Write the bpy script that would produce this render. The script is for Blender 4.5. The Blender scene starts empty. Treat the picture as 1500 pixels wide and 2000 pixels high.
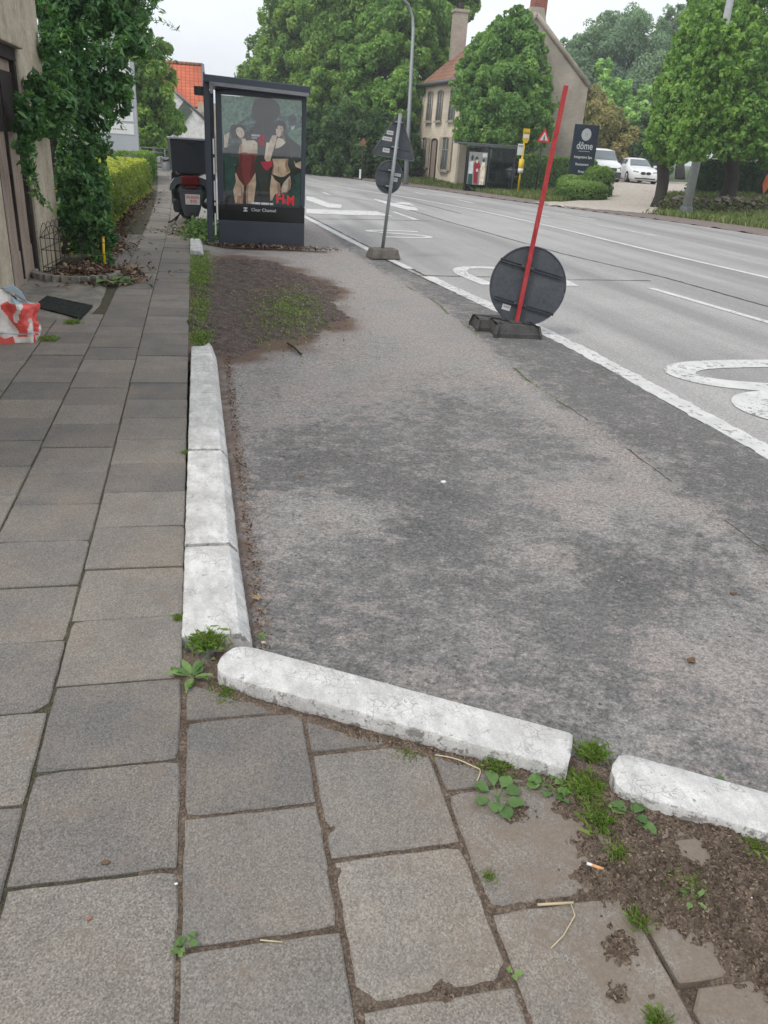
import bpy, bmesh, math, random
import numpy as np
from mathutils import Vector, Matrix, noise as mnoise

# ------------------------------------------------------------------ camera, sky, sun, exposure
scene = bpy.context.scene
COL = scene.collection
YAW, PITCH, ROLL, FPX, EYE = math.radians(13.56), math.radians(25.0), math.radians(3.91), 1540.0, 1.6
_f = np.array([math.sin(YAW)*math.cos(PITCH), math.cos(YAW)*math.cos(PITCH), -math.sin(PITCH)])
_r = np.array([math.cos(YAW), -math.sin(YAW), 0.0])
_u = np.cross(_r, _f)
_cr, _sr = math.cos(ROLL), math.sin(ROLL)
R2 = _cr*_r+_sr*_u
U2 = -_sr*_r+_cr*_u
CAMP = np.array([0.0, 0.0, EYE])
cam_data = bpy.data.cameras.new('camera')
cam = bpy.data.objects.new('camera', cam_data)
COL.objects.link(cam)
cam.matrix_world = Matrix(((R2[0], U2[0], -_f[0], 0), (R2[1], U2[1], -_f[1], 0), (R2[2], U2[2], -_f[2], EYE), (0, 0, 0, 1)))
cam_data.sensor_fit = 'VERTICAL'
cam_data.sensor_height = 36.0
cam_data.lens = FPX/2000*36.0
cam_data.clip_start = 0.05
cam_data.clip_end = 3000
scene.camera = cam

SUN_EL, SUN_AZ = math.radians(52), math.radians(238)     # azimuth clockwise from +Y: behind and to the left of the viewer
world = bpy.data.worlds.new('World')
scene.world = world
world.use_nodes = True
wn, wl = world.node_tree.nodes, world.node_tree.links
bg = wn['Background']
sky = wn.new('ShaderNodeTexSky')
sky.sky_type = 'NISHITA'
sky.sun_disc = False
sky.sun_elevation = SUN_EL
sky.sun_rotation = SUN_AZ
sky.air_density = 1.0
sky.dust_density = 3.0
wtc = wn.new('ShaderNodeTexCoord')
wmap = wn.new('ShaderNodeMapping')
wmap.inputs['Scale'].default_value = (1, 1, 3.0)
wno = wn.new('ShaderNodeTexNoise')
wno.inputs['Scale'].default_value = 2.2
wno.inputs['Detail'].default_value = 6
wno.inputs['Roughness'].default_value = 0.6
wr = wn.new('ShaderNodeValToRGB')
wr.color_ramp.elements[0].position = 0.3
wr.color_ramp.elements[0].color = (8.9, 9.4, 10.1, 1)
wr.color_ramp.elements[1].position = 0.68
wr.color_ramp.elements[1].color = (11.2, 11.4, 11.6, 1)
wmix = wn.new('ShaderNodeMixRGB')
wmix.inputs['Fac'].default_value = 0.88
wl.new(wtc.outputs['Generated'], wmap.inputs['Vector'])
wl.new(wmap.outputs['Vector'], wno.inputs['Vector'])
wl.new(wno.outputs['Fac'], wr.inputs['Fac'])
wl.new(sky.outputs['Color'], wmix.inputs['Color1'])
wl.new(wr.outputs['Color'], wmix.inputs['Color2'])
wl.new(wmix.outputs['Color'], bg.inputs['Color'])
bg.inputs['Strength'].default_value = 0.106
sun_data = bpy.data.lights.new('sun', 'SUN')
sun_data.energy = 1.3
sun_data.angle = math.radians(14)
sun_data.color = (1.0, 0.96, 0.9)
sun = bpy.data.objects.new('sun', sun_data)
COL.objects.link(sun)
sd = Vector((math.sin(SUN_AZ)*math.cos(SUN_EL), math.cos(SUN_AZ)*math.cos(SUN_EL), math.sin(SUN_EL)))
sun.rotation_euler = sd.to_track_quat('Z', 'Y').to_euler()
scene.view_settings.view_transform = 'Standard'
scene.view_settings.look = 'None'
scene.view_settings.exposure = 0.16
scene.view_settings.gamma = 1.0
scene.cycles.use_denoising = True
scene.cycles.max_bounces = 6
scene.cycles.diffuse_bounces = 3
scene.cycles.transparent_max_bounces = 8

# ------------------------------------------------------------------ terrain and placement helpers
FY = [-40, 0, 20, 25, 30, 36, 42, 47, 55, 70, 110]
FXF = [17.0, 15.9, 15.4, 14.7, 13.5, 12.5, 11.8, 10.6, 7, -2, -40]
CY = [-40, 0, 8, 12, 15, 20, 26.7, 36, 42, 50, 60, 75, 110]
CX = [10.2, 9.75, 9.55, 9.35, 9.05, 8.74, 8.2, 6.75, 5.4, 3.0, -0.8, -8.5, -44]
LY = [-40, 0, 4, 7.5, 10.5, 12.15, 14.4, 19, 27, 36, 42, 50, 60, 75, 110]
LX = [3.9, 3.52, 3.47, 3.36, 3.06, 2.90, 2.67, 2.32, 1.75, 0.45, -0.9, -3.3, -7.2, -15, -50]


def spl(X, Y):
    X = np.array(X, float); Y = np.array(Y, float)
    m = np.gradient(Y, X)
    def fn(t):
        t = np.clip(np.asarray(t, float), X[0], X[-1])
        i = np.clip(np.searchsorted(X, t)-1, 0, len(X)-2)
        h = X[i+1]-X[i]; u = (t-X[i])/h
        return ((2*u**3-3*u**2+1)*Y[i]+(u**3-2*u**2+u)*h*m[i]+(-2*u**3+3*u**2)*Y[i+1]+(u**3-u**2)*h*m[i+1])
    return fn


xfar, xcen, xleft = spl(FY, FXF), spl(CY, CX), spl(LY, LX)


def ss(a, b, t):
    u = np.clip((np.asarray(t, float)-a)/(b-a), 0, 1)
    return u*u*(3-2*u)


def zroad(x, y):
    return -0.08-0.38*ss(18, 50, y)


def T(x, y):
    return zroad(x, y)+0.7*ss(3, 15, np.asarray(x)-xfar(y))


def at(px, py, D):
    return Vector(CAMP+D*((px-750)/FPX*R2-(py-1000)/FPX*U2+_f))


def ray(px, py, z=0.0):
    d = (px-750)/FPX*R2-(py-1000)/FPX*U2+_f
    return Vector(CAMP+d*((z-EYE)/d[2]))


def ground(px, py):
    d = (px-750)/FPX*R2-(py-1000)/FPX*U2+_f
    t = np.arange(1, 160, .02)
    P = CAMP+t[:, None]*d
    k = int(np.argmax(P[:, 2] < T(P[:, 0], P[:, 1])))
    return Vector(P[k])


# ------------------------------------------------------------------ materials
def C4(c):
    return (c[0], c[1], c[2], 1.0)


class NT:
    def __init__(s, name):
        s.m = bpy.data.materials.new(name)
        s.m.use_nodes = True
        s.n = s.m.node_tree.nodes
        s.l = s.m.node_tree.links
        s.b = s.n['Principled BSDF']
        s.out = s.n['Material Output']
        s.co = s.n.new('ShaderNodeTexCoord').outputs['Object']
    def geo(s):
        return s.n.new('ShaderNodeNewGeometry').outputs['Position']
    def noise(s, scale, detail=4, rough=.55, vec=None, dist=0):
        t = s.n.new('ShaderNodeTexNoise')
        t.inputs['Scale'].default_value = scale
        t.inputs['Detail'].default_value = detail
        t.inputs['Roughness'].default_value = rough
        t.inputs['Distortion'].default_value = dist
        s.l.new(vec or s.co, t.inputs['Vector'])
        return t.outputs['Fac']
    def vor(s, scale, vec=None, feature='F1', out='Distance', rnd=1.0):
        t = s.n.new('ShaderNodeTexVoronoi')
        t.feature = feature
        t.inputs['Scale'].default_value = scale
        t.inputs['Randomness'].default_value = rnd
        s.l.new(vec or s.co, t.inputs['Vector'])
        return t.outputs[out]
    def ramp(s, fac, stops, interp='LINEAR'):
        r = s.n.new('ShaderNodeValToRGB')
        r.color_ramp.interpolation = interp
        e = r.color_ramp.elements
        while len(e) < len(stops):
            e.new(0.5)
        for i, (p, c) in enumerate(stops):
            e[i].position = p
            e[i].color = C4(c) if hasattr(c, '__len__') else (c, c, c, 1)
        s.l.new(fac, r.inputs['Fac'])
        return r.outputs['Color']
    def mix(s, fac, a, b, mode='MIX'):
        m = s.n.new('ShaderNodeMixRGB')
        m.blend_type = mode
        for k, v in (('Fac', fac), ('Color1', a), ('Color2', b)):
            if hasattr(v, 'is_linked') or hasattr(v, 'links'):
                s.l.new(v, m.inputs[k])
            elif k == 'Fac':
                m.inputs[k].default_value = v
            else:
                m.inputs[k].default_value = C4(v)
        return m.outputs['Color']
    def math(s, op, a, b=0.0):
        m = s.n.new('ShaderNodeMath')
        m.operation = op
        for i, v in enumerate((a, b)):
            if hasattr(v, 'links'):
                s.l.new(v, m.inputs[i])
            else:
                m.inputs[i].default_value = v
        return m.outputs[0]
    def attr(s, name, out='Fac'):
        a = s.n.new('ShaderNodeAttribute')
        a.attribute_name = name
        return a.outputs[out]
    def map(s, scale, rot=(0, 0, 0), vec=None):
        m = s.n.new('ShaderNodeMapping')
        m.inputs['Scale'].default_value = scale
        m.inputs['Rotation'].default_value = rot
        s.l.new(vec or s.co, m.inputs['Vector'])
        return m.outputs['Vector']
    def bump(s, h, strength=.5, dist=.01):
        b = s.n.new('ShaderNodeBump')
        b.inputs['Strength'].default_value = strength
        b.inputs['Distance'].default_value = dist
        s.l.new(h, b.inputs['Height'])
        s.l.new(b.outputs['Normal'], s.b.inputs['Normal'])
    def set(s, color=None, rough=.7, metal=0.0, spec=.4):
        if color is not None:
            if hasattr(color, 'links'):
                s.l.new(color, s.b.inputs['Base Color'])
            else:
                s.b.inputs['Base Color'].default_value = C4(color)
        if hasattr(rough, 'links'):
            s.l.new(rough, s.b.inputs['Roughness'])
        else:
            s.b.inputs['Roughness'].default_value = rough
        s.b.inputs['Metallic'].default_value = metal
        s.b.inputs['Specular IOR Level'].default_value = spec
        return s.m


def plain(name, c, rough=.6, metal=0.0, var=.18, scale=6.0, spec=.4, bump=0.0):
    t = NT(name)
    a = tuple(v*(1-var) for v in c)
    b = tuple(min(1, v*(1+var)) for v in c)
    col = t.ramp(t.noise(scale, 5, .65), [(.3, a), (.7, b)])
    if bump:
        t.bump(t.noise(scale*8, 3), bump, .01)
    return t.set(col, rough, metal, spec)


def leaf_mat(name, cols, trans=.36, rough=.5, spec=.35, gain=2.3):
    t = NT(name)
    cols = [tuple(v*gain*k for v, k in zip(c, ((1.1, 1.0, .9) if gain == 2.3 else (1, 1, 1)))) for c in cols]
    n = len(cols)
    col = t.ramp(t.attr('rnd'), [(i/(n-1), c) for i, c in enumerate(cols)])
    t.set(col, rough, 0, spec)
    tr = t.n.new('ShaderNodeBsdfTranslucent')
    t.l.new(t.mix(1.0, col, (1.25, 1.35, .6), 'MULTIPLY'), tr.inputs['Color'])
    mx = t.n.new('ShaderNodeMixShader')
    mx.inputs['Fac'].default_value = trans
    t.l.new(t.b.outputs[0], mx.inputs[1])
    t.l.new(tr.outputs[0], mx.inputs[2])
    t.l.new(mx.outputs[0], t.out.inputs['Surface'])
    return t.m


def m_slab():
    t = NT('concrete_slab')
    tone = t.attr('tone')
    base = t.ramp(tone, [(0, (.135, .128, .122)), (.45, (.182, .170, .158)), (1, (.262, .238, .208))])
    blot = t.noise(5, 6, .65)
    base = t.mix(t.ramp(blot, [(.38, 0), (.72, .55)]), base, (.120, .118, .114))
    brown = t.noise(2.3, 4, .6)
    base = t.mix(t.ramp(brown, [(.40, 0), (.70, .6)]), base, (.245, .205, .168))
    sp = t.vor(260, out='Color')
    sv = t.ramp(sp, [(0, .62), (.5, 1.0), (1, 1.42)])
    base = t.mix(1.0, base, sv, 'MULTIPLY')
    fine = t.ramp(t.noise(170, 3, .7), [(.36, .76), (.5, 1.0), (.68, 1.36)])
    base = t.mix(t.attr('wear'), base, t.mix(1.0, base, fine, 'MULTIPLY'))
    pit = t.vor(55)
    base = t.mix(t.ramp(pit, [(.0, .5), (.06, 0)]), base, (.05, .045, .04))
    vd = t.n.new('ShaderNodeVectorMath'); vd.operation = 'DISTANCE'
    t.l.new(t.map((1, .8, 1)), vd.inputs[0]); vd.inputs[1].default_value = (1.35, .9, 0)
    fb = t.math('ADD', t.noise(7, 9, .72), t.ramp(vd.outputs['Value'], [(.2, .26), (.95, 0)]))
    film = t.ramp(fb, [(.56, 0), (.70, .85)])
    base = t.mix(film, base, t.mix(t.noise(90, 4, .7), (.13, .10, .078), (.27, .22, .175)))
    sand = t.ramp(t.noise(3.1, 10, .75), [(.57, 0), (.67, .35)])
    base = t.mix(sand, base, (.27, .235, .195))
    h = t.math('ADD', t.noise(190, 3, .7), t.math('MULTIPLY', t.noise(26, 4), .6))
    t.bump(h, .55, .004)
    return t.set(base, .9, 0, .25)


def m_asphalt():
    t = NT('worn_asphalt')
    stretch = t.map((1.0, 1.2, 1.0), (0, 0, .5))
    big = t.noise(.9, 4, .55, dist=.3)
    base = t.ramp(big, [(.36, (.136, .134, .132)), (.64, (.178, .174, .170))])
    base = t.mix(t.attr('dark'), base, (.108, .107, .107))
    # pale dust and worn mortar: fractal patches whose edges break up into the stone texture
    fr = t.noise(10, 14, .78, vec=stretch, dist=.1)
    m = t.math('ADD', fr, t.math('MULTIPLY', t.attr('dust'), .27))
    m = t.math('ADD', m, t.math('MULTIPLY', t.attr('dark'), -.13))
    m = t.math('ADD', m, t.math('MULTIPLY', t.noise(1.6, 5, .6), .22))
    mask = t.ramp(m, [(.575, 0), (.645, .58), (.79, 1)])
    mask = t.math('MAXIMUM', mask, t.math('MULTIPLY', t.ramp(t.noise(19, 9, .8, vec=stretch), [(.53, 0), (.60, 1)]), .42))
    dustc = t.ramp(t.noise(2.1, 5, .6), [(.38, (.268, .257, .245)), (.62, (.300, .266, .249))])
    col = t.mix(mask, base, dustc)
    chip = t.noise(42, 6, .75, vec=stretch)
    col = t.mix(1.0, col, t.ramp(chip, [(.33, .60), (.46, .98), (.60, 1.34)]), 'MULTIPLY')
    agg = t.vor(190, out='Color')
    col = t.mix(1.0, col, t.ramp(agg, [(0, .66), (.5, .98), (.9, 1.15), (1, 1.7)]), 'MULTIPLY')
    mids = t.ramp(t.noise(85, 5, .8), [(.36, .72), (.5, 1.0), (.64, 1.3)])
    col = t.mix(1.0, col, mids, 'MULTIPLY')
    pits = t.ramp(t.noise(17, 8, .8, vec=stretch), [(.335, 1), (.375, 0)])
    col = t.mix(t.math('MULTIPLY', pits, .75), col, (.055, .053, .051))
    ck = t.vor(2.4, vec=t.map((1.3, 1, 1), (0, 0, .3)), feature='DISTANCE_TO_EDGE')
    ckm = t.math('MULTIPLY', t.ramp(t.math('ADD', ck, t.math('MULTIPLY', t.noise(30, 5, .7), .018)), [(.008, 1), (.017, 0)]), t.ramp(t.noise(1.3, 3), [(.58, 0), (.64, .5)]))
    col = t.mix(ckm, col, (.05, .047, .043))
    col = t.mix(t.attr('soilm'), col, t.mix(t.noise(60, 4), (.07, .046, .036), (.20, .135, .10)))
    h = t.math('ADD', t.math('MULTIPLY', chip, 1.2), t.noise(160, 3, .7))
    h = t.math('ADD', h, t.math('MULTIPLY', pits, -.8))
    t.bump(h, .75, .006)
    return t.set(col, .88, 0, .25)


def m_road():
    t = NT('road_asphalt')
    along = t.map((1.0, .06, 1.0))
    wheel = t.noise(1.3, 3, .5, vec=along)
    col = t.ramp(wheel, [(.36, (.25, .243, .238)), (.62, (.37, .358, .348))])
    col = t.mix(t.ramp(t.noise(.7, 6, .7), [(.4, 0), (.8, .5)]), col, (.245, .238, .234))
    col = t.mix(1.0, col, t.ramp(t.vor(120, out='Color'), [(0, .72), (.5, 1), (1, 1.3)]), 'MULTIPLY')
    col = t.mix(1.0, col, t.ramp(t.noise(40, 4, .7), [(.35, .85), (.65, 1.13)]), 'MULTIPLY')
    t.bump(t.noise(150, 3), .4, .004)
    return t.set(col, .85, 0, .3)


def m_paint(name='road_paint', worn=.55, base=(.62, .615, .60), under=(.22, .212, .206), s1=22.0):
    t = NT(name)
    n1 = t.noise(s1, 7, .75)
    n2 = t.noise(1.7, 3, .5)
    w = t.math('ADD', n1, t.math('MULTIPLY', n2, .35))
    col = t.ramp(w, [(worn, under), (worn+.035, base)])
    col = t.mix(1.0, col, t.ramp(t.noise(5, 5), [(.3, .82), (.7, 1.06)]), 'MULTIPLY')
    t.bump(n1, .3, .003)
    return t.set(col, .75, 0, .3)


def m_kerb():
    t = NT('whitewashed_kerb')
    col = t.ramp(t.noise(5.5, 6, .65), [(.3, (.46, .445, .425)), (.5, (.61, .60, .58)), (.68, (.74, .73, .71))])
    st = t.map((4, 1.6, 1))
    col = t.mix(t.ramp(t.noise(5, 5, .7, vec=st), [(.42, 0), (.7, .6)]), col, (.33, .325, .32))
    wv_ = t.n.new('ShaderNodeVectorMath'); wv_.operation = 'ADD'
    nn_ = t.n.new('ShaderNodeTexNoise'); nn_.inputs['Scale'].default_value = 14; t.l.new(t.co, nn_.inputs['Vector'])
    sc_ = t.n.new('ShaderNodeVectorMath'); sc_.operation = 'SCALE'; sc_.inputs['Scale'].default_value = .09; t.l.new(nn_.outputs['Color'], sc_.inputs[0])
    t.l.new(t.co, wv_.inputs[0]); t.l.new(sc_.outputs[0], wv_.inputs[1])
    cr = t.vor(34, feature='DISTANCE_TO_EDGE', vec=wv_.outputs[0])
    crm = t.math('MULTIPLY', t.ramp(cr, [(.0, 1), (.045, 0)]), t.ramp(t.noise(7, 4), [(.48, 0), (.56, .7)]))
    col = t.mix(crm, col, (.25, .245, .24))
    chips = t.ramp(t.noise(34, 4, .7), [(.645, 0), (.67, .8)])
    col = t.mix(chips, col, (.24, .235, .225))
    edge = t.attr('edge')
    col = t.mix(t.math('MULTIPLY', edge, t.ramp(t.noise(26, 4, .7), [(.42, 1), (.46, 0)])), col, (.24, .225, .21))
    col = t.mix(1.0, col, t.ramp(t.noise(220, 2), [(.3, .86), (.7, 1.1)]), 'MULTIPLY')
    t.bump(t.math('ADD', t.noise(60, 5, .7), t.math('MULTIPLY', crm, -.6)), .5, .006)
    return t.set(col, .82, 0, .3)


def m_soil(name, a, b, c, sc=18.0):
    t = NT(name)
    n = t.noise(sc, 7, .75)
    col = t.ramp(n, [(.3, a), (.52, b), (.72, c)])
    col = t.mix(t.ramp(t.noise(1.6, 4), [(.45, 0), (.65, .55)]), col, b)
    col = t.mix(1.0, col, t.ramp(t.vor(sc*9, out='Color'), [(0, .6), (.6, 1.0), (1, 1.75)]), 'MULTIPLY')
    t.bump(t.math('ADD', n, t.noise(sc*6, 4)), .9, .012)
    return t.set(col, .95, 0, .15)


def m_soft(name, cols, sc=8.0, rough=.9, bump=.5, dist=.02, streak=None):
    t = NT(name)
    vec = t.map(streak) if streak else None
    n = len(cols)
    fac = t.noise(sc, 6, .68, vec=vec)
    col = t.ramp(fac, [(.28+.44*i/(n-1), c) for i, c in enumerate(cols)])
    col = t.mix(1.0, col, t.ramp(t.noise(sc*7, 4, .7), [(.3, .82), (.7, 1.18)]), 'MULTIPLY')
    t.bump(t.noise(sc*5, 4), bump, dist)
    return t.set(col, rough, 0, .2)


def m_brick(name, a, b, mortar, sc=1.0, rowh=.075, bw=.22, ax='xz'):
    t = NT(name)
    sep = t.n.new('ShaderNodeSeparateXYZ')
    t.l.new(t.co, sep.inputs[0])
    cmb = t.n.new('ShaderNodeCombineXYZ')
    t.l.new(t.math('ADD', sep.outputs['X'], sep.outputs['Y']), cmb.inputs['X'])
    t.l.new(sep.outputs['Z'], cmb.inputs['Y'])
    br = t.n.new('ShaderNodeTexBrick')
    t.l.new(cmb.outputs[0], br.inputs['Vector'])
    br.inputs['Scale'].default_value = sc
    br.inputs['Brick Width'].default_value = bw
    br.inputs['Row Height'].default_value = rowh
    br.inputs['Mortar Size'].default_value = .01
    br.inputs['Color1'].default_value = C4(a)
    br.inputs['Color2'].default_value = C4(b)
    br.inputs['Mortar'].default_value = C4(mortar)
    col = t.mix(1.0, br.outputs['Color'], t.ramp(t.noise(1.1, 6, .7), [(.3, .72), (.7, 1.15)]), 'MULTIPLY')
    t.bump(br.outputs['Fac'], -.4, .01)
    return t.set(col, .9, 0, .2)


def m_tiles(name, a, b, gap, tw=.24, th=.33):
    # rows run along local X, slope along local Y of the tile sheet (its own object space)
    t = NT(name)
    br = t.n.new('ShaderNodeTexBrick')
    br.offset = 0
    t.l.new(t.co, br.inputs['Vector'])
    br.inputs['Scale'].default_value = 1
    br.inputs['Brick Width'].default_value = tw
    br.inputs['Row Height'].default_value = th
    br.inputs['Mortar Size'].default_value = .035
    br.inputs['Mortar Smooth'].default_value = .4
    br.inputs['Color1'].default_value = C4(a)
    br.inputs['Color2'].default_value = C4(b)
    br.inputs['Mortar'].default_value = C4(gap)
    col = t.mix(1.0, br.outputs['Color'], t.ramp(t.noise(.9, 6, .7), [(.3, .7), (.7, 1.2)]), 'MULTIPLY')
    t.bump(br.outputs['Fac'], -.6, .03)
    return t.set(col, .85, 0, .25)


def m_glass(name, tint=(.9, .95, .94), alpha_mix=.5, rough=.02):
    t = NT(name)
    t.n.remove(t.b)
    tr = t.n.new('ShaderNodeBsdfTransparent')
    tr.inputs['Color'].default_value = C4(tint)
    gl = t.n.new('ShaderNodeBsdfGlossy')
    gl.inputs['Roughness'].default_value = rough
    fr = t.n.new('ShaderNodeFresnel')
    fr.inputs['IOR'].default_value = 1.5
    mx = t.n.new('ShaderNodeMixShader')
    t.l.new(t.math('ADD', t.math('MULTIPLY', fr.outputs[0], 1.3), alpha_mix), mx.inputs['Fac'])
    t.l.new(tr.outputs[0], mx.inputs[1])
    t.l.new(gl.outputs[0], mx.inputs[2])
    t.l.new(mx.outputs[0], t.out.inputs['Surface'])
    return t.m


MAT = {}
MAT['slab'] = m_slab()
MAT['asphalt'] = m_asphalt()
MAT['road'] = m_road()
MAT['paint'] = m_paint(worn=.565)
MAT['paint_near'] = m_paint('lip_paint', .585, (.60, .595, .58), (.30, .285, .27), 14.0)
MAT['kerb'] = m_kerb()
MAT['joint'] = m_soil('joint_soil', (.055, .052, .032), (.105, .096, .066), (.17, .15, .11), 30)
MAT['soil'] = m_soil('brown_soil', (.075, .056, .044), (.160, .122, .094), (.28, .22, .17), 26)
MAT['soil_dark'] = m_soil('dark_litter', (.035, .028, .027), (.105, .082, .074), (.21, .17, .15), 14)
MAT['grassbase'] = m_soft('grass_ground', [(.035, .05, .02), (.06, .085, .03), (.10, .12, .05)], 3, .95)
MAT['gravel'] = m_soil('pale_gravel', (.34, .29, .25), (.47, .42, .37), (.58, .54, .48), 5)
MAT['pave_far'] = m_soil('red_paving', (.15, .12, .11), (.21, .17, .155), (.27, .23, .21), 9)
MAT['apron'] = m_soft('old_concrete', [(.13, .12, .105), (.21, .195, .17), (.30, .275, .235)], 4, .9, .5)
MAT['bark'] = m_soft('bark', [(.03, .026, .022), (.06, .052, .045), (.10, .09, .08)], 9, .95, .8, .03, (4, 4, .6))
MAT['stem'] = plain('green_stem', (.10, .14, .05))
MAT['straw'] = plain('straw', (.52, .44, .28), .8)
MAT['navy'] = plain('slate_blue_coating', (.030, .040, .058), .38, 0, .12, 3, .5)
MAT['navy_lt'] = plain('slate_blue_plinth', (.030, .039, .056), .5, 0, .15, 3, .5)
MAT['fascia'] = plain('pale_roof_edge', (.19, .19, .21), .4)
MAT['black_gloss'] = plain('gloss_black', (.008, .009, .011), .08, 0, .1, 3, .6)
MAT['black'] = plain('matt_black', (.018, .019, .022), .5)
MAT['box'] = plain('delivery_box_black', (.016, .018, .026), .55)
MAT['boxlid'] = plain('grey_lid', (.28, .28, .31), .5)
MAT['rubber'] = plain('recycled_rubber', (.075, .072, .070), .8, 0, .3, 12, .3, .4)
MAT['block'] = plain('mossy_concrete', (.14, .125, .11), .9, 0, .35, 10, .2, .5)
MAT['red'] = m_soft('faded_red_paint', [(.22, .022, .026), (.36, .032, .038), (.40, .050, .052), (.30, .09, .08)], 7, .55, .08, .004, (4, 4, .7))
MAT['signback'] = m_soft('grey_sign_back', [(.046, .053, .063), (.068, .077, .089), (.080, .087, .096), (.105, .108, .110)], 5, .5, .06, .004)
MAT['signrim'] = plain('sign_rim', (.075, .085, .105), .4, .3)
MAT['galv'] = plain('galvanised_steel', (.27, .29, .30), .45, .35, .15, 12)
MAT['galv_dark'] = plain('dark_galvanised_steel', (.12, .13, .135), .5, .3, .2, 12)
MAT['white'] = plain('white_paint', (.72, .72, .72), .5, 0, .06)
MAT['sticker'] = plain('sticker_white', (.55, .55, .54), .5, 0, .1)
MAT['ink'] = plain('ink_dark', (.03, .03, .035), .6)
MAT['redink'] = plain('ink_red', (.78, .02, .035), .5, 0, .05)
MAT['totem'] = plain('totem_grey', (.42, .43, .47), .45, 0, .05, 2)
MAT['plaster'] = m_soft('stained_plaster', [(.30, .25, .18), (.44, .38, .295), (.55, .49, .39)], 3.0, .95, .35, .01, (1.2, 1.2, .9))
MAT['wood'] = m_soft('weathered_wood', [(.20, .155, .125), (.33, .26, .215), (.44, .36, .31)], 5, .85, .6, .01, (6, 6, .5))
MAT['darkwood'] = m_soft('dark_wood', [(.018, .015, .014), (.035, .028, .026), (.06, .05, .045)], 5, .8, .5, .01, (6, 6, .5))
MAT['iron'] = plain('rusty_iron', (.035, .026, .022), .8, .2)
MAT['yellow'] = plain('yellow_plastic', (.75, .50, .015), .45, 0, .08)
MAT['whitewall'] = m_soft('peeling_whitewash', [(.50, .48, .44), (.78, .77, .75), (.86, .85, .84)], 3, .95, .4, .02)
MAT['cream'] = m_brick('cream_brick', (.82, .71, .57), (.78, .67, .53), (.66, .58, .47))
MAT['gable'] = m_brick('grey_brown_brick', (.43, .37, .31), (.38, .33, .28), (.44, .40, .34))
MAT['redbrick'] = m_brick('red_brick', (.34, .09, .06), (.28, .07, .05), (.28, .2, .17))
MAT['rooforange'] = m_tiles('orange_tiles', (.62, .17, .085), (.52, .13, .07), (.33, .10, .06))
MAT['roofrust'] = m_tiles('rust_tiles', (.36, .185, .12), (.28, .14, .095), (.15, .09, .065))
MAT['rooftrim'] = plain('zinc_gutter', (.16, .165, .18), .5, .3)
MAT['carwhite'] = plain('car_white', (.78, .79, .80), .22, 0, .02, 1, .6)
MAT['cardark'] = plain('car_plastic', (.045, .045, .06), .5)
MAT['carglass'] = plain('car_glass', (.13, .16, .17), .08, 0, .2, 1, .8)
MAT['chrome'] = plain('alloy', (.55, .56, .58), .25, .8)
MAT['tyre'] = plain('tyre', (.015, .015, .016), .85)
MAT['lamp_red'] = plain('tail_lamp_red', (.10, .005, .008), .15, 0, .1, 8, .7)
MAT['scoot'] = plain('scooter_black', (.014, .016, .021), .28, 0, .1, 4, .6)
MAT['scootgrey'] = plain('scooter_grey', (.075, .078, .088), .3, .3)
MAT['glass'] = m_glass('clear_glass', (.88, .94, .93), .02)
MAT['glass_green'] = m_glass('green_glass', (.42, .56, .52), .07)
MAT['glass_panel'] = m_glass('poster_glass', (.97, .97, .97), .01)
MAT['concrete'] = plain('pale_concrete', (.36, .37, .37), .85, 0, .15, 8)
MAT['bagred'] = plain('bag_coral', (.72, .10, .085), .42, 0, .15, 9, .5)
MAT['bagwhite'] = plain('bag_white', (.70, .66, .62), .45, 0, .12, 9, .5)
MAT['bagblue'] = plain('bag_bluegrey', (.34, .42, .47), .4, 0, .1, 9, .5)
MAT['mat'] = m_soft('rubber_mat', [(.012, .015, .014), (.025, .03, .028), (.05, .055, .05)], 20, .9, .8)
MAT['orange'] = plain('banner_orange', (.70, .17, .05), .6)
MAT['butt'] = plain('cigarette_filter', (.62, .33, .14), .8, 0, .1)
MAT['deadleaf'] = plain('dead_leaf', (.16, .10, .055), .8, 0, .3, 20)
MAT['domeblue'] = plain('sign_navy', (.026, .036, .060), .45)
MAT['domewhite'] = plain('sign_lettering', (.62, .65, .68), .5, 0, .04)
MAT['rubble'] = m_soft('rubble_stone', [(.07, .055, .05), (.13, .105, .095), (.20, .17, .155)], 6, .95, .8, .03)
MAT['wallgrey'] = plain('pale_render', (.34, .35, .33), .9)

G_LINDEN = leaf_mat('linden_leaves', [(.035, .085, .022), (.06, .125, .032), (.10, .185, .048), (.165, .26, .075)])
G_TREE = leaf_mat('tree_leaves', [(.025, .060, .018), (.050, .105, .026), (.095, .165, .038), (.17, .25, .060)])
G_HOUSETREE = leaf_mat('maple_leaves', [(.028, .075, .026), (.055, .120, .038), (.09, .17, .05), (.15, .24, .08)])
G_BLUE = leaf_mat('willow_leaves', [(.08, .135, .095), (.12, .19, .125), (.17, .25, .155), (.23, .31, .19)], gain=1.55)
G_PALE = leaf_mat('pale_leaves', [(.06, .13, .055), (.10, .19, .08), (.16, .27, .11), (.24, .36, .14)])
G_BROWN = leaf_mat('bronze_leaves', [(.055, .075, .035), (.11, .12, .055), (.16, .15, .075), (.21, .19, .10)])
G_IVY = leaf_mat('ivy_leaves', [(.014, .042, .018), (.028, .078, .026), (.060, .135, .040), (.135, .23, .068)], .35, .42, .45, 1.8)
G_DARK = leaf_mat('dark_shrub_leaves', [(.012, .032, .014), (.022, .055, .022), (.04, .08, .03), (.065, .12, .04)])
G_YEL = leaf_mat('golden_privet', [(.12, .18, .03), (.22, .29, .045), (.33, .38, .06), (.46, .48, .09)], gain=1.1)
G_HEDGE = leaf_mat('hedge_leaves', [(.06, .13, .03), (.11, .20, .04), (.17, .28, .055), (.25, .36, .08)], gain=1.15)
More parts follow.
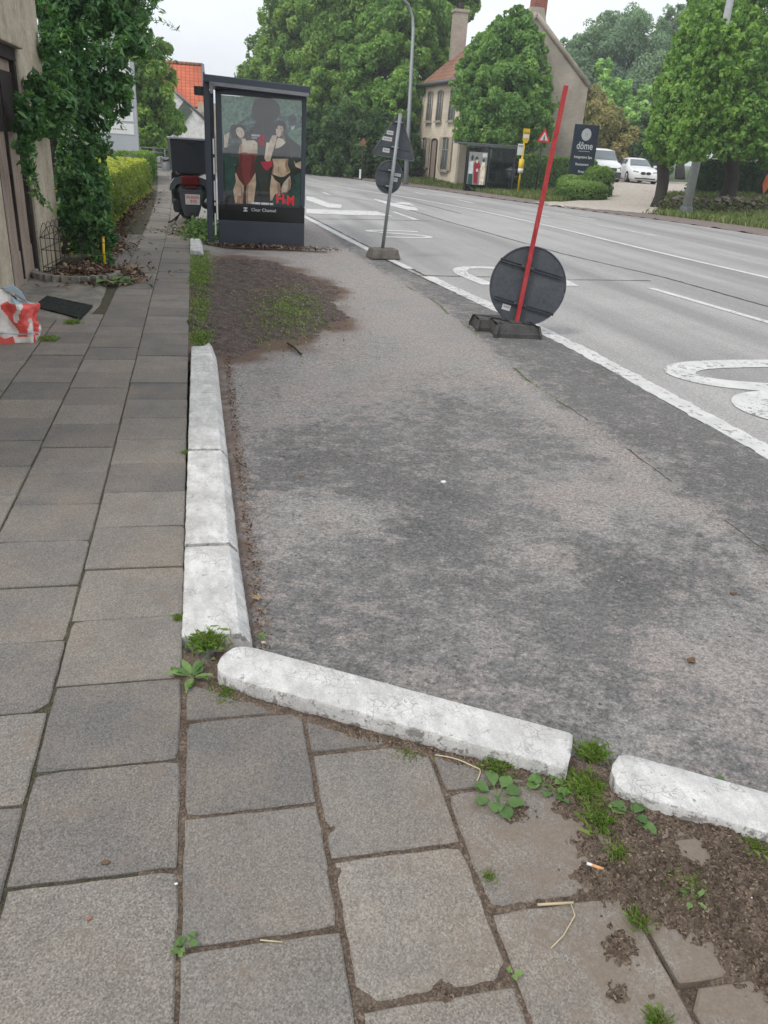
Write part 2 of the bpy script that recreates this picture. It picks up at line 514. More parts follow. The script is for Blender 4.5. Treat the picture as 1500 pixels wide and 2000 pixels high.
G_GRASS = leaf_mat('grass_blades', [(.07, .12, .025), (.13, .22, .045), (.21, .32, .075), (.34, .38, .16)], .35, gain=1.0)
G_WEED = leaf_mat('weed_leaves', [(.05, .10, .035), (.09, .17, .05), (.14, .24, .075), (.20, .30, .10)], .3, gain=1.1)
M_CRUMB = leaf_mat('soil_crumb', [(.035, .025, .02), (.07, .05, .038), (.12, .085, .06), (.26, .20, .15)], .0, .9, .1, 1.0)
M_LITTER = leaf_mat('leaf_litter', [(.05, .033, .026), (.11, .065, .045), (.19, .115, .08), (.36, .27, .18)], .05, .85, .1, 1.0)


# ------------------------------------------------------------------ object helpers
def link(o, parent=None):
    COL.objects.link(o)
    if parent is not None:
        o.parent = parent
    return o


def tag(o, label=None, cat=None, group=None, kind=None):
    if label: o['label'] = label
    if cat: o['category'] = cat
    if group: o['group'] = group
    if kind: o['kind'] = kind
    return o


def thing(name, label, cat, loc=(0, 0, 0), rotz=0.0, group=None):
    o = bpy.data.objects.new(name, None)
    o.empty_display_size = .1
    link(o)
    o.location = loc
    o.rotation_euler = (0, 0, rotz)
    return tag(o, label, cat, group)


def obj(name, bm, mats, parent=None, smooth=False):
    me = bpy.data.meshes.new(name)
    bm.normal_update()
    bm.to_mesh(me)
    bm.free()
    if smooth:
        me.shade_smooth()
    for m in (mats if isinstance(mats, (list, tuple)) else [mats]):
        me.materials.append(m)
    return link(bpy.data.objects.new(name, me), parent)


def npmesh(name, V, F, mats, parent=None, attrs=None, smooth=False):
    """V (n,3), F (m,k) all faces of k corners; attrs {name: (domain, array)}"""
    me = bpy.data.meshes.new(name)
    V = np.ascontiguousarray(V, np.float32); F = np.ascontiguousarray(F, np.int32)
    k = F.shape[1]
    me.vertices.add(len(V)); me.vertices.foreach_set('co', V.ravel())
    me.loops.add(F.size); me.loops.foreach_set('vertex_index', F.ravel())
    me.polygons.add(len(F))
    me.polygons.foreach_set('loop_start', np.arange(0, F.size, k, dtype=np.int32))
    if attrs:
        for n, (dom, arr) in attrs.items():
            a = me.attributes.new(n, 'FLOAT', dom)
            a.data.foreach_set('value', np.ascontiguousarray(arr, np.float32))
    me.update(calc_edges=True)
    if smooth:
        me.shade_smooth()
    for m in (mats if isinstance(mats, (list, tuple)) else [mats]):
        me.materials.append(m)
    return link(bpy.data.objects.new(name, me), parent)


def box(bm, c, s, rot=None, bev=0.0, mi=0, taper=None):
    """c centre, s full size; taper = (sx, sy) scale of the top face"""
    g = bmesh.ops.create_cube(bm, size=1.0)
    vs = g['verts']
    for v in vs:
        if taper and v.co.z > 0:
            v.co.x *= taper[0]; v.co.y *= taper[1]
        v.co = Vector((v.co.x*s[0], v.co.y*s[1], v.co.z*s[2]))
    fs = list({f for v in vs for f in v.link_faces})
    if bev:
        es = list({e for v in vs for e in v.link_edges})
        r = bmesh.ops.bevel(bm, geom=es, offset=bev, segments=2, affect='EDGES', profile=.6)
        fs = list({f for v in r['verts'] for f in v.link_faces} | {f for f in fs if f.is_valid})
        vs = list({v for f in fs for v in f.verts})
    M = Matrix.Translation(Vector(c)) @ (rot.to_4x4() if rot is not None else Matrix())
    for v in vs:
        v.co = M @ v.co
    for f in fs:
        f.material_index = mi
    return vs


def tube(bm, pts, rad, seg=8, mi=0, caps=True):
    pts = [Vector(p) for p in pts]
    n = len(pts)
    if not hasattr(rad, '__len__'):
        rad = [rad]*n
    rings = []
    prev = None
    for i, p in enumerate(pts):
        d = (pts[min(i+1, n-1)]-pts[max(i-1, 0)]).normalized()
        a = prev if prev is not None else (Vector((0, 0, 1)) if abs(d.z) < .9 else Vector((1, 0, 0)))
        x = (a-d*a.dot(d)).normalized()
        y = d.cross(x)
        prev = x
        rings.append([bm.verts.new(p+(x*math.cos(2*math.pi*j/seg)+y*math.sin(2*math.pi*j/seg))*rad[i]) for j in range(seg)])
    for a, b in zip(rings, rings[1:]):
        for j in range(seg):
            f = bm.faces.new((a[j], a[(j+1) % seg], b[(j+1) % seg], b[j]))
            f.material_index = mi
            f.smooth = True
    if caps:
        f = bm.faces.new(rings[0][::-1]); f.material_index = mi
        f = bm.faces.new(rings[-1]); f.material_index = mi
    return rings


def prism(bm, pts, thick, M=None, mi=0):
    """2-D polygon in the local XZ plane, extruded along +Y by thick, placed by matrix M"""
    M = M or Matrix()
    a = [bm.verts.new(M @ Vector((x, 0, z))) for x, z in pts]
    b = [bm.verts.new(M @ Vector((x, thick, z))) for x, z in pts]
    n = len(pts)
    fs = [bm.faces.new(a), bm.faces.new(b[::-1])]
    for i in range(n):
        fs.append(bm.faces.new((a[i], b[i], b[(i+1) % n], a[(i+1) % n])))
    for f in fs:
        f.material_index = mi
    bmesh.ops.recalc_face_normals(bm, faces=fs)
    return fs


def ball(bm, c, r, mi=0, seg=16, rings=10, rot=None):
    g = bmesh.ops.create_uvsphere(bm, u_segments=seg, v_segments=rings, radius=1)
    r = (r, r, r) if not hasattr(r, '__len__') else r
    M = Matrix.Translation(Vector(c)) @ (rot.to_4x4() if rot is not None else Matrix())
    for v in g['verts']:
        v.co = M @ Vector((v.co.x*r[0], v.co.y*r[1], v.co.z*r[2]))
    for f in {f for v in g['verts'] for f in v.link_faces}:
        f.material_index = mi
        f.smooth = True


def ellipse(cx_, cz_, rx, rz, n=20, a=0.0):
    o = []
    for i in range(n):
        t = 2*math.pi*i/n
        x, z = rx*math.cos(t), rz*math.sin(t)
        o.append((cx_+x*math.cos(a)-z*math.sin(a), cz_+x*math.sin(a)+z*math.cos(a)))
    return o


def text_mesh(name, s, size, mat, parent, M, ext=.002, align='CENTER', sx=1.0, space=1.0, bold=0.0):
    cu = bpy.data.curves.new(name, 'FONT')
    cu.body = s
    cu.size = size
    cu.extrude = ext
    cu.offset = bold
    cu.align_x = align
    cu.align_y = 'CENTER'
    cu.space_character = space
    cu.resolution_u = 3
    o = bpy.data.objects.new(name, cu)
    COL.objects.link(o)
    dg = bpy.context.evaluated_depsgraph_get()
    me = bpy.data.meshes.new_from_object(o.evaluated_get(dg))
    bpy.data.objects.remove(o)
    bpy.data.curves.remove(cu)
    me.name = name
    me.transform(M @ Matrix.Diagonal((sx, 1, 1, 1)))
    me.materials.clear()
    me.materials.append(mat)
    return link(bpy.data.objects.new(name, me), parent)


def frame(origin, xaxis, zaxis=(0, 0, 1)):
    """matrix with local X along xaxis, local Z up, local Y = away from a viewer who reads X left to right"""
    x = Vector(xaxis).normalized()
    z = Vector(zaxis)
    z = (z-x*z.dot(x)).normalized()
    y = z.cross(x)
    M = Matrix((x, y, z)).transposed().to_4x4()
    M.translation = Vector(origin)
    return M


TXT = Matrix.Rotation(math.radians(90), 4, 'X')   # text plane XY -> XZ


# foliage ----------------------------------------------------------
def unit(v):
    return v/np.maximum(np.linalg.norm(v, axis=1, keepdims=True), 1e-9)


def leaves(name, P, N, size, mat, parent=None, seed=1, long=1.6, fold=.25, rnd=None, droop=0.0):
    rng = np.random.default_rng(seed)
    n = len(P)
    N = unit(N)
    t = rng.normal(size=(n, 3))
    t[:, 2] -= droop
    t = unit(t-N*np.sum(t*N, 1, keepdims=True))
    b = np.cross(N, t)
    s = (size*rng.uniform(.65, 1.3, n))[:, None]
    L, W = s*long*.5, s*.5
    V = np.empty((n, 4, 3))
    V[:, 0] = P-t*L
    V[:, 1] = P+b*W*.8+N*W*fold-t*L*.1
    V[:, 2] = P+t*L
    V[:, 3] = P-b*W*.8+N*W*fold-t*L*.1
    F = np.arange(n*4).reshape(n, 4)
    if rnd is None:
        rnd = rng.uniform(0, 1, n)
    return npmesh(name, V.reshape(-1, 3), F, mat, parent, {'rnd': ('FACE', np.clip(rnd, 0, 1))})


def crown(blobs, n, rng, sub=26, subr=.34, bias=.8, upn=.35, zmin=None, inner=.55):
    """blobs: (centre, (rx,ry,rz)); leaves gather in smaller clumps over each blob's shell"""
    B = [(np.array(c, float), np.array(r if hasattr(r, '__len__') else (r, r, r), float)) for c, r in blobs]
    w = np.array([np.prod(r)**(2/3) for c, r in B])
    cnt = (n*w/w.sum()).astype(int)
    Ps, Ns, Rs = [], [], []
    for (c, r), k in zip(B, cnt):
        q = unit(rng.normal(size=(sub, 3)))
        rad = rng.uniform(inner, .98, (sub, 1))
        sc = q*rad
        tone = rng.uniform(-.22, .22, sub)
        wt = rng.uniform(.5, 1.5, sub)
        idx = rng.choice(sub, k, p=wt/wt.sum())
        d = unit(rng.normal(size=(k, 3))+bias*q[idx])
        rr = subr*rng.uniform(.55, 1.3, sub)[idx, None]*rng.uniform(.25, 1, (k, 1))**.4
        p = sc[idx]+d*rr
        Ps.append(c+p*r)
        Ns.append(unit(d+.8*rng.normal(size=(k, 3))+np.array([0, 0, upn])))
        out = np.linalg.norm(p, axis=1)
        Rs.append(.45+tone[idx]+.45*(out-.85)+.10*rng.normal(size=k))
    P, N, Rn = np.concatenate(Ps), np.concatenate(Ns), np.concatenate(Rs)
    if zmin is not None:
        m = P[:, 2] > zmin+rng.normal(size=len(P))*.15
        P, N, Rn = P[m], N[m], Rn[m]
    return P, N, Rn


def pxblobs(lst):
    """(px, py, depth, radius in px [, vertical radius in px]) -> world blobs with real depth"""
    out = []
    for b in lst:
        c = at(b[0], b[1], b[2])
        r = b[3]*b[2]/FPX
        rz = (b[4] if len(b) > 4 else b[3])*b[2]/FPX
        out.append((tuple(c), (r, r, rz)))
    return out


def trunk_bm(base, top, r0, r1, limbs, rng, seg=9):
    bm = bmesh.new()
    base, top = Vector(base), Vector(top)
    pts = [base.lerp(top, i/6)+Vector((rng.normal()*.25*r0, rng.normal()*.25*r0, 0))*(0 if i == 0 else 1) for i in range(7)]
    tube(bm, pts, [r0*1.35 if i == 0 else r0+(r1-r0)*i/6 for i in range(7)], seg)
    for e in limbs:
        s = pts[rng.integers(3, 7)]
        e = Vector(e)
        mid = s.lerp(e, .5)+Vector((rng.normal()*.2, rng.normal()*.2, .2))
        tube(bm, [s, mid, e], [r1*.8, r1*.5, r1*.2], 6)
    return bm


def tree(name, label, cat, base, blobs, n, size, mat, r0, r1, seed, group=None, sub=26, subr=.34, top=None, long=1.5, zmin=None, droop=0.0, upn=.35, bark='bark', limbed=True):
    rng = np.random.default_rng(seed)
    t = thing(name, label, cat, tuple(base), 0, group)
    b = Vector(base)
    big = max(blobs, key=lambda q: q[1][2] if hasattr(q[1], '__len__') else q[1])
    top = Vector(top) if top is not None else Vector(big[0])
    limbs = [Vector(c)-b for c, r in blobs] if limbed else []
    obj('trunk', trunk_bm((0, 0, -.1), top-b, r0, r1, limbs, rng), MAT[bark], t)
    P, N, Rn = crown(blobs, n, rng, sub, subr, zmin=zmin, upn=upn)
    leaves('crown', P-np.array(b), N, size, mat, t, seed, long, rnd=Rn, droop=droop)
    return t


def hedge_pts(path, w, h, n, rng, z0f, round_=.25):
    """leaf positions on the skin of a clipped hedge that follows a polyline"""
    path = [Vector((p[0], p[1], 0)) for p in path]
    L = [(b-a).length for a, b in zip(path, path[1:])]
    tot = sum(L)
    P, N = [], []
    u = rng.uniform(0, tot, n)
    cum = np.concatenate([[0], np.cumsum(L)])
    per = w+2*h
    v = rng.uniform(0, per, n)
    for k in range(n):
        i = min(int(np.searchsorted(cum, u[k])-1), len(L)-1); i = max(i, 0)
        a, b = path[i], path[i+1]
        d = (b-a).normalized()
        c = a+d*(u[k]-cum[i])
        s = Vector((d.y, -d.x, 0))
        e = min(u[k], tot-u[k])
        hh = h*(1-.25*max(0, 1-e/.35)**2)
        if v[k] < h:
            off, z, nn = -w/2, v[k]/h*hh, -s
        elif v[k] < h+w:
            off, z, nn = -w/2+(v[k]-h), hh, Vector((0, 0, 1))
        else:
            off, z, nn = w/2, (v[k]-h-w)/h*hh, s
        if e < .12:
            off *= rng.uniform(0, 1)
            nn = d*(-1 if u[k] < tot/2 else 1)
            z = rng.uniform(0, hh)
        corner = max(0, abs(off)/(w/2)-.6)*max(0, z/hh-.6)
        lump = mnoise.noise(Vector((c.x*1.6, c.y*1.6, z*2+off)))*.09
        p = c+s*(off*(1-corner*.6))+Vector((0, 0, z-corner*round_*.8))+nn*(lump+rng.normal()*.025)
        P.append((p.x, p.y, p.z+float(z0f(p.x, p.y))))
        N.append(tuple(nn+Vector(rng.normal(size=3))*.45+Vector((0, 0, .3))))
    return np.array(P), np.array(N), v


def blades(name, P, h, mat, seed, parent=None, w=.006, lean=.5):
    rng = np.random.default_rng(seed)
    n = len(P)
    a = rng.uniform(0, 2*np.pi, n)
    s = np.stack([np.cos(a), np.sin(a), np.zeros(n)], 1)
    d = np.stack([-np.sin(a), np.cos(a), np.zeros(n)], 1)
    hh = (h*rng.uniform(.4, 1.2, n))[:, None]
    l = rng.uniform(0, lean, n)[:, None]
    ww = w*rng.uniform(.6, 1.4, n)[:, None]
    V = np.empty((n, 4, 3))
    up = np.array([0, 0, 1.0])
    V[:, 0] = P-s*ww
    V[:, 1] = P+s*ww
    V[:, 2] = P+s*ww*.7+up*hh*.6+d*hh*l*.35
    V[:, 3] = P+up*hh*(1-.3*l)+d*hh*l
    return npmesh(name, V.reshape(-1, 3), np.arange(n*4).reshape(n, 4), mat, parent, {'rnd': ('FACE', rng.uniform(0, 1, n))})


def nz(x, y, s, o=0.0):
    return mnoise.noise(Vector((x*s, y*s, o)))


def fbm(x, y, s, o=0.0, k=4):
    v, a = 0.0, 1.0
    for i in range(k):
        v += a*mnoise.noise(Vector((x*s, y*s, o+i*7.3)))
        s *= 2.1
        a *= .5
    return v


def heightfield(name, xs, ys, zf, mats, attrs=None, keep=None):
    nx, ny = len(xs), len(ys)
    X, Y = np.meshgrid(xs, ys)
    X, Y = X.ravel(), Y.ravel()
    Z = np.array([zf(x, y) for x, y in zip(X, Y)])
    V = np.stack([X, Y, Z], 1)
    i = np.arange(nx*ny).reshape(ny, nx)
    F = np.stack([i[:-1, :-1].ravel(), i[:-1, 1:].ravel(), i[1:, 1:].ravel(), i[1:, :-1].ravel()], 1)
    if keep is not None:
        cx_, cy_ = X[F].mean(1), Y[F].mean(1)
        F = F[np.array([keep(a, b) for a, b in zip(cx_, cy_)])]
    A = {}
    for k, fn in (attrs or {}).items():
        A[k] = ('POINT', np.array([fn(x, y) for x, y in zip(X, Y)]))
    return tag(npmesh(name, V, F, mats, None, A, smooth=True), kind='structure')

# ------------------------------------------------------------------ ground, road, path
rng0 = np.random.default_rng(7)


def terrain_sheet():
    xs = np.concatenate([np.linspace(-400, -40, 10), np.linspace(-34, 60, 72), np.linspace(70, 600, 12)])
    ys = np.concatenate([np.linspace(-60, -6, 8), np.linspace(-3, 75, 66), np.linspace(90, 900, 14)])
    return heightfield('ground', xs, ys, lambda x, y: float(T(x, y))-0.13, MAT['grassbase'])


terrain_sheet()

# kerb geometry shared by several builders
KB = [ray(440, 1262, .045), ray(800, 1350, .045), ray(1125, 1460, .045)]
KF = [ray(405, 1335, 0), ray(700, 1430, 0), ray(1104, 1528, 0)]
KB3 = [ray(1205, 1490, .04), ray(1500, 1560, .04)]
KF3 = [ray(1185, 1560, 0), ray(1500, 1653, 0)]
kx = [-.6, KF[0].x, KF[1].x, KF[2].x, KF3[1].x, 3.9]
ky = [2.6, KF[0].y, KF[1].y, KF[2].y, KF3[1].y, KF3[1].y-(3.9-KF3[1].x)*.42]


def kfront(x):
    return float(np.interp(x, kx, ky))


def shift(y):
    return -.008*(y-1.1)-.0012*max(0.0, y-13)**2


def slab_poly(x0, x1, y0, y1, rng, near):
    k = 9 if near else 1
    P = []
    cs = [(x0, y0), (x1, y0), (x1, y1), (x0, y1)]
    amp = .0015 if near else .0
    for a, b in zip(cs, cs[1:]+cs[:1]):
        for i in range(k):
            t = i/k
            x, y = a[0]+(b[0]-a[0])*t, a[1]+(b[1]-a[1])*t
            if i == 0 and near:
                cxx, cyy = (x0+x1)/2, (y0+y1)/2
                c = rng.choice([.002, .005, .012, .03], p=[.5, .3, .14, .06])
                x += (c if x < cxx else -c)*.6
                y += (c if y < cyy else -c)*.6
            if near:
                x += nz(x, y, 35, 3)*amp*2+rng.normal()*amp*.4
                y += nz(x, y, 35, 9)*amp*2+rng.normal()*amp*.4
            P.append((x, y))
    return P


def clip_poly(P, nx, ny, c):
    out = []
    for a, b in zip(P, P[1:]+P[:1]):
        da, db = a[0]*nx+a[1]*ny-c, b[0]*nx+b[1]*ny-c
        if da <= 0: out.append(a)
        if da*db < 0:
            t = da/(da-db)
            out.append((a[0]+(b[0]-a[0])*t, a[1]+(b[1]-a[1])*t))
    return out


def build_path():
    bm = bmesh.new()
    tone = bm.faces.layers.float.new('tone')
    wear = bm.faces.layers.float.new('wear')
    rng = np.random.default_rng(12)
    cols = [(-.488, -.106, 1.03, 46, -2), (-.868, -.495, 1.29, 46, -3), (-1.25, -.877, 1.03, 46, -2), (-1.63, -1.26, 1.22, 46, -2), (-2.0, -1.64, 1.4, 11, -2),
            (-.095, .246, 1.185, 2.6, -2), (.262, .592, 1.0, 2.6, -2), (.606, .94, .80, 2.2, -2), (.955, 1.29, .93, 2.0, -2), (1.3, 1.64, .75, 2, -2)]
    d = Vector((KF[2].x-KF[0].x, KF[2].y-KF[0].y)).normalized()
    nrm = (-d.y, d.x)
    cc = KF[0].x*nrm[0]+KF[0].y*nrm[1]-.028
    for ci, (x0, x1, yo, ymax, k0) in enumerate(cols):
        k = k0
        while True:
            y0 = yo+.375*k
            k += 1
            if y0 > ymax: break
            y1 = y0+.375-.0055-rng.uniform(0, .004)*(1 if y0 < 3 else .3)
            if ci >= 2 and ci < 5 and 7.5 < y0 < 9.9 and x0 < -1.0: continue
            if 3 <= ci < 5 and y0 > 9: continue
            if ci == 2 and y0 > 14: continue
            near = y0 < 3.2
            sh = shift((y0+y1)/2)
            g = .004 if y0 < 2 else .0015
            if ci < 5:
                sh0, sh1 = sh, sh
                P = slab_poly(x0+sh+g*rng.random(), x1+sh-g*rng.random(), y0+g*rng.random(), y1, rng, near)
            else:
                P = slab_poly(x0+.006*rng.normal()*.3, x1, y0+.01*rng.random(), y1-.004*rng.random(), rng, near)
                P = clip_poly(P, nrm[0], nrm[1], cc+.012*nz(k, ci, 3.1))
            if len(P) < 3: continue
            A = abs(sum(a[0]*b[1]-b[0]*a[1] for a, b in zip(P, P[1:]+P[:1])))/2
            if A < .006: continue
            cx_, cy_ = sum(p[0] for p in P)/len(P), sum(p[1] for p in P)/len(P)
            dz = rng.normal()*.0016
            tx, ty = rng.normal()*.006, rng.normal()*.006
            def z(x, y): return dz+tx*(x-cx_)+ty*(y-cy_)
            S = (max(p[0] for p in P)-min(p[0] for p in P))/2
            ins = .0045/max(S, .05)
            r0 = [bm.verts.new((x, y, -.035)) for x, y in P]
            r1 = [bm.verts.new((x, y, z(x, y)-.004)) for x, y in P]
            r2 = [bm.verts.new((x+(cx_-x)*ins, y+(cy_-y)*ins, z(x, y))) for x, y in P]
            n = len(P)
            fs = []
            for a, b in ((r0, r1), (r1, r2)):
                for j in range(n):
                    fs.append(bm.faces.new((a[j], a[(j+1) % n], b[(j+1) % n], b[j])))
            fs.append(bm.faces.new(r2))
            tv = rng.uniform(.1, .9)
            wv = float(np.clip(1.25-.42*y0+rng.uniform(-.25, .25), .15, 1.0)) if ci < 5 else float(np.clip(1.2-.6*y0+rng.uniform(-.3, .2), .15, 1))
            if y0 < 1.2: tv = min(1, tv*.5+.55)
            for f in fs:
                f[tone] = tv
                f[wear] = wv
    o = obj('path', bm, MAT['slab'])
    tag(o, kind='structure')


build_path()

# soil between and over the slabs: it stands a little below them and swells over them in the corner by the kerbs
SB = [(1190, 1590, .07, .022), (1260, 1640, .07, .024), (1340, 1740, .09, .030), (1180, 1720, .05, .022), (1240, 1700, .06, .024), (1450, 1720, .11, .030),
      (1480, 1830, .09, .022), (1140, 1650, .035, .014), (1410, 1640, .06, .022), (1290, 1800, .05, .012), (1010, 1590, .045, .016), (1120, 1570, .05, .020), (1210, 1850, .045, .013),
      (1200, 1930, .03, .009), (1440, 1950, .04, .010), (870, 1935, .025, .009), (640, 1620, .022, .012), (650, 1700, .02, .010), (1240, 1760, .03, .014), (1500, 1900, .06, .018)]
SBW = [(ray(a, b, 0), r, h) for a, b, r, h in SB]
HOLE = [(ray(1357, 1660, 0), .045), (ray(1075, 1860, 0), .075), (ray(1040, 1640, 0), .06), (ray(1290, 1830, 0), .045), (ray(1330, 1890, 0), .06), (ray(1400, 1960, 0), .07)]


def zsoil(x, y):
    z = -.0068+.0035*fbm(x, y, 22, 1, 3)
    if x > -.15:
        for p, r, h in SBW:
            d2 = ((x-p.x)**2+(y-p.y)**2)/(r*r)
            if d2 < 5: z += h*.8*math.exp(-d2)*(1+.8*fbm(x, y, 17, 5, 3)+1.1*fbm(x, y, 70, 8, 3))
        kd = kfront(x)-y
        if 0 < kd < .2: z += .014*math.exp(-(kd/.035)**2)*(1+.8*nz(x, y, 25, 2))
        for p, r in HOLE:
            d2 = ((x-p.x)**2+(y-p.y)**2)/(r*r)
            if d2 < 4: z -= .02*math.exp(-d2*1.3)
        z += .004*fbm(x, y, 60, 3, 3)*ss(.5, .9, x)
    else:
        z += .004*nz(x, y, 9, 4)
    return min(z, .022+.002*fbm(x, y, 80, 2, 2))


heightfield('soil', np.arange(-.2, 1.9, .0075), np.arange(.75, 2.45, .0075), zsoil, MAT['soil'], keep=lambda x, y: y < kfront(x)+.14)
heightfield('joint_soil', np.concatenate([np.arange(-2.05, -.19, .05), [-.2]]), np.arange(.2, 42, .15), lambda x, y: -.007+.0025*nz(x, y, 6), MAT['joint'],
            keep=lambda x, y: x < -.05)
heightfield('concrete_apron', np.arange(-2.1, -.93, .04), np.arange(7.2, 10.6, .05), lambda x, y: .012+.004*nz(x, y, 3)-.03*float(ss(-1.12, -.97, x+.06*nz(x, y, 2, 5)))-.03*float(ss(7.7, 7.45, y+.2*nz(x, y, 2, 8))), MAT['apron'])

# forecourt asphalt
PBL = [(ray(a, b, -.05), r, h) for a, b, r, h in ((480, 525, 1.0, 1.1), (540, 545, .8, .9), (590, 600, .75, .8), (470, 600, .8, 1.0), (440, 660, .55, .9), (640, 560, .45, .6), (400, 560, .7, .9), (395, 640, .35, .8), (640, 610, .4, .5), (560, 640, .5, .6))]
SM = [ray(a, b, -.07) for a, b in ((700, 500), (850, 590), (940, 660), (1000, 720), (1200, 860), (1500, 1080))]
smy = [p.y for p in SM][::-1]
smx = [p.x for p in SM][::-1]
DUST = [(ray(a, b, -.07), r, h) for a, b, r, h in ((760, 620, .8, .5), (640, 740, .5, .35), (1150, 960, .28, .75), (1180, 1010, .2, .6), (560, 1010, .3, .3), (700, 1010, .16, .7), (1080, 1090, .16, .6), (1300, 1290, .15, .6), (1440, 1330, .14, .6), (1420, 1240, .2, .4), (540, 790, .35, .45), (900, 700, .5, .4), (1300, 900, .2, .4), (640, 540, 1.2, .5), (500, 490, .5, .5), (1280, 1460, .12, .5), (1480, 1440, .1, .5))]
DARKB = [(ray(a, b, -.07), r, h) for a, b, r, h in ((560, 920, .30, .5), (850, 960, .35, .6), (1200, 1120, .28, .7), (1380, 1060, .25, .5), (800, 1060, .3, .35), (1100, 1200, .2, .35), (620, 1180, .2, .3), (900, 830, .5, .35), (620, 860, .3, .35))]


def blobsum(B, x, y, o):
    v = 0.0
    for p, r, h in B:
        d2 = ((x-p.x)**2+((y-p.y)*.8)**2)/(r*r)
        if d2 < 5: v += h*math.exp(-d2)
    return v*(1+.9*fbm(x, y, 3.2, o, 4)) if v > .01 else 0.0


def f_dark(x, y):
    s = float(np.interp(y, smy, smx))
    e = x-s+.06*fbm(x, y, 3, 11, 4)
    v = .42*float(ss(-.05, .12, e+.10*fbm(x, y, 1.3, 15, 4))) if y < 13 else .3*float(ss(-.02, .06, e))
    return max(0, min(.85, v*(1+.35*fbm(x, y, 2, 4, 3))+blobsum(DARKB, x, y, 3)))


def f_dust(x, y):
    s = float(np.interp(y, smy, smx))
    e = x-s
    return max(0, min(1.2, .5*float(ss(3.8, 7.5, y))*float(ss(.0, -.15, e))+blobsum(DUST, x, y, 6)+.55*math.exp(-((e+.16)/.14)**2)*(1+fbm(x, y, 2.5, 9, 3))*(1 if y > 2.4 else .4)))


def kback(x):
    return kfront(x)+.19


def f_patch(x, y):
    v = 0.0
    for p, r, h in PBL:
        d2 = ((x-p.x)/(r*.44))**2+((y-p.y)/(r*1.15))**2
        if d2 < 7: v += h*math.exp(-d2*.6)
    return min(1.0, v)


def f_soilm(x, y):
    v = 0.0
    n = fbm(x, y, 9, 13, 4)
    w = .018+.045*fbm(x, y, 2.6, 13, 3)
    if y < 6.9:
        v = max(v, float(ss(.115+w+.06, .115+w-.02, x+.035*n))*(.7+.8*n))
    d = y-kback(x)
    if y < 3: v = max(v, float(ss(.09, .0, d+.03*n))*(.8+.5*n))
    if 13.0 < y < 14.2 and x < 2: v = max(v, .8*float(ss(.0, .3, .3-abs(y-13.5)+.15*nz(x, y, 3))))
    if 6.1 < y < 14 and x < 2.4: v = max(v, float(ss(.06, .55, f_patch(x, y)*(1+.9*fbm(x, y, 2.4, 3, 5)))))
    return max(0, min(1, v))


def zfore(x, y):
    z = -.068+.006*fbm(x, y, 1.2, 2, 3)-.012*float(ss(6, 12, y))
    if y > 6.2: z = z+(-.012-z)*float(ss(.45, -.2, x))*float(ss(6.2, 7.0, y))
    return z-.30*float(ss(18, 50, y))


heightfield('forecourt', np.arange(-.28, 3.62, .03), np.concatenate([np.arange(.8, 9, .03), np.arange(9, 14, .05), np.arange(14, 40, .25)]), zfore, MAT['asphalt'],
            {'dark': f_dark, 'dust': f_dust, 'soilm': f_soilm}, keep=lambda x, y: x < float(xleft(y))-.0 and y > kfront(x)+.05 and (x > .0 or y > 6.35))

# dark litter patch where the kerb is missing


def zlit(x, y):
    v = f_patch(x, y)
    b = zfore(max(x, -.2), y)
    return b-.030+.052*v*(1+.55*fbm(x, y, 2.6, 21, 5))+.016*fbm(x, y, 11, 5, 4)*(.3+v)+(.0 if x > -.1 else -.02*(-.1-x)*10)


heightfield('litter_soil', np.arange(-.19, 2.0, .022), np.arange(6.2, 13.6, .035), zlit, MAT['soil_dark'])


def road_sheet():
    ys = np.concatenate([np.linspace(-30, 0, 10), np.arange(.6, 60, .6), np.linspace(62, 105, 22)])
    u = np.linspace(0, 1, 30)
    V = []
    for y in ys:
        a, b = float(xleft(y)), float(xfar(y))
        for t in u:
            x = a+(b-a)*t
            V.append((x, y, float(zroad(x, y))+.02*math.sin(math.pi*t)))
    n = len(u)
    i = np.arange(len(ys)*n).reshape(len(ys), n)
    F = np.stack([i[:-1, :-1].ravel(), i[:-1, 1:].ravel(), i[1:, 1:].ravel(), i[1:, :-1].ravel()], 1)
    return tag(npmesh('road', np.array(V), F, MAT['road'], smooth=True), kind='structure')


road_sheet()


def zr(x, y):
    a, b = float(xleft(y)), float(xfar(y))
    t = min(1, max(0, (x-a)/(b-a)))
    return float(zroad(x, y))+.02*math.sin(math.pi*t)


def strip_on_road(bm, pts, w, dz=.005, jitter=0.0, wf=None, step=.35):
    P = []
    for a, b in zip(pts, pts[1:]):
        k = max(1, int(math.hypot(b[0]-a[0], b[1]-a[1])/step))
        P += [(a[0]+(b[0]-a[0])*i/k, a[1]+(b[1]-a[1])*i/k) for i in range(k)]
    P.append(pts[-1][:2])
    prev = None
    for i, p in enumerate(P):
        q0, q1 = P[max(0, i-1)], P[min(len(P)-1, i+1)]
        d = Vector((q1[0]-q0[0], q1[1]-q0[1])).normalized()
        nn = Vector((d.y, -d.x))
        ww = w if wf is None else w*wf(i/len(P))
        j1 = jitter*nz(p[0], p[1], 9, 1)
        j2 = jitter*nz(p[0], p[1], 9, 5)
        a = (p[0]-nn.x*(ww/2+j1), p[1]-nn.y*(ww/2+j1))
        b = (p[0]+nn.x*(ww/2+j2), p[1]+nn.y*(ww/2+j2))
        va, vb = bm.verts.new((*a, zr(*a)+dz)), bm.verts.new((*b, zr(*b)+dz))
        if prev: bm.faces.new((prev[0], prev[1], vb, va))
        prev = (va, vb)


def poly_on_road(bm, px, dz=.005):
    f = bm.faces.new([bm.verts.new((p.x, p.y, zr(p.x, p.y)+dz)) for p in (ground(*q) for q in px)])
    return f


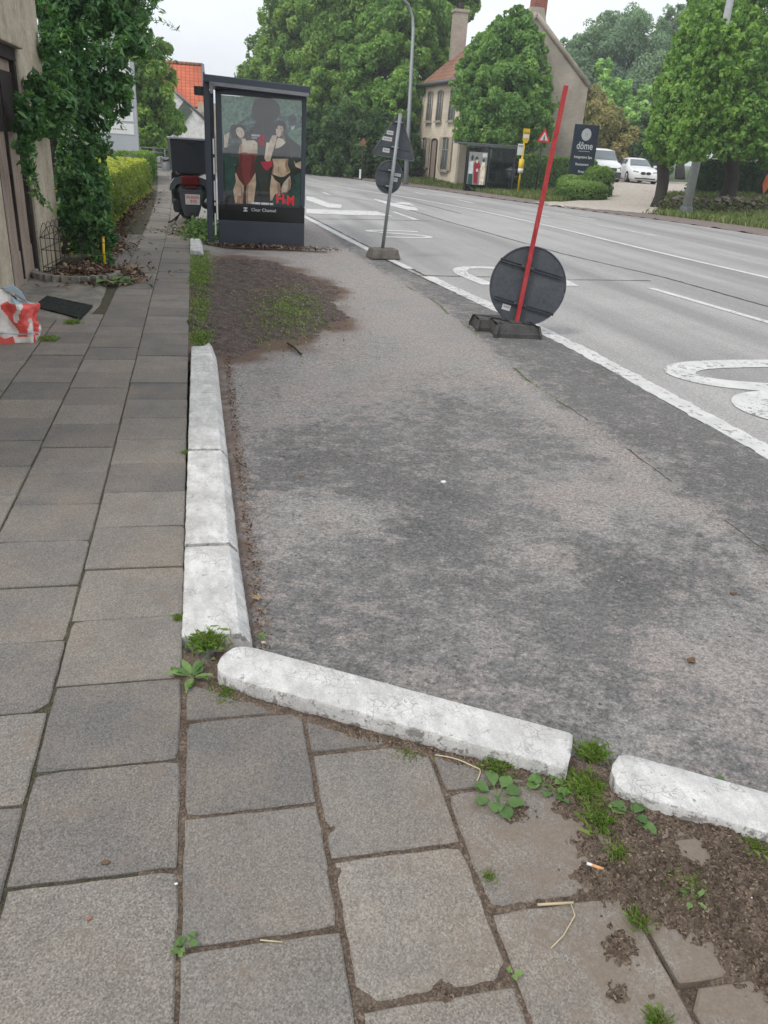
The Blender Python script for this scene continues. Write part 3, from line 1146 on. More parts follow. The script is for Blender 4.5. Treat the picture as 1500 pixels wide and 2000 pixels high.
def smooth_poly(P, k=6):
    out = []
    n = len(P)
    for i in range(n-1):
        p0, p1, p2, p3 = [np.array(P[j]) for j in (max(i-1, 0), i, i+1, min(i+2, n-1))]
        for t in np.linspace(0, 1, k, endpoint=False):
            out.append(tuple(.5*((2*p1)+(-p0+p2)*t+(2*p0-5*p1+4*p2-p3)*t*t+(-p0+3*p1-3*p2+p3)*t**3)))
    out.append(tuple(P[-1]))
    return out


bm = bmesh.new()
strip_on_road(bm, [(float(xleft(y))+.11, y) for y in np.arange(-2, 11.3, .3)], .19, .006, .035, step=.06)
tag(obj('lip_line', bm, MAT['paint_near']), kind='structure')
bm = bmesh.new()
strip_on_road(bm, [(float(xleft(y))+.09, y) for y in np.arange(11.9, 60, .8)], .13)
strip_on_road(bm, [(float(xcen(y)), y) for y in np.arange(-10, 80, .8)], .15)
strip_on_road(bm, [(float(xfar(y))-.12, y) for y in np.arange(5, 31, .8)], .14)
strip_on_road(bm, [(6.33, 10.7), (6.62, 8.4), (6.72, 7.4)], .13)
strip_on_road(bm, [(6.9, 3.5), (7.0, 0.4)], .13)
for a, b in (((768, 415), (814, 431)), ((629, 376), (643, 381)), ((893, 391), (925, 398)), ((945, 397), (1005, 402)), ((1016, 415), (1072, 425)), ((1060, 414), (1150, 424)),
             ((740, 366), (765, 371)), ((690, 361), (712, 364)), ((810, 376), (832, 381)), ((855, 380), (900, 388)), ((1165, 441), (1280, 462)), ((1085, 418), (1165, 431))):
    p, q = ground(*a), ground(*b)
    strip_on_road(bm, [(p.x, p.y), (q.x, q.y)], .13)
strip_on_road(bm, smooth_poly([(5.6, 6.47), (4.85, 6.45), (4.33, 6.36), (4.08, 6.12), (4.22, 5.84), (4.75, 5.66), (5.6, 5.58)]), .27, step=9)
strip_on_road(bm, smooth_poly([(5.6, 5.46), (4.8, 5.46), (4.30, 5.36), (4.12, 5.08), (4.3, 4.8), (4.8, 4.64), (5.6, 4.6)]), .30, .0056, step=9)
strip_on_road(bm, [(5.42, 4.5), (5.42, 6.56)], .2, .0062)
strip_on_road(bm, smooth_poly([(3.83, 10.62), (3.74, 11.6), (3.95, 12.15), (4.45, 12.25), (5.0, 12.05), (5.15, 11.5), (5.1, 10.7)]), .22, step=9)
strip_on_road(bm, smooth_poly([(4.5, 17.3), (3.9, 17.36), (3.45, 17.2), (3.42, 16.98), (3.9, 16.8), (4.35, 16.62), (4.5, 16.36), (4.2, 16.14), (3.5, 16.1)]), .15, step=9)
for P in ([(598, 384), (612, 386), (643, 398), (668, 401), (665, 408), (640, 406), (625, 401), (598, 391)], [(728, 390), (735, 390), (772, 399), (800, 405), (812, 407), (818, 413), (793, 411), (760, 402)],
          [(768, 399), (785, 396), (800, 398), (811, 404), (800, 402), (784, 400)], [(598, 408), (640, 410), (735, 414), (768, 424), (740, 422), (690, 421), (598, 417)]):
    poly_on_road(bm, P)
tag(obj('road_marking', bm, MAT['paint']), kind='structure')
M_SEAM = plain('tar_seam', (.045, .043, .041), .8)
bm = bmesh.new()
for P, w in (([(600, 381), (680, 387), (760, 400), (880, 436), (1000, 470), (1100, 498), (1300, 545), (1500, 602)], .045), ([(800, 538), (870, 540), (950, 542), (1120, 548), (1270, 551)], .03),
             ([(600, 421), (700, 472), (850, 549)], .03), ([(600, 428), (700, 429), (840, 433)], .04), ([(600, 366), (760, 384), (900, 419)], .05)):
    G = [ground(*p) for p in P]
    strip_on_road(bm, [(g.x, g.y) for g in G], w, .0035, .03, step=.12)
tag(obj('road_seam', bm, M_SEAM), kind='structure')
bm = bmesh.new()
strip_on_road(bm, [(float(xleft(y))-.005, y) for y in np.arange(.5, 13, .3)], .03, .004, .03, step=.06)
tag(obj('gutter_crack', bm, MAT['soil_dark']), kind='structure')


# far side: paving, gravel drive, grass bank
def inpoly(x, y, P):
    c = False
    for (x0, y0), (x1, y1) in zip(P, P[1:]+P[:1]):
        if (y0 > y) != (y1 > y) and x < (x1-x0)*(y-y0)/(y1-y0)+x0: c = not c
    return c


DRIVE = [(12.6, 31.8), (14.2, 33.2), (18.0, 37.4), (20.4, 40.2), (21.6, 44.0), (22.0, 60), (44, 60), (44, 40), (30, 40.6), (27, 37.2), (24.6, 38.4), (22.4, 38.4), (19.9, 34.8), (17.2, 29.2), (15.3, 27.8), (13.8, 29.6)]


def zfarside(x, y):
    s = x-float(xfar(y))
    return float(T(x, y))+.05*float(ss(0, .15, s))


def is_drive(x, y): return inpoly(x+.25*fbm(x, y, .8, 2, 3), y+.25*fbm(x, y, .8, 7, 3), DRIVE)
def is_pave(x, y):
    s = x-float(xfar(y))
    return 0 < s < (1.7 if y < 34 else 1.7)+.12*fbm(x, y, 1.2, 3, 3)


xs_, ys_ = np.arange(6, 46, .3), np.arange(8, 62, .3)
heightfield('gravel_drive', xs_, ys_, lambda x, y: zfarside(x, y)+.02, MAT['gravel'], keep=lambda x, y: is_drive(x, y) and x > float(xfar(y)))
heightfield('pavement', np.arange(6, 19, .15), np.arange(8, 60, .3), lambda x, y: zfarside(x, y)+.012, MAT['pave_far'], keep=is_pave)
heightfield('grass_bank', xs_, ys_, lambda x, y: zfarside(x, y)+.04*fbm(x, y, .7, 1, 3)*float(ss(1, 3, x-float(xfar(y))))-.01, MAT['grassbase'], keep=lambda x, y: x > float(xfar(y))+.1)

# ------------------------------------------------------------------ kerb stones
def kerb_stone(name, label, A, B, wa, wb, z0, ztop, side, seed, round_a=.0, chip_a=0.0, chip_b=0.0, group=None, cham=.055, broken=False):
    """A,B ends of the kerb's inner (path-side) line; side=+1: chamfer on the far side"""
    rng = np.random.default_rng(seed)
    A, B = Vector((A[0], A[1], 0)), Vector((B[0], B[1], 0))
    d = (B-A).normalized()
    L = (B-A).length
    s = Vector((d.y, -d.x, 0))*side
    n = max(10, int(L/.014))
    bm = bmesh.new()
    ed = bm.verts.layers.float.new('edge')
    rows = []
    prof = [(0, z0, 1), (0, ztop-.012, .9), (.008, ztop-.003, .6), (.02, ztop, .1), (.35, ztop+.001, 0), (.62, ztop, 0), (1-cham*3.6, ztop-.0005, 0), (1-cham*3.2, ztop-.003, 0), (1-cham*.6, ztop-.042, .25), (1-.015, ztop-.055, .7), (1, ztop-.07, 1), (1.0, z0, 1)]
    for i in range(n+1):
        t = i/n
        w = wa+(wb-wa)*t
        c = A+d*(L*t)
        k = 1.0
        e = L*t
        e2 = L*(1-t)
        ins = 0.0
        if round_a and e < round_a: ins = (1-math.sqrt(max(0, 1-(1-e/round_a)**2)))*w*.42
        row = []
        for (u, z, eg) in prof:
            q = 0.0
            off = u*w
            if ins: off = off*(1-2*ins/w)+ins
            p = c+s*off
            jag = (.004*nz(p.x*1.0, p.y, 45, seed)+.0015*nz(p.x, p.y, 9, seed+2))*(1 if eg > .2 else .15)
            p = p+s*jag
            zz = z
            if z > z0:
                zz += .0009*fbm(p.x, p.y, 24, seed, 3)
                if e < .012: zz -= .006
                if e2 < .012: zz -= .006
                if broken and e2 < .22: zz -= max(0, (.22-e2)*(1-u)*.9-.02)*(.6+.8*abs(nz(u*3, t, 3, 2)))
            if chip_b and t == 1: p = p+d*(chip_b*nz(u*3, 1, 2.2, seed))
            if chip_a and t == 0: p = p+d*(chip_a*nz(u*3, 1, 2.2, seed+3))
            v = bm.verts.new((p.x, p.y, zz))
            v[ed] = max(eg, .8 if (e < .014 or e2 < .014) else 0)
            row.append(v)
        rows.append(row)
    for a, b in zip(rows, rows[1:]):
        for j in range(len(prof)-1):
            f = bm.faces.new((a[j], a[j+1], b[j+1], b[j]))
            f.smooth = 3 < j < 7
    bm.faces.new(rows[0][::-1])
    bm.faces.new(rows[-1])
    bmesh.ops.recalc_face_normals(bm, faces=bm.faces)
    o = obj(name, bm, MAT['kerb'])
    return tag(o, label, 'kerb stone', 'whitewashed kerb stones')


def kxl(y): return -.118-.0015*(y-2.4)


kerb_stone('kerb_stone', 'straight white kerb stone ending at the grass tuft above the angled kerb', (kxl(2.37), 2.375), (kxl(3.046), 3.046), .243, .226, -.12, .012, 1, 3, chip_a=.015)
kerb_stone('kerb_stone', 'white kerb stone between two dark joints, second along the path edge', (kxl(3.07), 3.068), (kxl(4.175), 4.175), .226, .216, -.12, .014, 1, 4)
kerb_stone('kerb_stone', 'third white kerb stone along the path, beyond the wide curved joint', (kxl(4.2), 4.203), (kxl(5.26), 5.26), .216, .207, -.12, .014, 1, 5)
kerb_stone('kerb_stone', 'fourth white kerb stone along the path, below the broken end piece', (kxl(5.27), 5.268), (kxl(6.36), 6.36), .207, .198, -.12, .012, 1, 6)
kerb_stone('kerb_stone', 'short broken white kerb end with a jagged peak beside brown litter', (kxl(6.37), 6.366), (kxl(6.75), 6.74), .198, .17, -.12, .012, 1, 7, chip_b=.07, broken=True)
kerb_stone('kerb_stone', 'long angled white kerb stone with rounded end, across the corner of the slabs', KF[0], KF[2], .205, .185, -.10, .048, -1, 8, round_a=.09, chip_b=.01, cham=.04)
kerb_stone('kerb_stone', 'white kerb stone with faint blue streaks at the right edge of the photo', KF3[0], (KF3[0].x+(KF3[1].x-KF3[0].x)*2.2, KF3[0].y+(KF3[1].y-KF3[0].y)*2.2), .185, .185, -.10, .042, -1, 9, round_a=.05, cham=.04)
kerb_stone('kerb_stone', 'small flaking white kerb piece in the weeds before the black scooter', (-.19, 12.1), (-.2, 13.5), .19, .18, -.1, .05, 1, 10, chip_a=.05, chip_b=.05)

# ------------------------------------------------------------------ near bus shelter with poster advert
def poster_pt(X, Y, w=1.13, h=1.5):
    """zoomed photo coordinates of the poster -> local metres, origin lower left"""
    u = (X-322)/(1115-322)
    top = 285+60*u
    bot = 1412+48*u
    return (u*w, (1-(Y-top)/(bot-top))*h)


SKIN = plain('poster_skin', (.85, .66, .54), .5, 0, .38, 6)
SKIN2 = plain('poster_skin_warm', (.86, .58, .42), .5, 0, .38, 6)
SKIN3 = plain('poster_skin_deep', (.48, .28, .18), .5, 0, .2, 9)
MAROON = plain('poster_maroon', (.30, .022, .035), .5, 0, .25, 7)
PBLACK = plain('poster_black', (.012, .012, .015), .5)
PDARK = plain('poster_hair', (.035, .032, .038), .5, 0, .3, 14)
PTEAL = plain('poster_teal', (.02, .085, .075), .5, 0, .4, 14)
PPINK = plain('poster_pink', (.55, .03, .08), .5)
PWHITE = plain('poster_white', (.62, .64, .66), .5)
PGREEN = plain('poster_green', (.01, .32, .17), .5)
_t = NT('poster_jungle')
_v = _t.map((1, 1, 1.3))
_c = _t.ramp(_t.noise(7, 8, .8, vec=_v, dist=1.2), [(.36, (.02, .035, .04)), (.5, (.07, .13, .12)), (.6, (.25, .38, .34)), (.72, (.55, .70, .64))])
_s = _t.n.new('ShaderNodeSeparateXYZ'); _t.l.new(_t.co, _s.inputs[0])
_c = _t.mix(_t.ramp(_s.outputs['Z'], [(.55, 1), (.95, 0)]), _c, (.018, .022, .026))
M_JUNGLE = _t.set(_c, .5, 0, .3)
_t = NT('poster_bright_foliage')
_c = _t.ramp(_t.noise(16, 8, .85, dist=1.5), [(.4, (.05, .13, .10)), (.55, (.20, .36, .27)), (.68, (.50, .66, .58))])
M_JUNG2 = _t.set(_c, .5, 0, .3)


def build_near_shelter():
    rz = math.atan2(-.09, 1.37)*.4
    t = thing('bus_shelter', 'slate blue bus shelter end with a swimwear poster behind glass', 'bus shelter', (.245, 13.68, -.02), rz)
    W = 1.38
    bm = bmesh.new()
    box(bm, (W/2, .12, .17), (W, .24, .36), None, .01)
    obj('plinth', bm, MAT['navy_lt'], t)
    # cabinet: frame round the poster
    bm = bmesh.new()
    box(bm, (W/2, .125, .47), (W, .23, .26), None, .006)
    box(bm, (W/2, .20, 1.3), (W-.04, .06, 1.5), None, 0)
    obj('cabinet', bm, MAT['black_gloss'], t)
    bm = bmesh.new()
    box(bm, (.045, .12, 1.42), (.09, .24, 1.62), None, .008)
    box(bm, (W-.035, .12, 1.42), (.07, .24, 1.62), None, .008)
    box(bm, (W/2, .12, 2.22), (W, .24, .15), None, .008)
    obj('poster_frame', bm, MAT['navy'], t)
    # poster
    pw, ph, x0, z0 = 1.22, 1.53, .09, .60
    pos = thing('poster', None, None)
    del_ = pos
    bpy.data.objects.remove(del_)
    bm = bmesh.new()
    mats = [M_JUNGLE, M_JUNG2, PDARK, SKIN, SKIN2, MAROON, PBLACK, PTEAL, PPINK, PWHITE, PGREEN, SKIN3, plain('poster_red', (.78, .02, .035)), plain('poster_maroon_dark', (.14, .010, .018)), plain('poster_skin_light', (.92, .78, .66))]
    base = [(0, 0), (pw, 0), (pw, ph), (0, ph)]
    lay = [0.0]

    def L(pts, mi, raw=False):
        lay[0] -= .0004
        P = pts if raw else [poster_pt(a, b, pw, ph) for a, b in pts]
        prism(bm, P, .0003, Matrix.Translation((0, lay[0], 0)), mi)

    def E(cx_, cy_, rx, ry, mi, a=0.0, n=18):
        L([(cx_+rx*math.cos(t)*math.cos(a)-ry*math.sin(t)*math.sin(a), cy_+rx*math.cos(t)*math.sin(a)+ry*math.sin(t)*math.cos(a)) for t in np.linspace(0, 2*math.pi, n, endpoint=False)], mi)

    def blob(cx_, cy_, r, mi, seed, sx=1.0, k=26, amp=.28):
        L([(cx_+sx*r*(1+amp*nz(math.cos(t)*2, math.sin(t)*2, 1.1, seed))*math.cos(t), cy_+r*(1+amp*nz(math.cos(t)*2, math.sin(t)*2, 1.1, seed))*math.sin(t)) for t in np.linspace(0, 2*math.pi, k, endpoint=False)], mi)
    prism(bm, base, .002, Matrix.Translation((0, .0005, 0)), 0)
    L([(322, 287), (640, 310), (650, 420), (560, 520), (480, 560), (400, 640), (340, 700), (322, 640)], 1)
    L([(850, 325), (1115, 348), (1115, 480), (1010, 470), (930, 500), (880, 430)], 1)
    L([(975, 660), (1115, 600), (1115, 840), (1010, 800)], 1)
    blob(755, 440, 135, 2, 3, 1.05, 30, .12)                      # dark figure with big hair
    L([(600, 640), (700, 520), (820, 520), (900, 640), (930, 760), (880, 1000), (640, 1000), (560, 760)], 2)
    E(745, 540, 48, 62, 2)
    L([(640, 1000), (800, 1000), (760, 1290), (720, 1320)], 2)
    # left woman
    blob(478, 650, 78, 2, 5, 1.0, 26, .2)
    L([(540, 660), (640, 640), (680, 700), (610, 760), (545, 720)], 2)
    L([(340, 690), (395, 655), (380, 760), (372, 810), (338, 820)], 3)
    L([(340, 830), (500, 800), (500, 900), (360, 880)], 2)
    L([(510, 735), (545, 720), (560, 745), (640, 740), (672, 770), (670, 880), (480, 880), (492, 800), (520, 770)], 3)
    E(500, 660, 40, 56, 3, -.35)
    L([(505, 690), (530, 694), (520, 708), (508, 704)], 9)
    L([(470, 640), (482, 636), (484, 642), (472, 646)], 6)
    L([(505, 652), (519, 648), (520, 654), (507, 658)], 6)
    L([(446, 600), (480, 570), (530, 590), (548, 640), (520, 610), (480, 596), (450, 640)], 2)
    L([(488, 868), (650, 868), (662, 900), (640, 985), (650, 1080), (600, 1160), (560, 1222), (536, 1222), (480, 1150), (452, 1075), (490, 985), (484, 920)], 5)
    L([(450, 1080), (482, 1155), (532, 1225), (524, 1310), (520, 1416), (440, 1412), (420, 1260), (424, 1150)], 4)
    L([(650, 1080), (655, 1200), (640, 1320), (628, 1420), (552, 1416), (550, 1300), (560, 1225), (604, 1162)], 4)
    L([(470, 1330), (500, 1330), (492, 1414), (450, 1412)], 11)
    # right woman
    blob(900, 600, 62, 2, 8, 1.0, 24, .2)
    L([(930, 640), (1000, 720), (1100, 800), (1115, 900), (1040, 940), (980, 860)], 2)
    E(893, 640, 38, 66, 3, .08)
    L([(862, 620), (876, 616), (877, 622), (864, 626)], 6)
    L([(902, 618), (916, 620), (915, 626), (902, 624)], 6)
    L([(878, 680), (906, 682), (900, 694), (884, 692)], 9)
    L([(858, 600), (880, 560), (920, 566), (936, 620), (914, 592), (880, 588), (862, 630)], 2)
    L([(860, 740), (880, 715), (925, 725), (955, 762), (950, 800), (850, 830)], 3)
    L([(826, 800), (850, 830), (905, 815), (958, 765), (1000, 800), (1010, 935), (815, 935)], 6)
    L([(820, 690), (868, 690), (850, 780), (820, 880), (800, 960), (770, 978), (738, 930), (755, 860), (790, 760)], 3)
    L([(822, 935), (985, 935), (978, 1000), (1005, 1070), (990, 1120), (925, 1150), (850, 1120), (815, 1090), (832, 1010)], 4)
    L([(820, 1098), (900, 1130), (940, 1128), (1008, 1078), (1000, 1110), (940, 1180), (915, 1240), (900, 1190), (850, 1150)], 6)
    L([(814, 1100), (850, 1160), (898, 1200), (908, 1260), (900, 1330), (880, 1380), (800, 1385), (796, 1250)], 4)
    L([(1004, 1112), (1015, 1200), (1000, 1290), (915, 1305), (916, 1245), (942, 1184)], 3)
    L([(1035, 940), (1060, 985), (1115, 960), (1115, 1045), (1060, 1020)], 4)
    L([(505, 880), (520, 900), (505, 1000), (520, 1120), (548, 1215), (530, 1215), (480, 1148), (455, 1075), (492, 985)], 13)
    L([(640, 985), (650, 1080), (604, 1158), (590, 1100), (612, 1000), (610, 900), (640, 890)], 13)
    L([(500, 1200), (524, 1310), (520, 1414), (496, 1412), (500, 1320)], 11)
    L([(560, 1230), (580, 1200), (575, 1320), (572, 1418), (553, 1416), (551, 1300)], 11)
    L([(1, 1), (2, 1), (2, 2)], 3) if False else L([(560, 830), (580, 790), (640, 800), (668, 850), (660, 876), (570, 876)], 3)
    L([(600, 750), (650, 748), (668, 775), (620, 782)], 14)
    L([(500, 780), (520, 800), (510, 872), (484, 876), (494, 800)], 11)
    L([(822, 940), (840, 1000), (830, 1090), (816, 1088), (832, 1010)], 11)
    L([(960, 940), (985, 940), (978, 1000), (1000, 1066), (970, 1080), (950, 1010)], 11)
    L([(880, 1020), (890, 1020), (888, 1080), (882, 1080)], 11)
    L([(870, 1190), (905, 1215), (905, 1330), (885, 1370), (878, 1290)], 11)
    L([(990, 1140), (1012, 1180), (1000, 1288), (970, 1296), (985, 1220)], 11)
    L([(475, 690), (500, 716), (530, 712), (522, 730), (495, 728)], 11)
    L([(912, 640), (930, 650), (922, 690), (900, 704), (906, 670)], 11)
    L([(760, 760), (790, 770), (770, 860), (760, 930), (742, 925)], 14)
    # small bright things and leaves at the foot
    L([(690, 690), (740, 680), (735, 790), (700, 800), (680, 750)], 8)
    L([(612, 680), (700, 684), (690, 704), (612, 700)], 9)
    L([(614, 712), (670, 714), (668, 724), (614, 722)], 9)
    L([(700, 970), (820, 955), (822, 1010), (765, 1060), (730, 1030)], 8)
    L([(1005, 605), (1050, 585), (1040, 625), (1010, 640)], 9)
    L([(400, 985), (450, 988), (448, 1006), (402, 1004)], 10)
    L([(980, 672), (1090, 730), (1085, 740), (978, 682)], 1)
    L([(820, 1380), (850, 1310), (890, 1340), (940, 1290), (960, 1310), (1020, 1240), (1050, 1200), (1110, 1180), (1112, 1440), (820, 1430)], 7)
    L([(1040, 1120), (1110, 1080), (1110, 1200), (1060, 1180)], 7)
    L([(340, 900), (430, 900), (450, 1180), (400, 1330), (345, 1300)], 7)
    for m_ in mats:      # faint glow added to the print colours to brighten the advert
        b_ = m_.node_tree.nodes['Principled BSDF']
        if b_.inputs['Base Color'].links:
            m_.node_tree.links.new(b_.inputs['Base Color'].links[0].from_socket, b_.inputs['Emission Color'])
        b_.inputs['Emission Strength'].default_value = .14
    po = obj('poster', bm, mats, t)
    po.location = (x0, .035, z0)
    # red lettering and small white caption on the poster
    MT = Matrix.Translation
    y_ = lay[0]-.002
    text_mesh('red_lettering', 'H', .21, MAT['redink'], po, MT((.895, y_, .108)) @ Matrix.Shear('XZ', 4, (.28, 0)) @ TXT, .0005, sx=.95, bold=.004)
    text_mesh('red_lettering', 'M', .21, MAT['redink'], po, MT((1.06, y_, .085)) @ Matrix.Shear('XZ', 4, (.22, 0)) @ TXT, .0005, sx=.78, bold=.004)
    text_mesh('red_lettering', '&', .09, MAT['redink'], po, MT((.975, y_, .075)) @ TXT, .0005)
    bm = bmesh.new()
    rr = random.Random(4)
    x = .44
    while x < .78:
        w = rr.uniform(.010, .02)
        prism(bm, [(x, .012), (x+w, .012), (x+w, .042), (x, .042)], .0004, MT((0, y_, 0)))
        x += w+.004+(.012 if rr.random() < .15 else 0)
    obj('caption', bm, PWHITE, po)
    bm = bmesh.new()
    box(bm, (W/2, .012, 1.36), (pw+.02, .006, ph+.02))
    obj('glass_pane', bm, MAT['glass_panel'], t)
    text_mesh('maker_lettering', 'Clear Channel', .068, MAT['domewhite'], t, MT((W/2+.03, .006, .525)) @ TXT, .001)
    bm = bmesh.new()
    for i in range(3):
        for j in range(3):
            if (i+j) % 2 == 0 or i == 1:
                prism(bm, [(.40+i*.021, .495+j*.021), (.419+i*.021, .495+j*.021), (.419+i*.021, .514+j*.021), (.40+i*.021, .514+j*.021)], .001, MT((0, .005, 0)))
    obj('maker_emblem', bm, MAT['domewhite'], t)
    # roof: sloping down to the road side
    R = Matrix.Rotation(.035, 3, 'Y')
    bm = bmesh.new()
    box(bm, (.63, 1.7, 2.335), (1.56, 3.9, .035), R, .008)
    box(bm, (.63, -.255, 2.30), (1.56, .02, .09), R, .004)
    box(bm, (-.155, 1.7, 2.36), (.02, 3.9, .09), R, .004)
    box(bm, (1.40, 1.7, 2.26), (.02, 3.9, .09), R, .004)
    obj('roof', bm, MAT['navy'], t)
    bm = bmesh.new()
    box(bm, (.66, -.262, 2.235), (1.46, .02, .05), R, .004)
    box(bm, (-.05, -.262, 2.20), (.05, .02, .14), None, .004)
    obj('roof_lining', bm, MAT['fascia'], t)
    bm = bmesh.new()
    tube(bm, [(0.0, -.07, 2.19), (.16, -.073, 2.20), (.3, -.076, 2.225), (.45, -.08, 2.235), (.8, -.08, 2.238)], .006, 6)
    obj('cable', bm, MAT['black'], t)
    bm = bmesh.new()
    box(bm, (-.24, .2, 2.17), (.14, .5, .11), None, .01)
    obj('gutter_box', bm, MAT['black'], t)
    for px_, py_, w in ((-.13, -.03, .085), (-.10, 3.4, .08), (1.45, 3.4, .08)):
        bm = bmesh.new()
        box(bm, (px_, py_, 1.15), (w, .10, 2.34), None, .01)
        obj('post', bm, MAT['navy'], t)
    bm = bmesh.new()
    box(bm, (-.11, 1.7, 1.2), (.012, 3.2, 1.8))
    box(bm, (.70, 3.42, 1.2), (1.45, .012, 1.8))
    obj('glass_wall', bm, MAT['glass'], t)
    bm = bmesh.new()
    rr = random.Random(2)
    z = .12
    while z < 1.5:
        h = rr.uniform(.03, .34)
        box(bm, (-.045, -.01, z+h/2), (.022, .012, h))
        z += h+rr.uniform(.02, .12)
    obj('edge_strip', bm, MAT['white'], t)
    bm = bmesh.new()
    box(bm, (.55, 2.9, .47), (1.1, .34, .04), None, .008)
    box(bm, (.2, 2.9, .23), (.05, .3, .44))
    box(bm, (.9, 2.9, .23), (.05, .3, .44))
    obj('bench', bm, MAT['navy'], t)


build_near_shelter()


# ------------------------------------------------------------------ scooter with delivery box, seen from behind
def build_scooter():
    t = thing('delivery_scooter', 'black scooter with a large delivery box parked between path and shelter', 'scooter', (-.2, 15.95, .0), math.radians(6))
    t.scale = (1.2, 1.0, 1.0)
    bm = bmesh.new()
    tx = [(0, .0, .30, .17, .40), (0, .10, .34, .2, .40)]
    rings = [(-.02, .11, .33, .62), (.02, .20, .30, .80), (.12, .27, .28, .88), (.35, .27, .26, .86), (.62, .22, .30, .80), (.80, .17, .28, .56)]
    prev = None
    for y, hw, z0, z1 in rings:
        r = [bm.verts.new((hw*math.sin(a)*(1 if abs(math.sin(a)) < .99 else .98), y, (z0+z1)/2+(z1-z0)/2*math.cos(a)*(.9+.1*abs(math.cos(a))))) for a in np.linspace(0, 2*math.pi, 20, endpoint=False)]
        if prev:
            for j in range(20):
                f = bm.faces.new((prev[j], prev[(j+1) % 20], r[(j+1) % 20], r[j])); f.smooth = True
        else:
            bm.faces.new(r[::-1])
        prev = r
    bm.faces.new(prev)
    bmesh.ops.recalc_face_normals(bm, faces=bm.faces)
    obj('tail_body', bm, MAT['scoot'], t)
    # side panels in grey sweeping down both sides of the lamp
    for s in (-1, 1):
        bm = bmesh.new()
        prism(bm, [(s*.13, .84), (s*.24, .80), (s*.295, .70), (s*.31, .58), (s*.25, .64), (s*.20, .70), (s*.12, .72)], .12, Matrix.Translation((0, -.04, 0)))
        obj('side_panel', bm, MAT['scootgrey'], t)
        bm = bmesh.new()
        tube(bm, [(s*.13, .02, .86), (s*.2, -.03, .9), (s*.25, .10, .90), (s*.25, .35, .90)], .018, 8)
        obj('grab_rail', bm, MAT['chrome'], t)
    bm = bmesh.new()
    box(bm, (0, -.05, .775), (.26, .09, .17), None, .035)
    box(bm, (0, -.06, .665), (.17, .05, .045), None, .012)
    obj('tail_lamp', bm, MAT['lamp_red'], t)
    # rear mudguard carrying the plate
    bm = bmesh.new()
    prism(bm, [(-.15, .62), (.15, .62), (.17, .50), (.14, .30), (.10, .16), (-.10, .16), (-.14, .30), (-.17, .50)], .05, Matrix.Translation((0, -.07, 0)))
    obj('rear_mudguard', bm, MAT['scootgrey'], t)
    bm = bmesh.new()
    box(bm, (0.02, -.085, .455), (.22, .008, .175), None, .003)
    pl = obj('number_plate', bm, MAT['sticker'], t)
    text_mesh('plate_lettering', 'M·AGA', .075, MAT['redink'], pl, Matrix.Translation((.02, -.092, .495)) @ TXT, .001, sx=.8)
    text_mesh('plate_lettering', '970', .075, MAT['redink'], pl, Matrix.Translation((.03, -.092, .42)) @ TXT, .001, sx=.9)
    bm = bmesh.new()
    prism(bm, [(-.08, .33), (.08, .33), (.055, .22), (-.055, .22)], .012, Matrix.Translation((.02, -.085, 0)))
    obj('plate_reflector', bm, MAT['scootgrey'], t)
    # wheels
    for y, nm in ((.18, 'wheel'), (1.42, 'wheel')):
        bm = bmesh.new()
        bmesh.ops.create_cone(bm, cap_ends=True, segments=28, radius1=.15, radius2=.15, depth=.07)
        for v in bm.verts: v.co = Vector((v.co.z, v.co.x+y, v.co.y+.24))
        w = obj(nm, bm, MAT['galv'], t)
        bm = bmesh.new()
        R_, r_ = .19, .055
        g = [[bm.verts.new((r_*1.15*math.sin(b), y+(R_+r_*math.cos(b))*math.cos(a), .245+(R_+r_*math.cos(b))*math.sin(a))) for b in np.linspace(0, 2*math.pi, 10, endpoint=False)] for a in np.linspace(0, 2*math.pi, 28, endpoint=False)]
        for i in range(28):
            for j in range(10):
                f = bm.faces.new((g[i][j], g[(i+1) % 28][j], g[(i+1) % 28][(j+1) % 10], g[i][(j+1) % 10])); f.smooth = True
        obj('tyre', bm, MAT['tyre'], w)
    bm = bmesh.new()
    tube(bm, [(.24, .0, .36), (.25, .5, .33)], [.07, .06], 12)
    box(bm, (.245, -.02, .40), (.1, .05, .09), Matrix.Rotation(.4, 3, 'Y'), .02, 0)
    obj('exhaust', bm, MAT['scoot'], t)
    bm = bmesh.new()
    box(bm, (.235, -.045, .425), (.075, .02, .065), Matrix.Rotation(.5, 3, 'Y'), .012)
    obj('exhaust_cap', bm, MAT['chrome'], t)
    bm = bmesh.new()
    box(bm, (-.18, .2, .33), (.14, .36, .24), None, .05)
    obj('engine_cover', bm, MAT['black'], t)
    bm = bmesh.new()
    tube(bm, [(-.1, .45, .2), (-.27, .38, .03), (-.33, .30, .01)], .014, 8)
    tube(bm, [(-.12, .5, .2), (-.22, .44, .02)], .014, 8)
    obj('side_stand', bm, MAT['black'], t)
    bm = bmesh.new()
    box(bm, (0, .62, .86), (.30, .62, .12), None, .05)
    obj('seat', bm, MAT['black'], t)
    bm = bmesh.new()
    box(bm, (0, 1.12, .62), (.42, .10, .78), Matrix.Rotation(.25, 3, 'X'), .05)
    box(bm, (0, .95, .32), (.36, .5, .06), None, .02)
    box(bm, (0, 1.36, .50), (.14, .36, .08), None, .03)
    obj('leg_shield', bm, MAT['scoot'], t)
    bm = bmesh.new()
    tube(bm, [(0, 1.3, .35), (0, 1.08, 1.0)], .03, 8)
    tube(bm, [(-.33, .98, 1.04), (-.18, 1.05, 1.08), (.18, 1.05, 1.08), (.33, .98, 1.04)], .017, 8)
    box(bm, (0, 1.05, 1.06), (.22, .14, .12), None, .04)
    obj('handlebar', bm, MAT['black'], t)
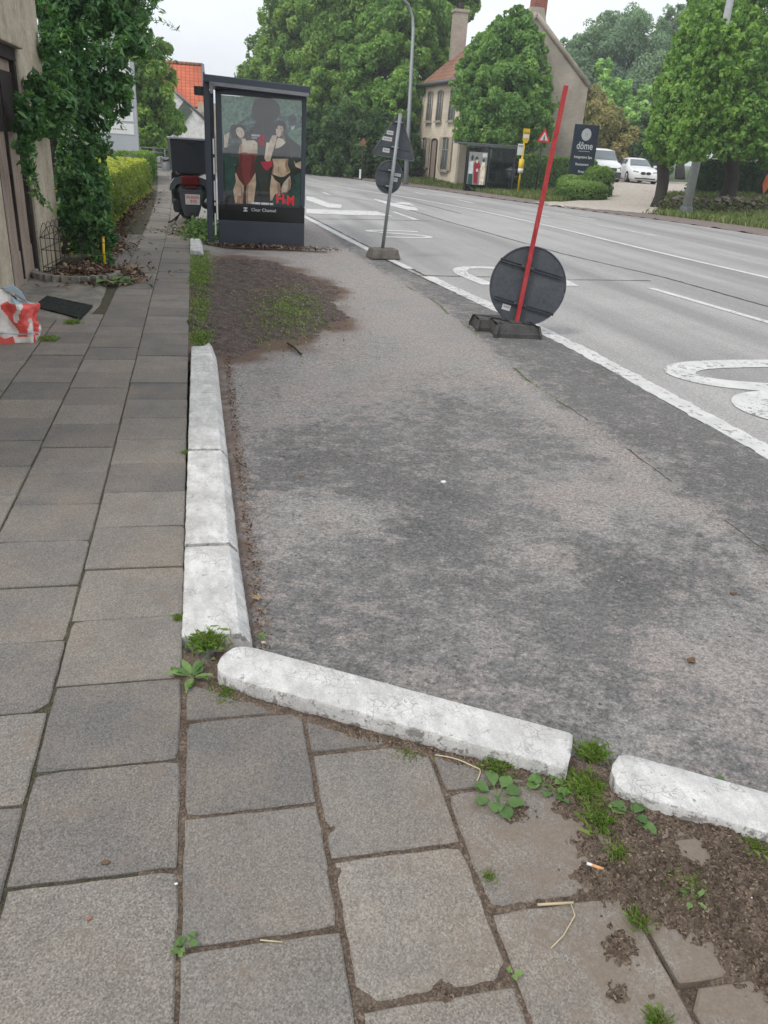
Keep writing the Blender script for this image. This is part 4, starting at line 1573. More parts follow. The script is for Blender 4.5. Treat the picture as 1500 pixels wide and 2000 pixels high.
    for s in (-1, 1):
        bm = bmesh.new()
        tube(bm, [(s*.27, 1.0, 1.05), (s*.36, .98, 1.12)], .007, 6)
        box(bm, (s*.39, .97, 1.0+.06), (.06, .03, .10), None, .012)
        obj('mirror', bm, MAT['chrome'] if s < 0 else MAT['black'], t)
    bm = bmesh.new()
    box(bm, (.02, .24, 1.165), (.56, .56, .56), None, .02, taper=(1.06, 1.02))
    b = obj('delivery_box', bm, MAT['box'], t)
    bm = bmesh.new()
    box(bm, (.02, .24, 1.46), (.61, .60, .035), None, .01)
    obj('box_lid', bm, MAT['boxlid'], b)
    bm = bmesh.new()
    box(bm, (.02, -.055, 1.40), (.12, .03, .02), None, .006)
    obj('box_handle', bm, MAT['black'], b)
    bm = bmesh.new()
    box(bm, (0, .27, .875), (.34, .4, .03), None, .008)
    obj('rear_rack', bm, MAT['black'], t)


build_scooter()


# ------------------------------------------------------------------ temporary signs, seen from behind
def build_triangle_sign():
    t = thing('roadside_sign', 'grey backs of a triangular and a round sign on a galvanised pole', 'road sign', (2.8, 12.95, -.07))
    bm = bmesh.new()
    box(bm, (.02, 0, .075), (.50, .36, .15), Matrix.Rotation(.08, 3, 'Z'), .02, taper=(.82, .8))
    obj('base_block', bm, MAT['block'], t)
    lean = Vector((.17, .03, 2.06)).normalized()
    top = Vector((0, 0, .12))+lean*1.98
    bm = bmesh.new()
    tube(bm, [(0, 0, .1), top], .028, 12)
    obj('pole', bm, MAT['galv'], t)
    X = Vector((1, -.12, -.10)).normalized()
    M = frame(Vector((0, .035, .12))+lean*1.98, X, lean)

    def rounded_tri(w, h, r):
        P = [(0, 0), (w/2, -h), (-w/2, -h)]
        out = []
        for i in range(3):
            a, b, c = [Vector(P[(i+k) % 3]) for k in (-1, 0, 1)]
            d1, d2 = (a-b).normalized(), (c-b).normalized()
            for k in range(7):
                s = k/6
                p0, p2 = b+d1*r, b+d2*r
                q = (1-s)**2*p0+2*s*(1-s)*b+s*s*p2
                out.append((q.x, q.y))
        return out
    bm = bmesh.new()
    prism(bm, rounded_tri(.68, .63, .07), .004, M @ Matrix.Translation((.0, .012, .02)))
    a = obj('triangle_plate', bm, MAT['signback'], t)
    bm = bmesh.new()
    rt = rounded_tri(.70, .65, .075)
    tube(bm, [M @ Vector((x, .012, z+.03)) for x, z in rt+rt[:1]], .0075, 6)
    obj('triangle_rim', bm, MAT['galv_dark'], a)
    bm = bmesh.new()
    e = [M @ Vector((x, .018, z+.03)) for x, z in rt]
    tube(bm, e[4:8], .009, 6)
    obj('red_edge', bm, MAT['redink'], a)
    for z in (-.12, -.47):
        w = .18 if z > -.2 else .46
        bm = bmesh.new()
        box(bm, M @ Vector((0, .006, z)), (w, .012, .03), M.to_3x3())
        obj('stiffener', bm, MAT['signback'], a)
    c0 = (-.02, -.90)
    bm = bmesh.new()
    prism(bm, ellipse(c0[0], c0[1], .205, .235, 28), .004, M @ Matrix.Translation((0, .03, 0)))
    c = obj('round_plate', bm, MAT['signback'], t)
    bm = bmesh.new()
    el = ellipse(c0[0], c0[1], .208, .238, 32)
    tube(bm, [M @ Vector((x, .028, z)) for x, z in el+el[:1]], .007, 6)
    obj('round_rim', bm, MAT['galv_dark'], c)
    for z in (-.80, -1.02):
        bm = bmesh.new()
        box(bm, M @ Vector((-.02, .02, z)), (.36, .012, .03), M.to_3x3())
        obj('stiffener', bm, MAT['signback'], c)
    for z in (-.12, -.47, -.80, -1.03):
        bm = bmesh.new()
        box(bm, M @ Vector((0, -.02, z)), (.11, .055, .022), M.to_3x3(), .006)
        ball(bm, M @ Vector((.04, -.05, z)), .012, 0, 8, 6)
        obj('clamp', bm, MAT['galv'], t)
    for (x, z, w, h) in ((-.105, -.28, .10, .055), (-.135, -.37, .15, .055), (-.125, -.53, .105, .06)):
        bm = bmesh.new()
        box(bm, M @ Vector((x, .010, z)), (w, .002, h), M.to_3x3())
        s = obj('sticker', bm, MAT['sticker'], a)
        bm = bmesh.new()
        for k in range(4):
            box(bm, M @ Vector((x-w*.28+k*w*.19, .0082, z)), (w*.10, .001, h*.3), M.to_3x3())
        obj('sticker_print', bm, MAT['galv_dark'], s)
    for (x, z, w, h) in ((.085, -.845, .15, .045), (.07, -.92, .10, .055)):
        bm = bmesh.new()
        box(bm, M @ Vector((x, .026, z)), (w, .002, h), M.to_3x3())
        s = obj('sticker', bm, MAT['sticker'], c)
        bm = bmesh.new()
        for k in range(4):
            box(bm, M @ Vector((x-w*.28+k*w*.19, .0242, z)), (w*.10, .001, h*.3), M.to_3x3())
        obj('sticker_print', bm, MAT['galv_dark'], s)


build_triangle_sign()


def base_slab(bm, M, L=.52, W=.34, H=.13, mi=0):
    """one recycled-rubber sign foot: bevelled slab with a raised rim and two hand slots"""
    z1 = H
    pts = [(-L/2, -W/2), (L/2, -W/2), (L/2, W/2), (-L/2, W/2)]
    lv = [(0, 1.0, 1.0), (H*.35, 1.0, 1.0), (H*.5, .97, .95), (H, .90, .84)]
    prev = None
    for z, sx, sy in lv:
        r = []
        for (x, y) in pts:
            for k in (0, 1):
                cx_, cy_ = (.88, 1.0) if k == (0 if x*y > 0 else 1) else (1.0, .84)
                r.append(bm.verts.new(M @ Vector((x*sx*cx_, y*sy*cy_, z))))
        if prev:
            for j in range(8):
                bm.faces.new((prev[j], prev[(j+1) % 8], r[(j+1) % 8], r[j]))
        prev = r
    bm.faces.new(prev)
    return prev


def build_round_sign():
    t = thing('roadside_sign', 'dark back of a large round sign on a leaning red pole', 'road sign', (3.05, 7.55, -.075))
    M1 = Matrix.Translation((-.02, -.02, 0)) @ Matrix.Rotation(-.10, 4, 'Z')
    bm = bmesh.new()
    base_slab(bm, M1, .50, .42, .13)
    f = obj('rubber_foot', bm, MAT['rubber'], t)
    for s in (-1, 1):
        bm = bmesh.new()
        box(bm, M1 @ Vector((s*.165, -.04, .127)), (.045, .16, .012), M1.to_3x3(), .004)
        obj('hand_slot', bm, MAT['black'], f)
    bm = bmesh.new()
    box(bm, M1 @ Vector((0, -.02, .135)), (.11, .11, .02), M1.to_3x3(), .004)
    obj('pole_socket', bm, MAT['rubber'], f)
    M2 = Matrix.Translation((-.14, .24, 0)) @ Matrix.Rotation(-.10, 4, 'Z')
    bm = bmesh.new()
    base_slab(bm, M2, .46, .36, .12)
    g = obj('rubber_foot', bm, MAT['rubber'], t)
    for s in (-1, 1):
        bm = bmesh.new()
        box(bm, M2 @ Vector((s*.15, .0, .117)), (.05, .15, .012), M2.to_3x3(), .004)
        obj('hand_slot', bm, MAT['black'], g)
    P0, P1 = Vector((.0, -.02, .13)), Vector((.27, .20, 2.26))
    p = (P1-P0).normalized()
    X = Vector((.95, -.26, -.17))
    X = (X-p*X.dot(p)).normalized()
    M = frame(P0, X, p)
    bm = bmesh.new()
    Lp = (P1-P0).length
    box(bm, M @ Vector((0, 0, Lp/2)), (.042, .042, Lp), M.to_3x3(), .003)
    obj('pole', bm, MAT['red'], t)
    cx_, cz_, r = .045, .36, .375
    bm = bmesh.new()
    prism(bm, ellipse(cx_, cz_, r, r, 48), .004, M @ Matrix.Translation((0, .052, 0)))
    d = obj('disc', bm, MAT['signback'], t)
    bm = bmesh.new()
    el = ellipse(cx_, cz_, r, r, 48)
    tube(bm, [M @ Vector((x, .050, z)) for x, z in el+el[:1]], .008, 6)
    obj('disc_rim', bm, MAT['signrim'], d)
    for dz in (.17, -.19):
        hw = math.sqrt(r*r-dz*dz)-.01
        bm = bmesh.new()
        A = M @ Matrix.Translation((cx_, .035, cz_+dz)) @ Matrix.Rotation(.12, 4, 'Y')
        box(bm, A @ Vector((0, 0, .012)), (hw*2, .028, .006), A.to_3x3())
        box(bm, A @ Vector((0, 0, -.012)), (hw*2, .028, .006), A.to_3x3())
        box(bm, A @ Vector((0, .008, 0)), (hw*2, .006, .024), A.to_3x3())
        b = obj('brace', bm, MAT['signback'], d)
        bm = bmesh.new()
        for k in (-1, 1):
            ball(bm, A @ Vector((-cx_+k*.045-.0, -.018, 0)), .011, 0, 8, 6)
        box(bm, A @ Vector((-cx_, -.008, 0)), (.12, .012, .03), A.to_3x3())
        obj('clamp', bm, MAT['galv_dark'], t)
    bm = bmesh.new()
    S = M @ Matrix.Translation((cx_-.17, .049, cz_-.235)) @ Matrix.Rotation(.12, 4, 'Y')
    box(bm, S @ Vector((0, 0, 0)), (.085, .002, .055), S.to_3x3())
    s = obj('sticker', bm, MAT['sticker'], d)
    bm = bmesh.new()
    for k in range(5):
        box(bm, S @ Vector((-.024+k*.013, -.0014, .004)), (.008, .001, .014), S.to_3x3())
    obj('sticker_print', bm, MAT['galv_dark'], s)


build_round_sign()


# ------------------------------------------------------------------ left: wall with door, fence, bag, mat
def build_wall():
    t = thing('house_wall', 'old plastered wall with weathered plank doors at the left edge', 'wall', (-1.84, 9.25, 0))
    # pillar beyond the door and wall on this side of the door; wall plane runs along Y
    bm = bmesh.new()
    box(bm, (-.16, 1.30, 2.2), (.42, 1.06, 4.4), Matrix.Rotation(-.06, 3, 'Z'), .02)
    obj('pillar', bm, MAT['plaster'], t)
    bm = bmesh.new()
    box(bm, (-.15, -3.3, 2.2), (.30, 5.3, 4.4), None, .02)
    obj('wall_panel', bm, MAT['plaster'], t)
    bm = bmesh.new()
    box(bm, (-.10, .05, 3.35), (.36, 1.5, 2.2), None, .02)
    obj('lintel', bm, MAT['plaster'], t)
    bm = bmesh.new()
    box(bm, (-.06, .72, 1.13), (.10, .10, 2.26), None, .008)
    box(bm, (-.06, -.62, 1.13), (.10, .08, 2.26), None, .008)
    box(bm, (-.06, .05, 2.2), (.12, 1.4, .14), None, .008)
    obj('door_frame', bm, MAT['darkwood'], t)
    for k, (a, b) in enumerate(((-.57, .03), (.06, .66))):
        bm = bmesh.new()
        n = 4
        for i in range(n):
            w = (b-a)/n
            box(bm, (-.075, a+w*(i+.5), 1.10), (.035, w-.006, 2.1), None, .004)
        d = obj('door_leaf', bm, MAT['wood'], t)
        bm = bmesh.new()
        box(bm, (-.052, (a+b)/2, .17), (.012, b-a-.01, .34), None, .003)
        obj('kick_board', bm, MAT['wood'], d)
        bm = bmesh.new()
        box(bm, (-.05, (a+b)/2, 1.75), (.014, b-a-.03, .55), None, .003)
        obj('upper_panel', bm, MAT['darkwood'], d)
    bm = bmesh.new()
    box(bm, (-.045, .045, 1.1), (.03, .03, 2.1), None, .005)
    obj('astragal', bm, MAT['darkwood'], t)


build_wall()


def build_fencelet():
    t = thing('garden_fence', 'low rusty wire border fence with looped tops at the wall foot', 'fence', (-1.80, 9.95, 0))
    bm = bmesh.new()
    A, B = Vector((0, 0, 0)), Vector((.12, 1.1, 0))
    pts = [A.lerp(B, i/6) for i in range(7)]
    C_, D_ = Vector((0, 0, 0)), Vector((.75, -.25, 0))
    for a, b, n in ((A, B, 6), (C_, D_, 5)):
        for i in range(n+1):
            p = a.lerp(b, i/n)
            tube(bm, [p+Vector((0, 0, -.02)), p+Vector((0, 0, .40))], .004, 5)
        for z in (.40, .27, .08):
            tube(bm, [a+Vector((0, 0, z)), b+Vector((0, 0, z))], .004, 5)
        for i in range(n-1):
            p, q = a.lerp(b, i/n), a.lerp(b, (i+2)/n)
            tube(bm, [p.lerp(q, s)+Vector((0, 0, .40+.14*math.sin(math.pi*s))) for s in np.linspace(0, 1, 9)], .0035, 5)
    obj('wire', bm, MAT['iron'], t)


build_fencelet()

bm = bmesh.new()
prev = None
for i in range(15):
    a = math.pi*(.98-i/14*1.02)
    c = Vector((-1.42+.44*math.cos(a), 9.78-.42*math.sin(a)))
    box(bm, (c.x, c.y, .02), (.10, .06, .13+.02*nz(i, 0, 1.3)), Matrix.Rotation(a+math.pi/2, 3, 'Z'), .012)
tag(obj('planter_edge', bm, MAT['apron']), 'curved row of worn concrete edging under the climbing shrub', 'garden edging')

bm = bmesh.new()
tube(bm, [(-1.20, 10.6, -.02), (-1.20, 10.6, .2), (-1.19, 10.59, .36)], .015, 10)
tag(obj('marker_post', bm, MAT['yellow']), 'thin yellow post half hidden in the leaves by the path', 'post')


def build_bag():
    t = thing('plastic_bag', 'crumpled coral and white plastic sack standing by the wall', 'bag', (-1.475, 6.72, .0), .25)
    t.scale = (1.0, 1.0, 1.12)
    n, m = 120, 80
    V, mat_ = [], []
    for j in range(m+1):
        v = j/m
        for i in range(n):
            a = 2*math.pi*i/n
            sq = (abs(math.cos(a))**2.8+abs(math.sin(a))**2.8)**(-1/2.8)
            wx, wy = .150, .085
            prof = 1.0+.10*math.sin(v*2.6)-.05*v if v < .7 else 1.02-.75*((v-.7)/.3)**1.35
            fold = .030*math.sin(a*5+3*v)*(.35+v)+.06*nz(math.cos(a)*1.7, math.sin(a)*1.7, 1.2, v*3.2)*(.3+v)+.028*abs(nz(math.cos(a)*4, math.sin(a)*4, 1.2, v*7))
            r = sq*prof
            x = (wx*r+fold*.8)*math.cos(a)
            y = (wy*r+fold*.8)*math.sin(a)
            z = v*.36+.02*nz(x*9, y*9, 1, v)-(.0 if v < .7 else .04*(v-.7)/.3*(1+math.cos(a)))
            V.append((x, y, z))
    F = []
    mi = []
    for j in range(m):
        for i in range(n):
            F.append((j*n+i, j*n+(i+1) % n, (j+1)*n+(i+1) % n, (j+1)*n+i))
            a = 2*math.pi*(i+.5)/n
            v = (j+.5)/m
            k = 0
            if math.cos(a) < -.2+.3*math.sin(v*7) or mnoise.noise(Vector((math.cos(a)*2.2, math.sin(a)*2.2, v*2.6))) > .22: k = 1
            if v < .13 and math.sin(5*a+2) > -.1: k = 1
            if .17 < v < .20: k = 2
            if v > .83: k = 2 if math.cos(a) > -.1 else 1
            mi.append(k)
    o = npmesh('sack', np.array(V), np.array(F), [MAT['bagred'], MAT['bagwhite'], MAT['bagblue']], t, smooth=True)
    o.data.polygons.foreach_set('material_index', np.array(mi, np.int32))
    bm = bmesh.new()
    prism(bm, [(-.02, 0), (.05, .015), (.11, -.035), (.135, -.09), (.05, -.03), (-.005, -.02)], .07, Matrix.Translation((-.03, -.045, .37)))
    obj('torn_flap', bm, MAT['bagblue'], t)
    bm = bmesh.new()
    prism(bm, ellipse(.105, .155, .014, .016, 14), .003, Matrix.Translation((0, -.098, 0)))
    obj('round_mark', bm, MAT['bagwhite'], t)
    bm = bmesh.new()
    prism(bm, [(-.15, 0), (-.02, 0), (-.03, .05), (-.09, .035), (-.16, .07)], .03, Matrix.Translation((-.0, -.105, 0)))
    obj('loose_corner', bm, MAT['bagred'], t)


build_bag()

bm = bmesh.new()
mc = [ray(65, 598, .02), ray(158, 622, .02), ray(182, 597, .02), ray(92, 578, .02)]
n = 46
for i in range(n):
    u0, u1 = i/n, (i+.6)/n
    a, b = mc[0].lerp(mc[1], u0), mc[0].lerp(mc[1], u1)
    c, d = mc[3].lerp(mc[2], u1), mc[3].lerp(mc[2], u0)
    w = .001*math.sin(i*.9)+.005
    vs = [bm.verts.new(v+Vector((0, 0, h))) for h in (-.012, w) for v in (a, b, c, d)]
    for q in ((0, 1, 2, 3), (4, 5, 6, 7), (0, 1, 5, 4), (1, 2, 6, 5), (2, 3, 7, 6), (3, 0, 4, 7)):
        bm.faces.new([vs[k] for k in q])
vs = [bm.verts.new(v+Vector((0, 0, .004))) for v in mc]
bm.faces.new(vs)
bmesh.ops.recalc_face_normals(bm, faces=bm.faces)
tag(obj('door_mat', bm, MAT['mat']), 'ribbed black rubber mat lying before the old wall', 'door mat')


# ------------------------------------------------------------------ left greenery
def sprays(name, lines, size, mat, parent, seed, off=Vector((0, 0, 0)), step=.045):
    """arching twigs with pairs of leaves"""
    rng = np.random.default_rng(seed)
    bm = bmesh.new()
    P, N, Tn = [], [], []
    for L_ in lines:
        pts = [Vector(p)-off for p in smooth_poly3(L_)]
        tube(bm, pts, [.006*(1-.8*i/len(pts)) for i in range(len(pts))], 5)
        acc = 0
        for a, b in zip(pts, pts[1:]):
            acc += (b-a).length
            if acc > step:
                acc = 0
                for s in (-1, 1):
                    q = Vector(rng.normal(size=3))
                    d = (b-a).normalized()
                    side = d.cross(q).normalized()*size*.6*s
                    P.append(tuple(a+side+d*.01)); N.append(tuple(Vector(rng.normal(size=3))*.6+Vector((0, -.5, .8))))
    o = obj('twig', bm, MAT['stem'], parent)
    leaves(name, np.array(P), np.array(N), size, mat, parent, seed, 2.3, droop=.2)


def smooth_poly3(P, k=8):
    out = []
    n = len(P)
    P = [np.array(p, float) for p in P]
    for i in range(n-1):
        p0, p1, p2, p3 = P[max(i-1, 0)], P[i], P[i+1], P[min(i+2, n-1)]
        for t in np.linspace(0, 1, k, endpoint=False):
            out.append(tuple(.5*((2*p1)+(-p0+p2)*t+(2*p0-5*p1+4*p2-p3)*t*t+(-p0+3*p1-3*p2+p3)*t**3)))
    out.append(tuple(P[-1]))
    return out


def build_climber():
    rng = np.random.default_rng(31)
    base = Vector((-1.45, 10.1, 0))
    t = thing('climbing_shrub', 'tall leafy climbing shrub spilling over the wall end beside the path', 'shrub', tuple(base))
    bl = pxblobs([(215, -110, 10.5, 110), (120, -70, 10.6, 60), (175, -10, 10.4, 85), (245, 10, 10.4, 48), (265, 75, 10.5, 32), (205, 100, 10.3, 68), (150, 175, 10.1, 62), (205, 175, 10.2, 46), 
                  (120, 150, 9.6, 40), (78, 175, 8.35, 30), (55, 205, 7.85, 24), (100, 225, 8.9, 42), (60, 250, 7.9, 26), (110, 190, 9.2, 44), (45, 290, 7.6, 17), (50, 325, 7.75, 14), (70, 235, 8.1, 22), (95, 60, 9.2, 14), (148, 330, 10.3, 36), (150, 400, 10.3, 34), (155, 460, 10.25, 30), (165, 250, 10.1, 52), (175, 310, 10.1, 42), (172, 370, 10.1, 42), (178, 430, 10.05, 36), (190, 485, 10.0, 28), (205, 520, 9.9, 20), (110, 30, 9.9, 44), (130, 85, 9.8, 40), (90, 90, 9.0, 22), (150, 10, 9.9, 44), (203, 440, 9.7, 12), (200, 445, 9.9, 20), (214, 470, 9.95, 14), (190, 400, 9.9, 30), (140, 430, 9.9, 26), (150, 350, 9.9, 30), (135, 370, 10.0, 24), (140, 300, 10.2, 24)])
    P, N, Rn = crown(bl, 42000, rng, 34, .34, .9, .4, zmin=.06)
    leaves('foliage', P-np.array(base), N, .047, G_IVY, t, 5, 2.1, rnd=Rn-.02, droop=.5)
    bm = bmesh.new()
    for k in range(0):
        x0 = rng.uniform(.0, .2)
        pts = [(x0, rng.uniform(-.1, .25), -.02)]
        for z in (.5, 1.0, 1.6, 2.3, 3.1, 4.0):
            pts.append((x0*.9+rng.normal()*.05-.01*z, .15+rng.normal()*.05, z))
        tube(bm, smooth_poly3(pts, 4), .008+.009*rng.random(), 6)
    tube(bm, [tuple(at(105, 330, 10.6)-base), tuple(at(100, 150, 10.6)-base), tuple(at(92, 0, 10.5)-base), tuple(at(88, -120, 10.5)-base)], [.07, .12, .13, .13], 10)
    tube(bm, [tuple(at(118, 510, 10.6)-base), tuple(at(108, 400, 10.6)-base), tuple(at(105, 330, 10.6)-base)], [.07, .06, .07], 8)
    obj('stem', bm, MAT['bark'], t)
    sp = []
    for L_ in ([(250, 60), (290, 40), (325, 45), (352, 62)], [(240, 90), (290, 95), (320, 108), (345, 120)], [(255, 20), (290, 5), (310, 15), (318, 30)], [(250, 110), (290, 125), (318, 135), (335, 125)], [(270, -10), (300, -5), (318, 2)],
               [(240, 150), (262, 150), (275, 165)], [(210, 230), (232, 235), (240, 255)], [(205, 300), (222, 305), (232, 320)], [(55, 320), (75, 385), (92, 395), (104, 412)], [(50, 340), (62, 372), (75, 378)], [(60, 280), (66, 330), (60, 350)]):
        sp.append([tuple(at(a, b, 10.2 if a > 130 else 7.5+(a-40)*.022)) for a, b in L_])
    for k, L_ in enumerate(sp):
        sprays('spray_leaf', [L_], .045, G_IVY, t, 9+k, base, .05)


build_climber()

# broad dock leaves at the shrub foot
def rosette(name, label, cat, c, n, L_, W_, mat, seed, tilt=(.15, .7), group=None, petiole=.35, z=0.0, extra=0):
    rng = np.random.default_rng(seed)
    bm = bmesh.new()
    lay = bm.faces.layers.float.new('rnd')
    for i in range(n):
        a = 2*math.pi*i/n+rng.normal()*.35
        l = L_*rng.uniform(.6, 1.15)
        w = W_*rng.uniform(.7, 1.1)
        el = rng.uniform(*tilt)
        d = Vector((math.cos(a), math.sin(a), 0))
        s = Vector((-d.y, d.x, 0))
        m = 8
        rows = []
        r = float(np.clip(rng.uniform(.2, .95), 0, 1))
        for j in range(m+1):
            u = j/m
            ww = w*.06 if u < petiole else w*math.sin(math.pi*min(1, (u-petiole)/(1-petiole)*.93+.07))**.7
            if j == m: ww = w*.02
            h = math.sin(el)*l*u-.9*l*u*u*math.sin(el)*.75+.003
            c0 = d*(l*u*math.cos(el*.6))+Vector((0, 0, h+.01*rng.normal()*u*.4))
            wob = .10*w*math.sin(j*2.1+i)
            rows.append([bm.verts.new(c0+s*(-ww/2+wob*.3)+Vector((0, 0, ww*.12))), bm.verts.new(c0+s*wob*.2), bm.verts.new(c0+s*(ww/2+wob*.3)+Vector((0, 0, ww*.12)))])
        for p, q in zip(rows, rows[1:]):
            for k in (0, 1):
                f = bm.faces.new((p[k], p[k+1], q[k+1], q[k]))
                f[lay] = min(1, max(0, r+rng.normal()*.05))
                f.smooth = True
    o = obj(name, bm, mat)
    o.location = (c[0], c[1], z)
    return tag(o, label, cat, group)


c = ray(222, 555, 0)
rosette('dock_plant', 'broad crinkled dock leaves at the foot of the climbing shrub', 'plant', c, 11, .26, .13, G_WEED, 4, (.2, .8))

# hedges
def hedge(name, label, path, w, h, n, size, mat, seed, top_yellow=.5):
    rng = np.random.default_rng(seed)
    b = path[0]
    t = thing(name, label, 'hedge', (b[0], b[1], float(T(b[0], b[1]))+.08))
    o = np.array(t.location)
    P, N, v = hedge_pts(path, w, h, n, rng, lambda x, y: -.02-.3*float(ss(18, 50, y)))
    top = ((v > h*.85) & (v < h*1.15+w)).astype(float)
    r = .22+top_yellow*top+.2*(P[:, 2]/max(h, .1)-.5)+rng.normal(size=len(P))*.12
    leaves('foliage', P-o, N, size, mat, t, seed, 1.5, rnd=r)
    bm = bmesh.new()
    for a, c_ in zip(path, path[1:]):
        m = (Vector((a[0], a[1], 0))+Vector((c_[0], c_[1], 0)))/2
        d = Vector((c_[0]-a[0], c_[1]-a[1], 0))
        box(bm, (m.x-o[0], m.y-o[1], h*.42), (w*.72, d.length*.96, h*.78), Matrix.Rotation(-math.atan2(d.x, d.y), 3, 'Z'), .05)
    obj('twiggy_core', bm, MAT['darkwood'], t)
    return t


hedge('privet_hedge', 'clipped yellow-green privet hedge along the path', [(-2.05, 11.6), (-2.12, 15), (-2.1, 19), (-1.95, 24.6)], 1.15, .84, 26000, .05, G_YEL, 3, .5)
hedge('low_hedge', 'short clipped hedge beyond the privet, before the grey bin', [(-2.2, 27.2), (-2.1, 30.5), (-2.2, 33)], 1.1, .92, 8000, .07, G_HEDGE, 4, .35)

# leaf litter under the hedge and by the scooter
rl = np.random.default_rng(5)


def litter(name, P, size, seed, mat=M_LITTER, h=.01):
    rng = np.random.default_rng(seed)
    N = rng.normal(size=(len(P), 3))*.35+np.array([0, 0, 1])
    o = leaves(name, np.array(P), N, size, mat, None, seed, 1.7, fold=.4)
    return tag(o, kind='stuff')


P = []
for k in range(2600):
    y = rl.uniform(10.6, 26)
    P.append((-1.47-.002*(y-10)+abs(rl.normal())*.12*(1 if rl.random() < .8 else 2.4)-.08+.25*math.exp(-((y-12.3)/1.2)**2), y, .012+rl.random()*.02-.3*float(ss(18, 50, y))))
for k in range(900):
    P.append((rl.normal(-1.25, .28), rl.normal(10.0, .35), .02+rl.random()*.015))
for k in range(500):
    P.append((rl.normal(-.12, .22), rl.normal(15.0, .5), -.01+rl.random()*.02))
litter('leaf_litter', P, .05, 6)

# far left: totem, fence, bin, shrubs, house
def build_totem():
    b = ground(272, 400)
    c0 = at(272, 306, 25.0)
    zt = at(262, 78, 25.5).z
    t = thing('advert_totem', 'tall pale grey sign board with white name plates behind the privet hedge', 'sign', (c0.x-.62, c0.y, -.15), math.radians(-4))
    bm = bmesh.new()
    box(bm, (0, .12, (zt+.15)/2+.35), (1.24, .20, zt+.15-.7), None, .01)
    obj('panel', bm, MAT['totem'], t)
    bm = bmesh.new()
    box(bm, (0, .12, .4), (1.0, .12, .8), None, .01)
    obj('foot', bm, MAT['black'], t)
    z = 1.66
    for k in range(6):
        bm = bmesh.new()
        box(bm, (-.04, .015, z), (1.12, .02, .30), None, .003)
        p = obj('name_plate', bm, MAT['white'], t)
        bm = bmesh.new()
        rr = random.Random(k)
        x = -.1
        while x < .32:
            w = rr.uniform(.02, .045)
            box(bm, (x, .003, z-.015), (w, .004, .035 if k else .03))
            x += w+.015
        obj('plate_print', bm, plain('plate_ink', (.25, .20, .22), .6) if k == 0 else MAT['galv_dark'], p)
        z += .37


build_totem()


def build_barrier():
    p, q = at(276, 306, 33), at(322, 309, 33)
    t = thing('metal_barrier', 'grey tubular metal barrier between the totem and the bin', 'barrier', (p.x, p.y, p.z-.5))
    bm = bmesh.new()
    L_ = q.x-p.x
    for z in (.15, .45, .68, .85):
        tube(bm, [(0, 0, z), (L_, 0, z)], .03, 6)
    obj('rail', bm, MAT['galv_dark'], t)
    for x in (0, L_*.55, L_):
        bm = bmesh.new()
        tube(bm, [(x, 0, -.1), (x, 0, .88)], .035, 6)
        obj('post', bm, MAT['galv_dark'], t)


build_barrier()
bb = at(327, 349, 33)
t = thing('litter_bin', 'grey round litter bin at the far end of the path', 'bin', (bb.x, bb.y, bb.z-.02))
bm = bmesh.new()
tube(bm, [(0, 0, 0), (0, 0, .1), (0, 0, .74)], [.17, .19, .22], 18)
obj('body', bm, MAT['galv_dark'], t)
bm = bmesh.new()
tube(bm, [(0, 0, .74), (0, 0, .78), (0, 0, .84)], [.24, .24, .12], 18)
obj('lid', bm, MAT['galv_dark'], t)

# dark box added in place of a parked car tail between climber and totem
bb = at(217, 318, 22)
t = thing('car_tail_block', 'black bollard with a white stripe for a parked car tail behind the climbing shrub', 'placeholder', (bb.x, bb.y, 0))
bm = bmesh.new()
box(bm, (0, 0, bb.z/2+.18), (.17, .2, bb.z+.36), None, .03)
obj('shaft', bm, MAT['black'], t)
bm = bmesh.new()
box(bm, (.095, -.01, bb.z/2+.22), (.02, .12, bb.z*.8), None, .004)
obj('white_strip', bm, MAT['white'], t)
bb = at(243, 318, 21)
bm = bmesh.new()
tube(bm, [(bb.x, bb.y, .2), (bb.x, bb.y, bb.z+.02)], .02, 6)
box(bm, (bb.x, bb.y, bb.z), (.10, .05, .16), None, .01)
tag(obj('marker_stake', bm, MAT['white']), 'small white marker stake poking out of the privet hedge', 'stake')

g0 = at(290, 330, 35)
tree('dark_tree', 'dark leafy tree rising behind the grey totem', 'tree', (g0.x, g0.y, -.2), pxblobs([(285, 120, 35, 42), (300, 95, 35, 30), (255, 130, 34, 42), (285, 175, 35, 44), (300, 215, 35, 40), (270, 240, 35, 45), (290, 270, 35, 35), (315, 150, 36, 26), (240, 60, 35, 50), (225, 10, 35, 50)]), 26000, .14, G_DARK.copy() if False else G_TREE, .16, .08, 21, None, 24, .36)
g0 = at(322, 330, 39)
tree('round_shrub', 'rounded bright green bush in front of the white gable', 'shrub', (g0.x, g0.y, -.2), pxblobs([(318, 252, 39, 40), (326, 222, 39, 30), (300, 270, 39, 36), (338, 265, 39, 26), (312, 200, 39, 24)]), 15000, .13, G_LINDEN, .1, .06, 22, None, 24, .34)


